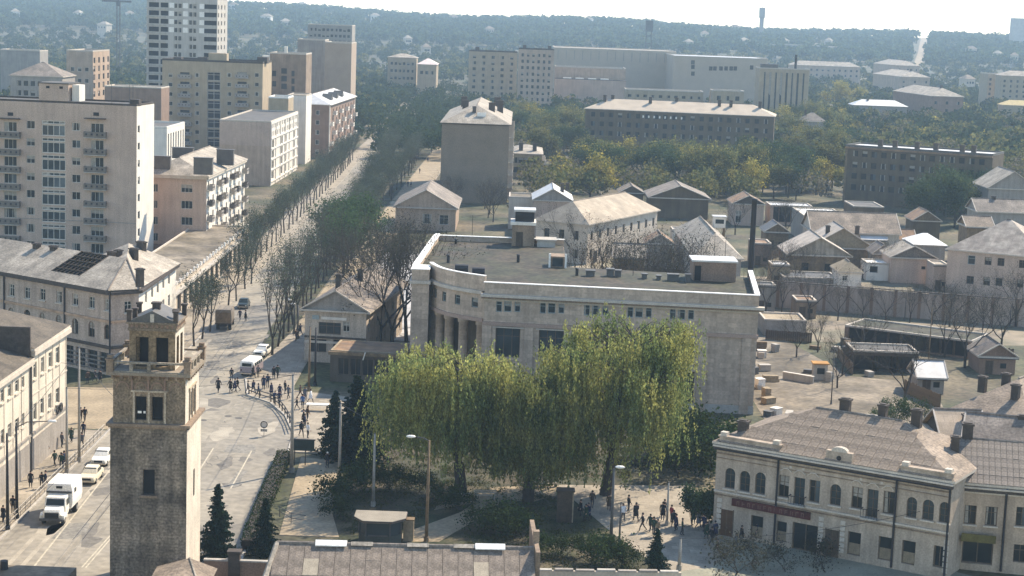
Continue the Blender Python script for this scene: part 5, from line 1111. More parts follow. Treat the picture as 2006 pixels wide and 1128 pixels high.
    # sheds, fences and lean-tos packed between the houses
    for i, (u0, u1, v, y, dp, wm, rm, kind_, lab) in enumerate((
        (1205,1262,505,282,6,m_wood,m_slateL,'g','small plank shed in the court left of the bare trees'),(1268,1318,478,325,6,m_grey,m_rust,'g','rusty roofed shed right of the two storey house'),(1318,1352,452,360,6,m_white,m_tin,'f','white washed shed with tin roof beyond the bare trees'),(1215,1260,378,440,8,m_darkwall,m_slate2,'g','dark shed under the grove behind the brown roof'),
        (1475,1512,478,345,7,m_brick2,m_rust,'f','brick outhouse right of the smokestack'),(1500,1545,455,372,7,m_wood,m_tindark,'g','plank outhouse left of the cross gables'),(1512,1548,520,318,5,m_sand,m_tin,'f','sandy lean-to left of the dark lean-to'),(1712,1748,498,342,6,m_grey,m_slate,'g','grey shed squeezed beside the pink hut'),(1760,1792,470,372,6,m_wood,m_rust,'g','wooden shed behind the pink hut'),
        (1830,1860,520,320,6,m_pinkish,m_slateL,'f','narrow pink link between hut and large pink house'),(1690,1735,470,365,6,m_pale,m_tin,'g','pale shed with tin gable before the brown barn'),(1480,1520,560,288,4,m_grey,m_tindark,'f','dark shed against the near side of the long wall'),(1895,1945,445,360,7,m_wood,m_slate2,'g','brown shed above the large pink house roof'),(1640,1668,440,392,6,m_white,m_slateL,'g','tiny white shed under the white flat roof'),
        (1560,1600,590,283,5,m_brick,m_rust,'f','rusty roofed brick store before the long wall'),(1920,1990,700,241,6,m_brick2,m_slate,'g','brick shed right of the yard behind the brown hipped roof'),(1800,1850,742,226,5,m_grey,m_tin,'g','grey tin shed right of the open shed'),(1690,1730,842,198,4,m_wood,m_tindark,'f','low dark store behind the ornate roof'))):
        b = house('shed', lab, (u0,v), (u1,v+2), y, dp, wm, rm, 1.8, roof='flat' if kind_ == 'f' else 'hip', gable=wm if kind_ == 'g' else False, axis='y' if i % 2 else 'x', cat='shed', hmin=2.0)
        w = b.W; b.door(0, w*.18, .9, 1.9, m_woodd)
        MB().box((w*.58,-.04,.9),(w*.58+.8,-.004,1.6)).build('window', m_glass, b.E); MB().path([(-.3,-.45,b.h-.02),(w+.3,-.45,b.h-.05)], .06, 5).build('gutter', m_iron, b.E)
    for i, (a, b_, h, lab) in enumerate(((( 1180,540),(1345,545),1.6,'board fence behind the big flat roof'),((1310,500),(1345,470),1.8,'board fence beside the two storey house'),((1480,520),(1535,500),1.8,'board fence right of the smokestack'),((1690,545),(1745,540),1.7,'board fence beside the white outbuilding'),((1850,585),(1850,545),1.7,'board fence left of the large pink house'),((1770,770),(1840,800),1.8,'board fence between yard and brown hipped roof'),((1500,665),(1590,672),1.5,'board fence across the sandy yard'),((1640,700),(1670,735),1.6,'board fence left of the open shed'),((1905,690),(1985,705),1.6,'board fence right of the garages'))):
        A, B2 = G(*a), G(*b_); L = (B2-A).length; t = thing('board_fence', lab, 'fence', A, math.atan2(B2.y-A.y,B2.x-A.x)); n = min(60, max(4, int(L/.32))); me = box_mesh('board', (0,0,0), (L/n*.92,.04,h), m_wood if i % 2 else m_woodd)
        for k in range(n): o = link('board', me, t, (L*k/n,0,0)); o.scale.z = rpf.uniform(.93,1.04)
        for k in range(int(L/3)+1): MB().box((min(L,k*3)-.06,.045,0),(min(L,k*3)+.06,.16,h+.05)).build('post', m_woodd, t)
    # long wall of the yards
    A, B_ = Vector((40.5,294.6,0)), Vector((92,279.5,0)); d = B_-A; L = d.length
    w = thing('long_wall', 'long high pinkish wall running across to the right edge', 'wall', A, math.atan2(d.y,d.x))
    n = 14
    for k in range(n): MB().box((L*k/n+.03,0,0),(L*(k+1)/n-.03,.35,4.2-.05*(k % 2))).build('wall_panel', M('wall_plaster', (.38,.315,.275), var=.12, scale=.3, streak=.2), w)
    for k in range(n+1): MB().box((L*k/n-.25,-.1,0),(L*k/n+.25,.45,4.35)).build('pillar', m_brick2, w)
    MB().box((-.3,-.15,4.36),(L+.3,.5,4.46)).build('coping', m_soot, w)
    b = house('garage_row', 'low brick garage row with mossy flat roof in the yard', (1655,642), (1905,669), 262, 8, m_brick2, m_flat, roof='flat', yb=252, specs=((0,9,(.2,),2.2,2.2,'dark',.6),))
    house('sandy_roof_shed', 'small shed with sandy roof beside the big building', (1497,630), (1580,636), 266, 7, m_grey, m_sand, roof='flat')
    house('open_shed', 'dark open fronted shed facing the pale yard', (1672,688), (1800,695), 240, 6, m_woodd, m_flatd, roof='flat', specs=((0,3,(.1,),3.3,2.1,'void',.2),))
    p = G(1605,742); t = thing('yard_hut', 'tiny grey hut with an orange roof board in the yard', 'hut', p)
    MB().box((-.9,-.8,0),(.9,.8,2.1)).build('hut_wall', m_concrete, t); MB().box((-.5,-.83,.8),(.5,-.801,1.6)).build('pane', m_glass, t); MB().box((-1.1,-1,2.11),(1.1,1,2.25)).build('roof', M('orange_board', (.42,.22,.06), var=.2), t)
    a, b_ = G(1533,742), G(1592,752); t = thing('kerb_wall', 'short low concrete wall beside the yard hut', 'wall', a, math.atan2(b_.y-a.y,b_.x-a.x)); MB().box((0,0,0),((b_-a).length,.3,.9)).build('wall', m_concrete, t); MB().box((-.05,-.05,.901),((b_-a).length+.05,.35,1.0)).build('coping', m_white, t)
    # roofs behind the ornate house
    b = house('brown_hip_house', 'house with brown hipped roof and many chimneys behind the ornate house', (1842,813), (2020,848), 186, 24, m_grey, m_slate2, 3.4, chim=((.2,.25,1.6),(.32,.4,1.6),(.62,.2,1.5),(.75,.6,1.6),(.45,.75,1.6)), inset=9, yb=180)
    house('tan_slate_house', 'low house with tan slate roof wedged behind the ornate house', (1850,873), (1932,868), 171, 8, m_soot, M('tan_slate', (.38,.31,.24), var=.16, scale=.6, brick=(.9,1.1,.75,(0,0,0))), 2.4, axis='x', gable=m_soot, chim=((.65,.3,.9),))
    house('grey_slate_house', 'grey slate roof at the right edge behind the dark slate roof', (1888,894), (2030,889), 162, 9, m_soot, m_slate, 2.6, axis='x', gable=m_soot, yb=160, chim=((.75,.5,1.3),))
houses()

# ---------------------------------------------------------------- kiosk, poles, lamps, railings, signs
def kiosk():
    p = G(745,1064); t = thing('kiosk', 'polygonal newspaper kiosk with flat overhanging roof in the park', 'kiosk', p)
    W = [(-1.9,-.2),(-1.2,-1.3),(.9,-1.3),(1.8,-.3),(1.8,1.4),(-1.9,1.4)]; O = [(x*1.22,y*1.25) for x, y in W]
    MB().prism(W, 0, 1.0).build('lower_panel', M('kiosk_green', (.06,.07,.065), var=.2), t); MB().prism([(x*.96,y*.96) for x, y in W], 1.0, 2.25).build('glazing', m_glassb, t)
    for x, y in W: MB().box((x-.05,y-.05,1.001),(x+.05,y+.05,2.25)).build('corner_post', m_iron, t)
    MB().prism(O, 2.251, 2.45).build('roof', M('kiosk_roof', (.26,.235,.195), var=.15, scale=.8), t); MB().prism([(x*1.02,y*1.02) for x, y in O], 2.3, 2.4).build('roof_edge', m_soot, t)
    MB().box((-1.0,-1.4,1.0),(.7,-1.31,1.12)).build('counter', m_iron, t)
    q = G(800,1058); t2 = thing('notice_cabinet', 'tan upright cabinet beside the kiosk', 'cabinet', q); MB().box((-.45,-.4,0),(.45,.4,1.9)).build('body', m_sand, t2); MB().box((-.5,-.45,1.901),(.5,.45,2.0)).build('top', m_wood, t2)
    q = G(1113,1022); t3 = thing('notice_stand', 'big double notice board stand beside the plaza', 'stand', q)
    MB().box((-1.1,-.6,0),(.3,.6,3.0)).build('body', m_woodd, t3); MB().box((.301,-.6,.1),(.42,.6,2.9)).build('board', m_sand, t3); MB().box((-1.2,-.7,3.001),(.5,.7,3.1)).build('top', m_woodd, t3)
kiosk()
_pl = [0]
def pole(u, v, h, label, mat=None, r=.16, lamp=None, arm=None, wires=False):
    p = G(u, v); t = thing('lamp_post' if lamp else 'utility_pole', label, 'lamp post' if lamp else 'pole', p)
    MB().tube((0,0,0),(0,0,h),r,r*.6,8).build('post', mat or m_pole, t, smooth=True); MB().tube((0,0,0),(0,0,.5),r*1.5,r*1.4,8).build('base', mat or m_pole, t)
    if lamp:
        L, up = lamp
        a = MB(); pts = [(0,0,h-.1),(L*.3,0,h+up*.7),(L,0,h+up)]; a.path(pts, .05, 6); a.build('arm', m_iron, t)
        hd = MB(); hd.lathe([(.02,.12),(.2,.08),(.3,-.02),(.22,-.12),(.02,-.14)], 10); o = hd.build('lamp_head', m_whitep, t, (L,0,h+up), smooth=True); o.scale = (1.5,.8,1)
    else: MB().tube((0,0,h),(0,0,h+.1),r*.7,r*.3,8).build('cap', m_iron, t)
    if arm: MB().tube((-arm,0,h-.5),(arm,0,h-.5),.05,.05,5).build('crossarm', m_iron, t)
    return p + Vector((0,0,h))
def top_h(u, vb, vt): p = G(u, vb); return AT(u, vt, p.y).z
P = {}
P['a'] = pole(155, 905, top_h(155,905,680), 'grey pole on the left pavement, rightmost of the street poles', m_pole)
P['b'] = pole(131, 928, top_h(131,928,760), 'slim grey pole on the left pavement beside the white car', m_pole)
P['c'] = pole(15, 1040, top_h(20,1040,850), 'dark wooden pole at the left edge', m_black)
P['d'] = pole(33, 1018, top_h(40,1018,835), 'dark lamp post with a long curved arm over the left street', m_black, lamp=(3.2,.6))
P['e'] = pole(571, 925, top_h(571,925,735), 'tall grey pole at the road bend beside the billboard', m_pole, r=.2)
P['f'] = pole(664, 955, top_h(664,955,790), 'grey pole in the park left of the dark spruces', m_pole)
P['g'] = pole(731, 992, top_h(731,992,850), 'grey pole in the park under the willow edge', m_pole)
P['h'] = pole(835, 1062, top_h(835,1062,862), 'lamp post with white lamp arm to the left above the kiosk', m_wood, lamp=(-1.6,.3))
P['i'] = pole(1196, 1075, top_h(1200,1075,918), 'lamp post with white lamp beside the plaza', m_iron, lamp=(.5,.2))
P['j'] = pole(1213, 1065, top_h(1215,1065,985), 'slim pole right next to the plaza lamp post', m_iron, r=.1)
P['k'] = pole(1306, 1030, top_h(1310,1030,945), 'slim pole in the middle of the plaza crowd', m_pole, r=.12)
P['l'] = pole(1330, 1118, top_h(1332,1118,1055), 'short grey pole at the corner of the plaza', m_pole)
P['m'] = pole(1838, 1125, top_h(1840,1125,990), 'grey pole in front of the right arched windows', m_pole)
P['n'] = pole(605, 765, top_h(605,765,640), 'dark pole before the left corner of the pediment house', m_wood)
P['o'] = pole(617, 755, top_h(617,755,642), 'black pole close before the pediment house', m_black)
P['p'] = pole(576, 655, top_h(576,655,590), 'lamp post with white lamp among the right avenue trees', m_iron, lamp=(-.8,.2))
P['q'] = pole(583, 665, top_h(583,665,598), 'second white lamp post behind the pediment house corner', m_iron, lamp=(-.8,.2))
P['r'] = pole(1818, 720, top_h(1822,720,600), 'slim pole beside the garage row', m_wood, r=.1)
P['s'] = pole(1628, 792, top_h(1630,792,690), 'thin pole in the pale yard', m_iron, r=.08)
P['t'] = pole(1978, 640, top_h(1980,640,598), 'short lamp pole before the long wall', m_iron, r=.1)
P['u'] = pole(1772, 628, top_h(1774,628,583), 'short lamp pole before the long wall, left one', m_iron, r=.1)
P['v'] = pole(1930, 1062, top_h(1932,1062,985), 'lamp pole with round white lamp before the terraced house', m_pole, lamp=(-.6,.2))
def wire(a, b, sag, label, r=.02, n=8):
    mb = MB(); pts = [a.lerp(b, i/n) - Vector((0,0,sag*4*(i/n)*(1-i/n))) for i in range(n+1)]; mb.path(pts, r, 4)
    tag(mb.build('overhead_wire', m_black), label, 'wire')
wire(P['a'], Vector((-31.2,141,14.2)), .6, 'black wire from the rightmost street pole to the watchtower')
wire(P['d'], P['a'], .4, 'wire between the left edge poles and the rightmost street pole')
wire(P['e'], P['n'], .5, 'wire from the bend pole to the pediment house pole')
wire(P['e'], Vector((-46.7,182,9)), .7, 'wire crossing the road from the bend pole to the cream house')
wire(P['h'], P['f'], .5, 'wire in the park between lamp post and grey pole')
wire(P['m'], P['l'], .8, 'wire from the corner pole along the ornate house')
for i, (x0, x1) in enumerate(((-37.6,-38.2),(-36.9,-37.5),(-31.4,-34.5),(-30.7,-33.8))): wire(Vector((x0,126,7.2)), Vector((x1,232,7.2)), .5, '%s thin overhead wire from the left running along the road' % nth(i), .014, 10)
wire(P['a'], P['e'], .5, 'span wire across the road from the rightmost street pole to the bend pole'); wire(P['b'], P['e'], .6, 'span wire across the road from the slim grey pole to the bend pole')
def railing(name, label, pts, h=.95, step=1.6, mat=None, bars=2, r=.03):
    t = thing(name, label, 'railing', Vector((pts[0][0],pts[0][1],0)))
    q = [Vector((p[0]-pts[0][0],p[1]-pts[0][1],.1)) for p in pts]
    for k in range(bars): MB().path([p+Vector((0,0,h*(1-.45*k))) for p in q], r, 5).build('rail', mat or m_iron, t)
    for a, b in zip(q[:-1], q[1:]):
        n = max(1, int((b-a).length/step))
        for i in range(n):
            p = a.lerp(b, i/n); MB().tube(p, p+Vector((0,0,h)), r*1.2, r*1.2, 5).build('post', mat or m_iron, t)
railing('pedestrian_railing', 'light grey pedestrian railing along the left kerb', [(-43.5,146),(-43.5,188.5)], mat=m_concrete)
railing('curved_railing', 'dark curved guard rail round the bend of the square', [(-31.2,210.6),(-29.6,208.4),(-28,206.7),(-26.6,203.8),(-25.5,200.3),(-24.4,196),(-23.5,191.7)], mat=m_black, r=.06)
railing('park_railing', 'thin railing on the sandy strip beside the hedge', [(-20.5,158.5),(-19.2,156.5),(-17.8,156)], mat=m_iron)
p = G(517,855); t = thing('road_sign', 'round pale road sign with a small plate below, standing on the road', 'sign', p)
MB().tube((0,0,0),(0,0,1.0),.03,.03,6).build('stand', m_iron, t); MB().tube((0,.03,1.35),(0,-.03,1.35),.4,.4,16).build('disc', m_white, t)
rg = MB()
for j in range(16):
    t0, t1 = 2*math.pi*j/16, 2*math.pi*(j+1)/16; rg.tube((.36*math.cos(t0),-.04,1.35+.36*math.sin(t0)),(.36*math.cos(t1),-.04,1.35+.36*math.sin(t1)),.06,.06,4)
rg.build('rim', m_iron, t); MB().box((-.38,-.03,.55),(.38,.03,.86)).build('plate', m_white, t)
for x in (-.3,-.06,.16): MB().box((x,-.045,.6),(x+.04,-.031,.82)).box((x+.041,-.045,.6),(x+.15,-.031,.64)).box((x+.041,-.045,.78),(x+.15,-.031,.82)).box((x+.041,-.045,.69),(x+.13,-.031,.73)).build('plate_mark', m_iron, t)
p = G(594,912); t = thing('billboard', 'dark green billboard on two posts at the road bend', 'billboard', p); hb = top_h(594,912,862)
MB().box((-1.1,-.06,hb-1.1),(1.1,.06,hb)).build('board', M('dark_green_board', (.03,.045,.04), var=.3), t); MB().box((-1.2,-.08,hb),(1.2,.08,hb+.1)).build('frame', m_black, t)
for x in (-.9,.2): MB().tube((x,0,0),(x,0,hb-1.1),.06,.06,6).build('post', m_iron, t)
p = G(622,806); t = thing('street_stall_table', 'white topped stall table in the crowd at the bend', 'table', p); MB().box((-1.3,-.5,.82),(1.3,.5,.92)).build('table_top', m_whitep, t)
for x in (-1.1,1.1):
    for y in (-.4,.4): MB().tube((x,y,0),(x,y,.82),.05,.05,5).build('leg', m_woodd, t)
for i, (u, v, l) in enumerate(((950,978,'low park bench under the left willow'),(1070,955,'long pale park bench under the middle willow'),(905,985,'pale park bench nearest the kiosk path'))):
    p = G(u, v); t = thing('park_bench', l, 'bench', p, .1+.15*i)
    for k in range(3): MB().box((-1.1,-.2+.15*k,.42),(1.1,-.08+.15*k,.46)).build('seat_slat', m_pale, t)
    for k in range(2): MB().box((-1.1,.25,.55+.18*k),(1.1,.29,.68+.18*k)).build('back_slat', m_pale, t)
    for x in (-.9,.9): MB().box((x-.05,-.2,0),(x+.05,.24,.419)).build('leg', m_concrete, t)
# clutter along the right end wall of the big building
for i, (u, v, w, h, m_, l) in enumerate(((1492,700,1.2,1.0,m_white,'white crate, farthest in the heap by the end wall'),(1497,726,1.5,.8,m_concrete,'grey slab crate in the heap by the end wall'),(1488,760,1.0,1.2,m_whitep,'tall white crate in the heap by the end wall'),(1505,790,1.6,.7,m_sand,'tan low crate near the foot of the end wall'),(1520,812,1.2,.8,m_white,'white crate nearest the ornate house roof'),(1500,815,.8,.6,m_tindark,'small dark crate before the end wall'))):
    p = G(u, v); p.x = max(p.x, 31.2); t = thing('crate', l, 'crate', p, .2*i, 'crates by the end wall'); MB().box((-w/2,-.5,.05),(w/2,.5,h)).build('body', m_, t); MB().box((-w/2-.05,-.55,h+.001),(w/2+.05,.55,h+.08)).build('lid', m_, t)

rc = random.Random(21); _cl = ('pale','grey','tan','dark','white','brown')
for i in range(26):
    x = rc.uniform(31.5,34.5) if i < 12 else rc.uniform(35,55); y = rc.uniform(203,258) if i < 12 else rc.uniform(232,262)
    k = rc.randrange(6); m_ = (m_pale,m_concrete,m_sand,m_tindark,m_white,m_wood)[k]; w = rc.uniform(.6,2.2); h = rc.uniform(.4,1.5)
    t = thing('crate', '%s stack of boards or boxes, %s along the yard from the big building end wall' % (_cl[k], nth(i)), 'stack', (x,y,.02), rc.uniform(0,3), 'stacks in the yard')
    n = rc.randint(2,4)
    for j in range(n): MB().box((-w/2+rc.uniform(-.1,.1),-.4,h*j/n),(w/2+rc.uniform(-.1,.1),.4,h*(j+.93)/n)).build('board_layer', m_, t)
# ---------------------------------------------------------------- trees
RNG = np.random.default_rng(11)
def branches(mb, base, d, L, r, depth, spread, tips, up=.25, kids=(3,4), wig=.18, seg=3, mat=0, sides=5, shrink=.66):
    p = Vector(base); d = Vector(d).normalized()
    for s in range(seg):
        nd = (d + Vector(RNG.normal(0, wig, 3)) + Vector((0,0,up*.15))).normalized(); q = p + nd*(L/seg)
        r1 = r*(1-.35/seg*(1)); mb.tube(p, q, r, r1, sides if r > .05 else 3, mat, cap=False); p, d, r = q, nd, r1
        if depth <= 1 or s == seg-1: tips.append((p.copy(), d.copy(), depth))
        if depth > 0 and s >= seg-2:
            for _ in range(RNG.integers(*kids) if s == seg-1 else RNG.integers(1, 3)):
                a = RNG.uniform(0, 2*math.pi); o = d.orthogonal().normalized(); o = Matrix.Rotation(a, 3, d) @ o
                nd2 = (d*math.cos(spread) + o*math.sin(spread)*RNG.uniform(.6,1.3) + Vector((0,0,up))).normalized()
                branches(mb, p, nd2, L*RNG.uniform(shrink-.12, shrink+.1), r*.62, depth-1, spread, tips, up, kids, wig, max(2,seg-1), mat, sides, shrink)
def leaf_mesh(name, C, size, mat, aspect=1.0, flat=0.0, down=False):
    "C: n x 3 centres; one leaf-sized quad at each, facing any way"
    C = np.asarray(C, float); n = len(C); a = RNG.normal(size=(n,3)); b = RNG.normal(size=(n,3))
    if down: a = np.stack([RNG.normal(0,.16,n), RNG.normal(0,.16,n), -np.ones(n)], 1)
    a /= np.linalg.norm(a, axis=1, keepdims=True); b -= a*(a*b).sum(1, keepdims=True); b /= np.linalg.norm(b, axis=1, keepdims=True)
    s = size*RNG.uniform(.6,1.35,(n,1)); a = a*s*aspect; b = b*s
    V = np.stack([C-a*.5-b*.22, C-a*.1+b*.5, C+a*.5+b*.2, C+a*.1-b*.5], 1).reshape(-1,3)
    me = bpy.data.meshes.new(name); me.vertices.add(4*n); me.vertices.foreach_set('co', V.ravel())
    me.loops.add(4*n); me.loops.foreach_set('vertex_index', np.arange(4*n)); me.polygons.add(n); me.polygons.foreach_set('loop_start', np.arange(0,4*n,4)); me.polygons.foreach_set('loop_total', np.full(n,4))
    me.materials.append(mat); me.update(); me.validate(); return me
def clump(tips, per, spread, want=None):
    T = np.array([tuple(t[0]) for t in tips]); 
    if want: per = max(1, int(want/len(T)))
    return np.repeat(T, per, 0) + RNG.normal(0, spread, (len(T)*per, 3))
m_bark = M('bark', (.055,.045,.038), var=.3, scale=2); m_barkl = M('grey_bark', (.13,.115,.10), var=.25, scale=2)
l_street = ML('street_leaf', (.085,.095,.06), (.065,.08,.06), .35); l_green = ML('green_leaf', (.06,.095,.035), (.045,.07,.032), .35)
l_olive = ML('olive_leaf', (.20,.175,.06), (.10,.115,.045), .4); l_yellow = ML('yellow_leaf', (.36,.28,.06), (.20,.19,.05), .45)
l_dark = ML('dark_leaf', (.045,.07,.035), (.065,.085,.035), .3); l_willow = ML('willow_leaf', (.33,.31,.095), (.155,.19,.065), .5, .45, .35)
l_spruce = ML('spruce_needle', (.014,.030,.020), (.022,.040,.024), .1); l_hedge = ML('hedge_leaf', (.025,.045,.016), (.05,.065,.02), .2, patch=.8)
l_grey = ML('budding_twig', (.065,.058,.04), (.05,.052,.036), .3); l_hill = ML('hazed_hill_leaf', (.075,.105,.06), (.10,.12,.06), .35)  # hill leaf lightened, part of the distance haze is in its colour
def proto(kind, seed, H, crown, depth=3, spread=.5, up=.25, trunk=.35, r=.16, leaf=None, nleaf=2500, size=.28, lspread=.5, bark=None, squash=1.0):
    global RNG
    RNG = np.random.default_rng(seed); mb = MB(); tips = []
    th = H*trunk; q = Vector((RNG.normal(0,.15), RNG.normal(0,.15), th)); mb.tube((0,0,-.1), q, r*1.25, r, 7, 0, cap=False)
    L = (H-th)/ (1+.66+.44)*1.12
    for k in range(4 if depth > 2 else 5):
        a = 2*math.pi*k/4+RNG.uniform(-.4,.4); tilt = RNG.uniform(.25,.8)*crown
        branches(mb, q-Vector((0,0,th*.12*RNG.uniform(0,1))), (math.cos(a)*tilt, math.sin(a)*tilt, 1), L*RNG.uniform(.8,1.1), r*.6, depth-1, spread, tips, up)
    trunk_me = mb.mesh('trunk', bark or m_bark)
    C = clump(tips, 1, lspread, nleaf); C[:,2] = np.maximum(C[:,2], th*.6)
    return trunk_me, leaf_mesh('crown', C, size, leaf)
PROTO = {}
def protos():
    for i in range(3):
        PROTO['street%d' % i] = proto('street', 20+i, 9.0, .75, 3, .42, .35, .30, .13, l_street, 1600, .17, .5)
        PROTO['green%d' % i] = proto('green', 30+i, 9.5, 1.1, 3, .6, .15, .25, .18, l_green, 2800, .30, .6)
        PROTO['olive%d' % i] = proto('olive', 40+i, 10.5, 1.1, 3, .6, .15, .25, .2, l_olive, 3800, .38, .75)
        PROTO['dark%d' % i] = proto('dark', 50+i, 10.5, 1.1, 3, .6, .15, .22, .2, l_dark, 3800, .38, .75)
        PROTO['yellow%d' % i] = proto('yellow', 60+i, 8.5, 1.3, 3, .65, .1, .2, .16, l_yellow, 3800, .34, .6)
        PROTO['bare%d' % i] = proto('bare', 70+i, 10.5, .95, 4, .5, .22, .22, .17, l_grey, 1000, .13, .35)
        PROTO['whip%d' % i] = proto('whip', 75+i, 12.0, .34, 3, .28, .5, .16, .14, l_street, 1000, .15, .45)
    PROTO['bush0'] = proto('bush', 81, 2.6, 1.6, 3, .7, .1, .1, .05, l_hedge, 1800, .16, .3)
    PROTO['bush1'] = proto('bush', 82, 2.4, 1.5, 3, .7, .1, .1, .05, l_grey, 900, .12, .35)
    PROTO['conebush0'] = proto('bush', 83, 3.0, .5, 3, .3, .5, .1, .06, l_dark, 2200, .2, .3)
protos()
def spruce_mesh(seed, H, R0):
    global RNG
    RNG = np.random.default_rng(seed); mb = MB(); mb.tube((0,0,-.1),(0,0,H*.97),H*.016,.02,6,0,cap=False); C = []
    z = H*.06
    while z < H*.985:
        R1 = R0*(1-z/H)**.85+.08; n = int(5+R1*3)
        for k in range(n):
            a = RNG.uniform(0,2*math.pi); L = R1*RNG.uniform(.45,1.15); dr = RNG.uniform(.12,.35); p = Vector((0,0,z)); e = Vector((math.cos(a)*L, math.sin(a)*L, z-L*dr))
            mb.tube(p, e, .03, .01, 3, 0, cap=False)
            m = int(10+L*16); t = RNG.uniform(.12,1.0,m)[:,None]; w = .10+.16*L*(1-t)
            C.append(np.array(p)*(1-t)+np.array(e)*t + RNG.normal(0,1,(m,3))*np.concatenate([w,w,w*.45],1) + np.array([0,0,-.02]))
        z += H*.034*(1.15-.45*z/H)
    return mb.mesh('trunk', m_bark), leaf_mesh('crown', np.concatenate(C), .26, l_spruce)
for i in range(3): PROTO['spruce%d' % i] = spruce_mesh(90+i, 9.0, 2.9)
NT = [0]
def tree(kind, p, s, label, group=None, sz=None, name='tree', cat='tree', rz=None):
    NT[0] += 1
    t = thing(name, label, cat, p, RNG.uniform(0,6.28) if rz is None else rz, group); t.scale = (s, s, sz or s)
    a, b = PROTO[kind]; link('trunk', a, t); link('crown', b, t); return t
def kind(k, n=3): return '%s%d' % (k, RNG.integers(0, n))
# weeping willows: arching limbs, hanging strands of small leaves
def willow(seed, p, H, R0, label, lean=(0,0)):
    global RNG
    RNG = np.random.default_rng(seed); t = thing('weeping_willow', label, 'tree', p); mb = MB(); tips = []
    fork = H*.22; q = Vector((lean[0]*.3, lean[1]*.3, fork)); mb.tube((0,0,-.2), q, .62, .5, 9, 0, cap=False)
    limbs = []
    for k in range(9):
        a = 2*math.pi*k/9+RNG.uniform(-.3,.3); out = R0*RNG.uniform(.25,.72); hz = H*RNG.uniform(.82,.99)*(1-.40*(out/R0)**2)
        pts = [q]; e = Vector((math.cos(a)*out+lean[0], math.sin(a)*out+lean[1], hz))
        for s in range(1, 7):
            f = s/6; c = q.lerp(e, f); c.z = fork+(e.z-fork)*(1-(1-f)**1.6); c += Vector(RNG.normal(0,.22,3)); pts.append(c)
        for s in range(6): mb.tube(pts[s], pts[s+1], .30*(1-s/7.2), .30*(1-(s+1)/7.2), 6, 0, cap=False)
        limbs.append(pts)
        for s in range(2, 7):
            for _ in range(4):
                a2 = a + RNG.uniform(-1.4,1.4); L = R0*RNG.uniform(.16,.38); c = pts[s] + Vector((math.cos(a2)*L, math.sin(a2)*L, RNG.uniform(.2,1.6))); mb.tube(pts[s], c, .09, .03, 4, 0, cap=False); tips.append(c)
                for _ in range(3):
                    a3 = a2+RNG.uniform(-1,1); L3 = R0*RNG.uniform(.08,.2); c2 = c + Vector((math.cos(a3)*L3, math.sin(a3)*L3, RNG.uniform(-.3,.7))); mb.tube(c, c2, .03, .012, 3, 0, cap=False); tips.append(c2)
    mb.build('trunk', m_bark, t)
    C = []; T = np.array([tuple(c) for c in tips]); rad = np.hypot(T[:,0]-lean[0], T[:,1]-lean[1])
    for i in range(len(T)):
        if RNG.random() < .14: continue
        ns = 4
        for _ in range(ns):
            o = T[i] + np.array([RNG.normal(0,.55), RNG.normal(0,.55), RNG.normal(.1,.4)]); ln = min(o[2]-2.0, (1.5 + 6.6*(rad[i]/R0)**1.2)*RNG.uniform(.35,1.15))
            if ln < .4: continue
            m = int(8+ln*9); f = np.sort(RNG.uniform(0,1,m)); sway = RNG.normal(0,.12,2)
            C.append(np.stack([o[0]+sway[0]*f*ln+RNG.normal(0,.09,m), o[1]+sway[1]*f*ln+RNG.normal(0,.09,m), o[2]-f*ln+RNG.normal(0,.08,m)], 1))
    C = np.concatenate(C); link('crown', leaf_mesh('crown', C, .13, l_willow, 1.9, down=True), t)
    return t
willow(1, G(905,972), 14.8, 7.2, 'broad weeping willow on the left before the curved porch', (-1.5,1.5))
willow(2, G(1034,982), 11.8, 5.2, 'lower weeping willow in the middle of the three', (.3,.5))
willow(3, G(1185,970), 16.8, 8.3, 'tallest weeping willow on the right before the blank wall', (1.8,2))
# avenue rows
RNG = np.random.default_rng(5)
def along(pts, ys_):
    return [(float(np.interp(y, [p[1] for p in pts], [p[0] for p in pts])), y) for y in ys_]
yl = list(np.arange(308, 560, 7.6)); 
for i, (x, y) in enumerate(along([(-46.4,300),(-46.9,321),(-48.4,417),(-49.9,505),(-53,620)], yl)): tree(kind('street'), (x,y+RNG.uniform(-.6,.6),.1), RNG.uniform(.88,1.08), '%s budding tree up the avenue in the left pavement row' % nth(i), 'left avenue trees')
for i, (u, v) in enumerate(((380,678),(396,664),(411,650),(447,604),(463,590),(480,566),(492,556))): tree(kind('street'), G(u,v), RNG.uniform(.85,1.0), '%s slender tree from the watchtower on the left pavement' % nth(i), 'left square trees')
yr = list(np.arange(236, 300, 6.0)) + list(np.arange(303, 570, 7.4))
for i, (x, y) in enumerate(along([(-31.9,236),(-32.4,300),(-33.6,361),(-36,440),(-38,520),(-40.5,640)], yr)): tree(kind('whip' if y < 320 else 'street'), (x,y,.1), RNG.uniform(.85,1.15), '%s tree up the avenue in the right kerb row' % nth(i), 'right avenue trees')
for i, (x, y) in enumerate(along([(-29.5,300),(-31.5,400),(-31.5,520),(-31,640)], list(np.arange(306, 575, 8.6)))): tree(kind('green' if i in (1,2,4) else 'street'), (x+RNG.uniform(-.8,.8),y,.1), RNG.uniform(.85,1.1), '%s leafy tree up the avenue in the inner right row' % nth(i), 'inner avenue trees')
for i, (u, v) in enumerate(((655,520),(690,505),(672,545))): tree(kind('green'), G(u,v), 1.15, '%s bright green tree from the left in the clump behind the pediment house' % nth(i), 'green clump')
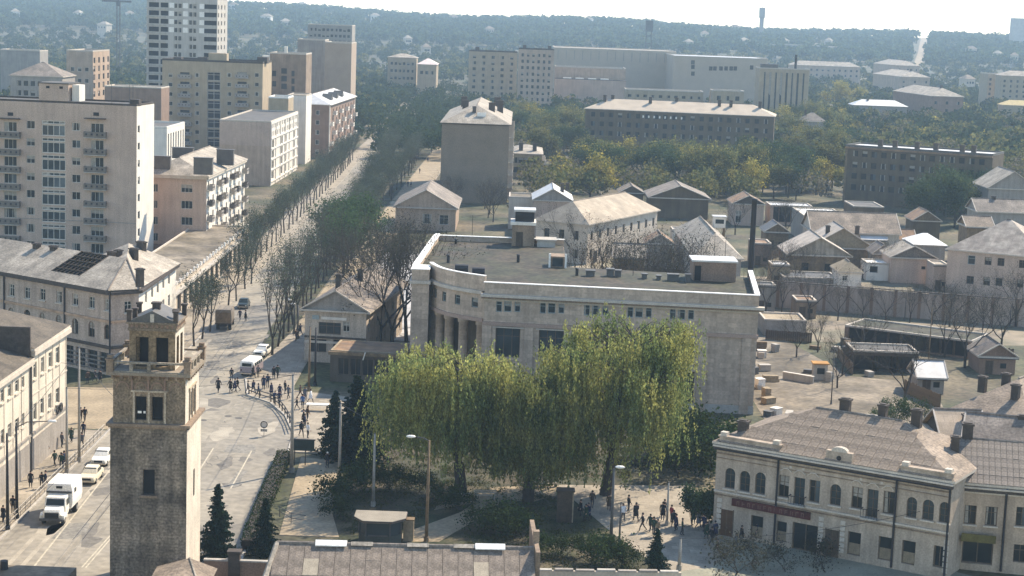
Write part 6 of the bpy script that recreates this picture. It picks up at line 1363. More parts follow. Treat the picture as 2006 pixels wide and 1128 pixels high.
for i, (u, v, s) in enumerate(((742,690,1.6),(768,700,1.6),(796,672,1.5),(722,640,1.4),(765,640,1.4),(815,640,1.2),(700,610,1.2),(752,610,1.4),(785,600,1.4),(735,585,1.2),(810,575,1.2))): tree(kind('bare'), G(u,v), s, '%s dark bare tree from the left between pediment house and curved porch' % nth(i), 'bare trees by the porch')
for i, (u, v, s) in enumerate(((1155,548,1.1),(1238,545,1.15),(1282,545,1.05),(1300,547,1.0),(1322,545,1.1),(1345,545,1.15),(1262,520,1.0))):
    tree(kind('bare'), (AT(u,v,262).x,262+i*1.5,0), s*1.25, '%s tall bare tree from the left behind the big flat roof' % nth(i), 'bare yard trees')
for i, (u, v, s) in enumerate(((1500,615,.8),(1531,612,.8),(1585,625,1.0),(1641,628,.75),(1690,628,.75),(1735,630,.7),(1782,632,.7),(1826,636,.75),(1860,640,.9),(1925,645,.7))): tree(kind('bare'), G(u,v), s*.85, '%s bare tree from the left before the long wall' % nth(i), 'bare wall trees')
for i, (u, v, s, l) in enumerate(((1890,720,1.0,'dark bare tree standing in the yard right of the garages'),(1602,690,.6,'leaning bare tree left of the open shed'),(1770,800,.9,'dark bare tree rising between the yard and the ornate house'),(1650,735,.6,'small bare tree left of the open shed door'),(1990,640,.9,'bare tree at the right edge by the long wall'))): tree(kind('bare'), G(u,v), s, l)
for i, (u, v, s) in enumerate(((1755,838,.8),(1790,850,.9),(1735,850,.7))): tree(kind('green'), G(u,v), s*.45, '%s small green yard bush behind the ornate roof, from the left' % nth(i), 'yard bushes')
for i, (u, v, s) in enumerate(((1125,515,1.0),(1180,530,.9),(1400,500,.8),(1515,560,.8),(1560,560,.8),(1480,585,.7),(1680,560,.6),(1750,545,.7),(1600,470,.8),(1540,470,.9),(1440,460,.8),(1690,700,.7),(1560,700,.6),(1640,760,.6),(1960,690,.9),(1850,700,.8))): tree(kind('bare'), G(u,v), s, '%s thin bare tree from the left scattered among the yard houses' % nth(i), 'yard trees')
for i, (u, v) in enumerate(((1480,1115),(1540,1120),(1440,1125),(1620,1122))): tree('bush1', G(u,v), RNG.uniform(1.0,1.4), '%s bare bush from the left before the ornate house' % nth(i), 'bare bushes', name='bush', cat='bush')
# spruces
for (u, v, vt, w, l) in ((425,1092,948,1.0,'dark spruce right beside the watchtower'),(519,1088,975,1.0,'spruce between the watchtower spruce and the slate roof'),(697,905,735,1.25,'tall dark spruce, right one of the park group'),(655,890,765,1.15,'dark spruce, left one of the park group'),(722,880,770,1.15,'smaller dark spruce behind the park group'),(1284,1135,1035,1.1,'spruce at the bottom edge before the plaza')):
    p = G(u, v); h = AT(u, vt, p.y).z; t = tree(kind('spruce'), p, h/9*w, l, name='spruce_tree', sz=h/9)
# bushes and hedges
for i, (u, v, s) in enumerate(((655,985,1.1),(690,970,1.1),(720,955,1.1),(760,960,1.0),(655,1015,.8),(980,1045,1.2),(1010,1055,1.1),(945,1040,1.0),(1165,1105,1.0),(1190,1112,1.1),(1110,1088,.8),(870,990,.9),(900,1000,.9),(820,965,.9),(1060,1090,.8),(1225,1108,.8))): tree('bush0', G(u,v), s, '%s dark park bush in the beds round the kiosk, counted from the left' % nth(i), 'park bushes', name='bush', cat='bush')
for i, (u, v, s) in enumerate(((1358,1030,1.0),(1375,1032,1.0),(1390,1040,.9))): tree('conebush0', G(u,v), s, '%s small clipped conifer from the left beside the ornate house' % nth(i), 'clipped conifers', name='bush', cat='bush')
for i, (u, v, s) in enumerate(((1330,935,1.9),(1372,925,2.0),(1352,900,2.2),(1385,900,1.9),(1320,890,2.1),(1290,905,1.7))): tree('bush0', G(u,v), s, '%s dark shrub added for shade, from the left between right willow and ornate house' % nth(i), 'added shade shrubs', name='bush', cat='bush')  # shrubs added to darken lit lawn where shadow should lie
def hedge(label, pts, w, h, n):
    a = Vector((pts[0][0],pts[0][1],0)); t = thing('hedge', label, 'hedge', a); C = []; mb = MB()
    for p, q in zip(pts[:-1], pts[1:]):
        p = Vector((p[0],p[1],0))-a; q = Vector((q[0],q[1],0))-a; d = (q-p); L = d.length; d.normalize(); nn = Vector((-d.y,d.x,0)); m = int(n*L)
        f = RNG.uniform(0,L,m); s = RNG.uniform(-1,1,m); z = RNG.uniform(0,1,m)
        e = RNG.integers(0,3,m); s = np.where(e == 0, np.sign(s), s); z = np.where(e == 1, 1, z)
        C.append(np.stack([p.x+d.x*f+nn.x*s*w/2, p.y+d.y*f+nn.y*s*w/2, z*h], 1) + RNG.normal(0,.07,(m,3)))
        mb.prism([(p-nn*w*.42)[:2], (q-nn*w*.42)[:2], (q+nn*w*.42)[:2], (p+nn*w*.42)[:2]], 0, h*.9)
    mb.build('stems', m_bark, t); link('foliage', leaf_mesh('foliage', np.concatenate(C), .13, l_hedge), t)
hedge('dark clipped hedge along the right edge of the road', [(-22.9,180),(-22.6,170),(-22.3,160),(-21.8,148)], 1.3, 1.1, 190)
hedge('low dark hedge line under the willows before the big building', [(-16,198),(-6,193),(4,190)], 1.2, .9, 120)
# groves: every tree one can tell apart
def in_poly(x, y, P):
    c = False
    for i in range(len(P)):
        a, b = P[i], P[i-1]
        if (a[1] > y) != (b[1] > y) and x < (b[0]-a[0])*(y-a[1])/(b[1]-a[1])+a[0]: c = not c
    return c
FOOT = []
for o in bpy.data.objects:
    if o.type == 'MESH' and o.name.split('.')[0] in ('eaves','wall','rear_wing') and o.parent:
        mw_ = Matrix.Translation(o.parent.location) @ Matrix.Rotation(o.parent.rotation_euler.z, 4, 'Z')
        P_ = [mw_ @ Vector(c) for c in o.bound_box]; xs_ = [p.x for p in P_]; ys_ = [p.y for p in P_]
        FOOT.append((min(xs_)-2.5, max(xs_)+2.5, min(ys_)-2.5, max(ys_)+2.5))
def free(x, y, m=0): return not any(a-m < x < b+m and c-m < y < d+m for a, b, c, d in FOOT)
def grove(poly, n, kinds, label, group, smin=.85, smax=1.2, gap=3.6, ymax=None):
    W = [tuple(G(*p)[:2]) for p in poly]; xs_ = [p[0] for p in W]; ys_ = [p[1] for p in W]; got = []; tries = 0
    while len(got) < n and tries < n*60:
        tries += 1; x = RNG.uniform(min(xs_), max(xs_)); y = RNG.uniform(min(ys_), max(ys_))
        if not in_poly(x, y, W) or not free(x, y) or (84 < x < 108 and 430 < y < 482) or any((x-a)**2+(y-b)**2 < gap*gap for a, b in got): continue
        got.append((x, y))
    got.sort(key=lambda p: p[0]/p[1])
    for i, (x, y) in enumerate(got): tree(kind(kinds[RNG.integers(0, len(kinds))]), (x,y,0), RNG.uniform(smin,smax), '%s %s' % (nth(i), label), group)
grove([(1085,355),(1150,335),(1430,338),(1640,350),(1640,395),(1440,395),(1270,370),(1150,362)], 70, ('olive','bare','dark','olive','yellow','green'), 'tree from the left in the olive grove below the long dark block', 'olive grove trees')
grove([(1690,400),(1760,365),(1930,380),(1935,425),(1860,455),(1770,440)], 34, ('dark','dark','olive'), 'tree from the left in the dark grove before the dark slab block', 'dark grove trees')
grove([(870,440),(880,395),(1000,395),(1000,435)], 9, ('bare','bare','dark'), 'tree from the left below the blank end wall', 'trees below the end wall', .65, .85)
grove([(1010,300),(1020,255),(1140,250),(1140,310),(1080,345)], 26, ('olive','green','dark'), 'tree from the left between blank gable block and long dark block', 'middle trees')
grove([(1520,300),(1530,235),(1660,240),(1650,330),(1560,330)], 26, ('dark','olive','yellow'), 'tree from the left right of the long dark block', 'trees right of the block')
for i, (u, v, s) in enumerate(((1155,395,1.3),(1600,375,1.1),(1570,378,1.0),(1660,210,1.8),(1640,215,1.5),(1040,268,1.3),(1095,272,1.2))): tree(kind('yellow'), G(u,v), s, '%s yellow-green tree, ordered across the right half of the picture' % nth(i) if False else ['broad yellow-green tree behind the tin roofed house','yellow tree left of the dark slab block','smaller yellow tree beside it, left of the dark slab block','large golden tree below the stepped blocks','golden tree left of the large golden one','yellow-green tree below the pair of nine storey blocks','yellow-green tree left of the long dark block'][i])
# the wooded land beyond: one mass of crowns
def wood(name, label, n, ymin, ymax, leaf, size, seed, hs=(7,12), per=70, xr=(-.315,.315), ave=False):
    global RNG
    RNG = np.random.default_rng(seed); C = []; cnt = 0
    while cnt < n:
        y = math.exp(RNG.uniform(math.log(ymin), math.log(ymax))); x = y*RNG.uniform(*xr)
        if (84 < x < 125 and 428 < y < 482) or (12 < x < 100 and 505 < y < 628) or (-20 < x < 3 and 405 < y < 446): continue
        if y < 1250 and (not free(x, y, 3) or (-57 < x < -19 and not ave) or (ave and -56.5 < x < -48.5)): continue
        if HILLROAD[0][1]*.9 < y and abs(x - np.interp(y, [HILLROAD[0][1],HILLROAD[2][1]], [HILLROAD[0][0],HILLROAD[2][0]])) < 5+y*.0022: continue
        cnt += 1; h = RNG.uniform(*hs); r = h*RNG.uniform(.36,.52); k = per
        u = RNG.normal(size=(k,3)); u /= np.linalg.norm(u, axis=1, keepdims=True); u *= RNG.uniform(.45,1.0,(k,1))**.6; u[:,2] = np.abs(u[:,2])*1.1-.35
        C.append(np.array([x, y, float(hill(x,y))+h*.48]) + u*np.array([r,r,h*.5]))
    o = link(name, leaf_mesh(name, np.concatenate(C), size, leaf)); tag(o, label, 'wood', kind='stuff')
wood('filler_wood', 'dense olive and green trees filling the gaps among the middle distance blocks', 210, 440, 760, l_olive, .75, 105, (8,12), 300, (-.03,.315))
wood('budding_wood', 'brownish half bare trees mixed among the middle distance blocks', 150, 440, 900, ML('bud_leaf', (.16,.13,.085), (.11,.10,.07), .35), .6, 108, (8,12), 220, (-.03,.315))
wood('golden_wood', 'yellow spring trees mixed among the middle distance blocks', 46, 450, 1100, l_yellow, .7, 109, (7,11), 260, (-.02,.315))
wood('left_filler_wood', 'trees between the tower blocks on the far left', 120, 600, 1000, l_green, .9, 106, (8,12), 220, (-.315,-.11))
wood('avenue_wood', 'trees closing the far end of the avenue', 170, 570, 1080, l_dark, .8, 107, (9,13), 240, (-.085,-.018), True)
wood('far_wood', 'hazy green woodland covering the town outskirts and hills', 4200, 600, 2600, l_dark, 1.7, 101)
wood('far_olive_wood', 'hazy olive woodland mixed into the far trees', 2200, 600, 2600, l_olive, 1.7, 102)
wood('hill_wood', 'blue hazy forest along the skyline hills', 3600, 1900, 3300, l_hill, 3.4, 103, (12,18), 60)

# rough grass and weeds, nothing one could count
SQ = [[(-21.5,182),(-17,181),(-15.5,160),(-14.2,152),(-20,152)],[(4.5,174.5),(19,176),(20.6,167),(25.3,162),(18.5,147),(13.4,145),(9.2,157.4)],[tuple(G(*p)[:2]) for p in ((740,1066),(865,1066),(1005,970),(930,980))]]
def grass(name, label, poly, n, size, leaf, seed):
    global RNG
    RNG = np.random.default_rng(seed); xs_ = [p[0] for p in poly]; ys_ = [p[1] for p in poly]; C = []
    cx = RNG.uniform(min(xs_), max(xs_), n//60); cy = RNG.uniform(min(ys_), max(ys_), n//60)
    for x, y in zip(cx, cy):
        if not in_poly(x, y, poly) or not free(x, y, -1.5) or any(in_poly(x+a, y+b, q) for q in SQ for a, b in ((0,0),(1,0),(-1,0),(0,1.5),(0,-1.5))): continue
        k = RNG.integers(30, 90); r = RNG.uniform(.3, .7)
        C.append(np.stack([x+RNG.normal(0,r,k), y+RNG.normal(0,r,k), .03+np.abs(RNG.normal(0,.09,k))], 1))
    o = link(name, leaf_mesh(name, np.concatenate(C), size, leaf)); tag(o, label, 'grass', kind='stuff')
grass('park_grass', 'rough dark grass on the park lawn under the willows', [(-16,143),(20,143),(20,165),(15,178),(13,203),(-13,211),(-16,198)], 70000, .13, ML('grass_blade', (.06,.075,.022), (.11,.10,.04), .3, patch=.6), 201)
grass('verge_grass', 'thin grass on the avenue verges', [(-39.5,300),(-31,236),(-29.5,610),(-39.5,610)], 20000, .13, ML('grass_blade', (.06,.075,.022), (.11,.10,.04)), 203)
# ---------------------------------------------------------------- vehicles
m_tyre = M('tyre_rubber', (.02,.02,.02), rough=.9, var=.1); m_hub = M('wheel_hub', (.35,.35,.34), rough=.4, var=.1, metal=.5)
m_carw = M('white_car_paint', (.78,.77,.72), rough=.3, var=.03, spec=.5); m_carc = M('cream_car_paint', (.66,.60,.46), rough=.3, var=.03, spec=.5)
m_card = M('dark_green_car_paint', (.03,.045,.045), rough=.3, var=.03, spec=.5); m_chrome = M('chrome', (.55,.55,.55), rough=.2, var=.02, metal=.9); m_lampg = M('lamp_glass', (.6,.6,.55), rough=.15, var=.02, spec=.6)
def wheel(t, x, y, r, w):
    s = 1 if x > 0 else -1; o = link('wheel', _wheel(r, w), t, (x, y, r)); link('hub', _hub(r, w), o, (s*w*.5, 0, 0)); return o
def _wheel(r, w):
    k = ('wheel', r, w)
    if k not in _wm:
        mb = MB(); n = 16; mb.tube((-w/2,0,0),(w/2,0,0),r,r,n); mb.tube((-w/2-.02,0,0),(w/2+.02,0,0),r*.86,r*.86,n); _wm[k] = mb.mesh('wheel', m_tyre)
    return _wm[k]
def _hub(r, w):
    k = ('hub', r, w)
    if k not in _wm: _wm[k] = MB().tube((-.04,0,0),(.04,0,0),r*.52,r*.5,12).mesh('hub', m_hub)
    return _wm[k]
def loft(mb, secs, m=0):
    "secs: list of (y, halfwidth, z0, z1, crown) cross-sections along y, rounded upper corners"
    def ring(y, w, z0, z1, c): return [(-w*.92,y,z0),(-w,y,z0+(z1-z0)*.25),(-w*.985,y,z0+(z1-z0)*.7),(-w*c,y,z1),(w*c,y,z1),(w*.985,y,z0+(z1-z0)*.7),(w,y,z0+(z1-z0)*.25),(w*.92,y,z0)]
    k = len(mb.v); n = 8
    for s in secs: mb.v += ring(*s)
    for i in range(len(secs)-1):
        for j in range(n): a = k+i*n+j; b = k+i*n+(j+1) % n; mb.f.append((a, b, b+n, a+n)); mb.m.append(m)
    mb.f.append(tuple(range(k+n-1,k-1,-1))); mb.m.append(m); e = k+(len(secs)-1)*n; mb.f.append(tuple(range(e,e+n))); mb.m.append(m)
def sedan(label, p, rz, paint):
    t = thing('parked_car', label, 'car', p, rz, None); b = MB()
    loft(b, [(0,.70,.34,.74,.9),(.12,.76,.28,.82,.9),(.6,.79,.26,.86,.9),(1.25,.80,.24,.90,.92),(2.9,.80,.24,.90,.92),(3.7,.79,.26,.88,.9),(4.0,.76,.28,.84,.9),(4.12,.70,.36,.76,.9)]); b.build('body', paint, t)
    g = MB(); loft(g, [(1.2,.74,.88,.92,.95),(1.75,.66,.88,1.38,.86),(2.85,.66,.88,1.40,.86),(3.35,.72,.88,.93,.95)]); g.build('cabin', paint, t)
    w = MB(); w.face([(-.63,1.27,.955),(.63,1.27,.955),(.55,1.70,1.345),(-.55,1.70,1.345)]); w.build('windscreen', m_glass, t)
    w = MB(); w.face([(.62,3.30,.985),(-.62,3.30,.985),(-.55,2.90,1.355),(.55,2.90,1.355)]); w.build('rear_window', m_glass, t)
    for s in (-1, 1):
        for (y0, y1, y2, y3) in ((1.5,2.22,2.22,1.8),(2.30,3.05,2.85,2.30)):
            q = [(s*.745,y0,.97),(s*.745,y1,.97),(s*.695,y2,1.30),(s*.695,y3,1.30)]; MB_ = MB(); MB_.face(q if s > 0 else q[::-1]); MB_.build('side_window', m_glass, t)
        MB().tube((s*.56,-.03,.62),(s*.56,.08,.62),.11,.11,10).build('headlight', m_lampg, t); MB().box((s*.62-.1,4.10,.56),(s*.62+.1,4.14,.7)).build('tail_light', m_red, t)
        for y in (.75, 3.25): wheel(t, s*.70, y, .3, .17)
    MB().box((-.42,-.025,.52),(.42,.05,.72)).build('grille', m_black, t); MB().box((-.78,-.12,.36),(.78,0,.46)).build('bumper', m_chrome, t); MB().box((-.78,4.12,.38),(.78,4.24,.48)).build('bumper', m_chrome, t)
    return t
def box_truck(label, p, rz):
    t = thing('box_truck', label, 'truck', p, rz); b = MB()
    loft(b, [(0,.72,.72,1.28,.85),(.15,.80,.62,1.42,.86),(1.2,.86,.60,1.52,.9)]); b.build('bonnet', m_carw, t)
    for s in (-1, 1):
        f = MB(); loft(f, [(.1,.24,.55,.92,.8),(.5,.28,.7,1.08,.8),(1.2,.26,.5,.98,.8)]); f.build('fender', m_carw, t, (s*.86,0,0)); MB().tube((s*.82,.0,.86),(s*.82,.14,.86),.13,.13,10).build('headlight', m_lampg, t)
    c = MB(); loft(c, [(1.2,.98,.6,1.5,.95),(1.45,.95,.6,2.2,.9),(2.6,.95,.6,2.25,.9)]); c.build('cab', m_carw, t)
    w = MB(); w.face([(-.82,1.195,1.55),(.82,1.195,1.55),(.78,1.40,2.08),(-.78,1.40,2.08)]); w.build('windscreen', m_glass, t)
    for s in (-1, 1):
        q = [(s*.985,1.55,1.5),(s*.985,2.4,1.5),(s*.955,2.4,2.05),(s*.955,1.6,2.05)]; x = MB(); x.face(q if s > 0 else q[::-1]); x.build('side_window', m_glass, t)
    bx_ = MB(); loft(bx_, [(2.7,1.16,.95,3.0,.9),(2.75,1.2,.9,3.12,.88),(6.3,1.2,.9,3.12,.88),(6.35,1.16,.95,3.0,.9)]); bx_.build('box_body', m_whitep, t)
    MB().box((-.28,2.66,2.7),(.28,2.72,2.92)).build('vent', m_dark, t); MB().box((-1.15,2.60,2.3),(1.15,2.69,2.45)).build('box_rib', m_iron, t)
    MB().box((-.62,-.05,.72),(.62,.02,1.18)).build('grille', m_black, t); MB().box((-1.05,-.22,.5),(1.05,-.06,.68)).build('bumper', m_iron, t); MB().box((-.5,.3,.5),(.5,6.2,.72)).build('chassis', m_black, t)
    for s in (-1, 1):
        wheel(t, s*.86, .75, .45, .24); wheel(t, s*.86, 4.8, .45, .42); MB().box((s*1.21-.01,3.4,2.2),(s*1.21+.01,4.0,2.6)).build('side_window', m_glass, t)
    return t
def van(label, p, rz):
    t = thing('minibus', label, 'minibus', p, rz); b = MB(); pu = M('mauve_van_paint', (.30,.25,.27), rough=.35, var=.05, spec=.5)
    loft(b, [(0,.88,.35,1.15,.95),(.06,.93,.32,1.25,.97),(4.3,.93,.32,1.25,.97),(4.55,.86,.4,1.1,.95)]); b.build('body', pu, t)
    c = MB(); loft(c, [(.05,.88,1.25,1.92,.8),(.2,.92,1.25,2.02,.82),(3.9,.92,1.25,2.02,.82),(4.35,.86,1.25,1.7,.8)]); c.build('roof_body', m_whitep, t)
    MB().box((-.62,.005,1.32),(.62,.06,1.72)).build('rear_window', m_glass, t)
    for s in (-1, 1):
        for k in range(4): MB().box((s*.925-.012,.45+.88*k,1.35),(s*.925+.012,1.15+.88*k,1.75)).build('side_window', m_glass, t)
        for y in (.9, 3.6): wheel(t, s*.8, y, .33, .2)
        MB().box((s*.7-.08,-.03,.75),(s*.7+.08,.01,.95)).build('tail_light', m_red, t)
    MB().box((-.9,-.1,.38),(.9,0,.5)).build('bumper', m_chrome, t)
def tilt_truck(label, p, rz):
    t = thing('covered_truck', label, 'truck', p, rz); cv = M('canvas', (.22,.19,.155), var=.15, scale=1)
    c = MB(); loft(c, [(0,1.15,1.1,3.0,.92),(.05,1.18,1.1,3.08,.9),(4.0,1.18,1.1,3.08,.9)]); c.build('tilt', cv, t); MB().box((-1.18,-.04,.95),(1.18,4.0,1.12)).build('bed', m_woodd, t)
    MB().box((-1.0,-.06,1.2),(1.0,-.01,2.7)).build('tailgate', m_wood, t)
    q = MB(); loft(q, [(4.3,.95,.6,2.2,.9),(5.4,.95,.6,2.2,.9),(5.7,.9,.6,1.5,.9),(6.6,.8,.6,1.35,.9)]); q.build('cab', m_card, t); MB().box((-.45,0.1,.6),(.45,6.4,.94)).build('chassis', m_black, t)
    for s in (-1, 1):
        wheel(t, s*.86, 1.1, .46, .42); wheel(t, s*.86, 5.6, .46, .24)
box_truck('white box truck coming down the left street', G(101,1030), 0.0)
sedan('white car close behind the white box truck', G(143,968)+Vector((.5,3.2,0)), 0.0, m_carc)
sedan('white car half hidden by the watchtower', G(192,916), 0.0, m_carw)
van('small mauve and white bus stopped at the square', G(483,738), math.radians(-8))
sedan('white car just ahead of the small bus', G(500,708)+Vector((0,2.5,0)), math.radians(-9), m_carw)
tilt_truck('canvas covered truck parked under the left trees', G(437,648), math.radians(3))
sedan('dark car further up the avenue by the left trees', G(474,606), math.radians(1), m_card)
# ---------------------------------------------------------------- people
m_coat = M('coat_cloth', (1,1,1), var=.12, scale=6, objcol=True); m_trous = M('trouser_cloth', (.03,.03,.038), var=.2, scale=6); m_skin = M('skin', (.48,.30,.22), rough=.6, var=.05)
m_hair = M('dark_hair', (.03,.022,.018), var=.2, scale=8); m_shoe = M('shoe_leather', (.015,.013,.012), rough=.5, var=.1)
def body_mesh(k, stride, lean=0.0, arms=0.2, bulk=1.0, bend=0.0):
    V = []; Ed = []; Rr = []
    def v(p, r, par=None):
        V.append(p); Rr.append(r)
        if par is not None: Ed.append((par, len(V)-1))
        return len(V)-1
    pel = v((0,0,.93), (.15*bulk,.12*bulk)); wa = v((0,-bend*.15-lean*.1,1.12), (.145*bulk,.11*bulk), pel); ch = v((0,-bend*.38-lean*.25,1.32), (.17*bulk,.125*bulk), wa)
    nk = v((0,-bend*.5-lean*.32,1.47), (.06,.06), ch); hd = v((0,-bend*.58-lean*.4-.01,1.56), (.085,.095), nk); tp = v((0,-bend*.62-lean*.42,1.67), (.075,.085), hd)
    for s in (-1, 1):
        f = stride*s
        hip = v((s*.10,-.0,.88), (.095,.10), pel); kn = v((s*.105,-f*.22-.03,.50), (.062,.066), hip); an = v((s*.105,-f*.42+.04+(.06 if f < 0 else 0),.10+(.06 if f < -.2 else 0)), (.04,.045), kn); v((s*.115,-f*.42-.12,.045+(.02 if f < -.2 else 0)), (.038,.035), an)
        sh = v((s*.19,-bend*.42-lean*.27,1.40), (.07,.075), ch); g = -f
        el = v((s*(.25+.05*arms),-bend*.42+g*-.15*1,1.12), (.05,.05), sh); wr = v((s*(.25+.02*arms),-bend*.5-.12-g*.22,.90+.05*abs(f)), (.034,.036), el); pm = v((s*.25,-bend*.5-.15-g*.26,.82+.05*abs(f)), (.028,.038), wr)
        b = V[pm]
        for j, (dx, L) in enumerate(((-.028,.085),(-.010,.10),(.010,.095),(.028,.075))): v((b[0]+dx*.5,b[1]-.02+dx*.8,b[2]-L), (.009,.009), pm)
        v((b[0]-s*.03,b[1]-.05,b[2]-.035), (.010,.010), pm)
    me = bpy.data.meshes.new('person_base'); me.from_pydata(V, Ed, []); o = bpy.data.objects.new('person_base', me); COL.objects.link(o)
    md = o.modifiers.new('skin', 'SKIN'); 
    for i, r in enumerate(Rr): me.skin_vertices[0].data[i].radius = r
    me.skin_vertices[0].data[0].use_root = True
    sb = o.modifiers.new('sub', 'SUBSURF'); sb.levels = 1; sb.render_levels = 1
    dg = bpy.context.evaluated_depsgraph_get(); out = bpy.data.meshes.new_from_object(o.evaluated_get(dg)); out.name = 'person'
    bpy.data.objects.remove(o); bpy.data.meshes.remove(me)
    out.materials.clear()
    for m_ in (m_coat, m_trous, m_skin, m_hair, m_shoe): out.materials.append(m_)
    n = len(out.polygons); idx = []
    for p in out.polygons:
        c = p.center; z = c.z
        hand = abs(c.x) > .2 and z < .90 and z > .55
        idx.append(4 if z < .09 else 2 if hand else 1 if z < .86 else 0 if z < 1.45 else 2)
    out.polygons.foreach_set('material_index', idx); out.polygons.foreach_set('use_smooth', [True]*n); return out, V[tp], V[hd]
BODY = [body_mesh('w', .75, 0, .2, 1.12), body_mesh('w2', -.6, .1, .2, 1.15), body_mesh('s', .12, 0, .2, 1.15), body_mesh('c', .25, 0, .3, 1.12), body_mesh('b', .35, .2, .2, 1.05, .5)]
def hair_mesh(cap=False):
    mb = MB(); n = 10; P_ = [(.02,.115),(.06,.10),(.092,.055),(.102,.0),(.098,-.06)]
    mb.lathe([(r, z) for r, z in P_], n); return mb.mesh('hair', M('white_cap', (.75,.74,.7)) if cap else m_hair, True)
HAIR = [hair_mesh(), hair_mesh(True)]
_fc = MB(); _fc.box((-.012,-.115,-.02),(.012,-.085,.02)); _fc.box((-.04,-.094,.03),(-.018,-.088,.042),1); _fc.box((.018,-.094,.03),(.04,-.088,.042),1); _fc.box((-.025,-.092,-.052),(.025,-.086,-.042),2); _fc.box((-.098,-.02,-.02),(-.085,.02,.03)); _fc.box((.085,-.02,-.02),(.098,.02,.03)); FACE = _fc.mesh('face', [m_skin, m_hair, M('lips', (.35,.15,.13))])
_ct = MB(); _ct.lathe([(.17,1.12),(.185,.98),(.215,.8),(.245,.55),(.235,.54)], 12); COAT = _ct.mesh('coat_skirt', m_coat, True)
COLS = {'black': (.018,.018,.02), 'navy': (.018,.024,.055), 'brown': (.07,.042,.025), 'grey': (.11,.11,.115), 'white': (.70,.69,.66), 'blue': (.06,.12,.24), 'green': (.03,.055,.035), 'tan': (.28,.20,.12), 'red': (.25,.03,.03)}
def person(p, pose, rz, col, label, group, coat=False, s=1.0, cap=False):
    me, tp, hd = BODY[pose]; o = link('person', me, None, p, rz); o.scale = (s, s, s); o.color = (*COLS[col], 1); tag(o, label, 'person', group)
    link('hair', HAIR[1 if cap else 0], o, (hd[0], hd[1]+.012, hd[2]+.055)); link('face', FACE, o, (hd[0], hd[1], hd[2]+.03))
    if coat: c = link('coat_skirt', COAT, o); c.color = (*COLS[col], 1)
rp = random.Random(4)
def crowd(pts, where, group, z=.13):
    W = sorted([(400,0)]) and sorted(pts)
    for i, q in enumerate(W):
        u, v = q[:2]; p = G(u, v, z); col = q[2] if len(q) > 2 else rp.choice(('black','black','navy','navy','brown','grey','green')); coat = rp.random() < .45; pose = rp.choice((0,1,2,2,3,0)); s = rp.uniform(.94,1.05)
        if len(q) > 3: s = q[3]
        if len(q) > 4: pose = q[4]; coat = False
        person(p, pose, rp.uniform(0,6.28), col, 'person in %s %s, %s' % (col, 'coat' if coat else 'jacket', where % nth(i)), group, coat, s)
z1 = lambda L: [(400+q[0]/5.373, 670+q[1]/5.373, *q[2:]) for q in L]
z2 = lambda L: [(q[0]/3.916, 840+q[1]/3.916, *q[2:]) for q in L]
z3 = lambda L: [(1080+q[0]/5.9, 940+q[1]/5.9, *q[2:]) for q in L]
crowd(z1([(148,535,'black',1.1),(287,405,'black'),(275,530,'black'),(320,530,'navy'),(350,522,'black'),(458,545,'black'),(518,545,'navy',1.0,0),(570,580,'navy',1.0,0)]), '%s from the left on the road by the small bus', 'people on the road', .02)
crowd(z1([(625,500),(668,482),(705,572),(735,650,'navy',.9,4),(795,582),(790,662,'navy'),(850,545),(885,600),(975,722),(1035,700,'blue'),(1010,595),(1060,620,'grey'),(1120,640,'white'),(1085,832),(1045,868),(1022,1000,'black',1.05),(1090,1012,'white'),(1060,905,'navy')]), '%s from the left in the crowd behind the guard rail', 'crowd at the bend')
crowd(z1([(515,378),(567,376),(732,388),(772,384)]), '%s from the left by the kerb beside the small bus', 'people by the bus', .1)
crowd(z2([(235,450),(320,458,'black'),(350,452,'navy'),(420,290),(470,312),(492,300),(355,205,'black'),(475,145),(548,105,'green'),(100,655),(25,720),(625,150),(640,60),(180,330)]), '%s from the left on the left street pavement', 'people on the left pavement')
crowd(z3([(335,420),(400,482),(425,470,'navy'),(470,330),(665,362,'brown'),(825,482,'white'),(890,382),(975,482,'black',1.08),(1050,598,'black',1.05,0),(1140,592),(1180,645),(1285,472,'black',1.08),(1300,420),(1225,650,'tan'),(1385,492,'red'),(1440,590,'navy'),(1410,560,'black'),(1510,640,'green')]), '%s from the left on the small plaza', 'people on the plaza', .07)
crowd(z3([(1640,520),(1700,560),(1760,600),(1850,762,'black',1.05,0),(1892,685),(1920,832,'brown',.68),(1790,690)]) + [(1441,1078),(1452,1064),(1479,1058),(1610,1090)], '%s from the left along the ornate house', 'people by the ornate house', .07)
crowd([(470,628),(481,629)], '%s from the left walking down the avenue', 'walkers on the avenue', .02)
crowd([(580,668),(588,656),(583,662)], '%s from the left before the side of the pediment house', 'people by the pediment house', .12)
crowd([(799,366),(805,366),(822,340),(845,300),(852,285),(838,318)], '%s from the left on the far sandy pavement', 'far walkers', .12)
crowd([(158,828),(166,826),(172,752),(186,748),(196,750)], '%s from the left at the mouth of the side street', 'people at the side street', .02)
crowd([(770,858),(727,905)], '%s from the left in the shade under the willows', 'people under the willows', .03)
person(G(641,917), 2, .4, 'black', 'person in black jacket and white cap walking past the spruces', None, cap=True)
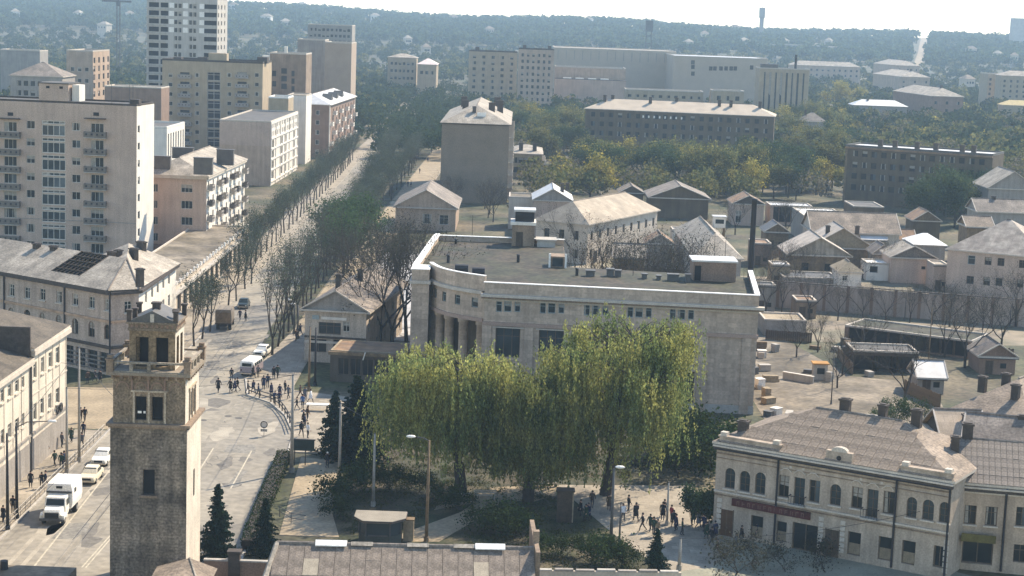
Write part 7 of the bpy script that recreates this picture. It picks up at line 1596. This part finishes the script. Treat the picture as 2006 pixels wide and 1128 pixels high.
# ---------------------------------------------------------------- far things on the hills
def far_things():
    p = AT(1492,45,2600); z0 = float(hill(p.x,2600)); zt = AT(1492,15,2600).z; t = thing('water_tower', 'tall water tower on the skyline right of centre', 'water tower', (p.x,2600,z0))
    MB().lathe([(3.4,0),(3.2,(zt-z0)*.66),(4.4,(zt-z0)*.68),(4.6,zt-z0),(.1,zt-z0+1)], 12).build('shaft', m_grey, t)
    p = AT(1270,90,1500); zt = AT(1270,40,1500).z; t = thing('lattice_tower', 'lattice mast tower behind the factory', 'tower', (p.x,1500,float(hill(p.x,1500))))
    H_ = zt-t.location.z
    for sx in (-1,1):
        for sy in (-1,1): MB().tube((sx*3.4,sy*3.4,0),(sx*1.6,sy*1.6,H_),.5,.35,4).build('leg', m_iron, t)
    for k in range(1,7): f = k/7; w = 3.4*(1-f)+1.6*f; MB().box((-w,-w,H_*f),(w,w,H_*f+.8)).build('brace', m_iron, t)
    MB().box((-3,-3,H_*.8),(3,3,H_)).build('cabin', m_iron, t)
    p = AT(2000,65,2500); zt = AT(2000,36,2500).z; w = 2500*22/3500; b = Bld('far_tower_block', 'pale high-rise on the skyline at the right edge', 'tower block', rect((AT(1984,60,2500).x,2500),(AT(2030,60,2500).x,2500),16), zt-float(hill(p.x,2500)), m_panel, z0=float(hill(p.x,2500))); b.walls(); b.flat(m_flat)
    # tower crane far left
    p = AT(232,50,1100); t = thing('tower_crane', 'tower crane on the far left building site', 'crane', (p.x,1100,0)); zt = AT(232,4,1100).z
    for sx in (-.9,.9):
        for sy in (-.9,.9): MB().tube((sx,sy,0),(sx,sy,zt),.22,.22,4).build('mast_leg', m_iron, t)
    for k in range(14): z = zt*k/14; MB().tube((-.9,-.9,z),(.9,-.9,z+zt/14),.12,.12,3).build('mast_brace', m_iron, t)
    MB().box((-10,-.6,zt),(8,.6,zt+1.1)).build('jib', m_iron, t); MB().box((-1.2,-1,zt-2.5),(1.2,1,zt-.01)).build('cab', m_iron, t); MB().tube((0,0,zt+1.1),(0,0,zt+5),.4,.2,4).build('apex', m_iron, t)
    rs = np.random.default_rng(33)
    spots = [(800,92),(836,112),(888,45),(735,45),(590,12),(455,20),(80,8),(150,38),(200,70),(1150,48),(1082,42),(1438,66),(1770,62),(1950,120),(1900,112),(1620,96),(1540,92),(1460,92),(1380,84),(1350,98),(1900,180),(1985,130),(960,72),(520,50),(30,40),(255,40),(560,60)]
    places = ['behind the avenue end','under the skyline']
    for i, (u, v) in enumerate(sorted(spots)):
        q = GT(u, v+4); y = q.y; w = y*rs.uniform(10,22)/3500; h = rs.uniform(4,8); big = v > 85 or u < 240
        b = Bld('far_house', '%s from the left of the tiny far houses among the outskirts trees' % nth(i), 'house', rect((q.x-w/2,y),(q.x+w/2,y+rs.uniform(-4,4)),10), h+7, m_white if rs.random() < .35 else m_pale, 'far houses', z0=q.z-1)
        b.even(0, 3, (h+3.5,), 1.6, 1.6, 'minid', 1.2); b.walls(); b.hip(3.2, m_slateL if rs.random() < .6 else m_slate2, o=.6)
    q0, q1 = AT(1340,82,2150), AT(1612,98,2050); b = block('far_long_shed', 'very long pale roofed factory shed beyond the factory', rect(q0, q1, 40), max(5,q0.z-float(hill(q0.x,2150))), m_grey, rmat=m_tin, cat='factory', z0=float(hill(q0.x,2150)))
    q0, q1 = AT(758,112,1050), AT(856,122,1000)
    b = block('pink_roof_block', 'tall narrow house with a pink roof at the end of the avenue', rect(AT(818,126,980),AT(855,128,980),24), AT(818,126,980).z, m_brick3, ((0,3,(14,18,22),1.6,1.8,'minid',1.5),), roof='hip', rmat=M('pinkish_tin', (.55,.47,.46), var=.1), rh=3)
    b = block('long_tan_block', 'long tan block left of the avenue end under the pink roofs', rect(AT(760,112,1000),AT(816,116,1000),14), AT(760,112,1000).z, m_brick3, ((0,6,(10,14,18,22),1.4,1.5,'minid',1.5),), roof='hip', rmat=m_slateL, rh=2)
far_things()
# ---------------------------------------------------------------- the air
hz = bpy.data.materials.new('haze'); hz.use_nodes = True
for n in list(hz.node_tree.nodes):
    if n.type != 'OUTPUT_MATERIAL': hz.node_tree.nodes.remove(n)
pv = hz.node_tree.nodes.new('ShaderNodeVolumePrincipled'); pv.inputs['Color'].default_value = (.66,.86,1.0,1); pv.inputs['Density'].default_value = HAZE
pv.inputs['Anisotropy'].default_value = 0.0
hz.node_tree.links.new(pv.outputs[0], [n for n in hz.node_tree.nodes if n.type == 'OUTPUT_MATERIAL'][0].inputs['Volume'])
o = MB().box((-1560,-60,-10.0),(1560,3960,92)).build('haze', hz); o['kind'] = 'stuff'
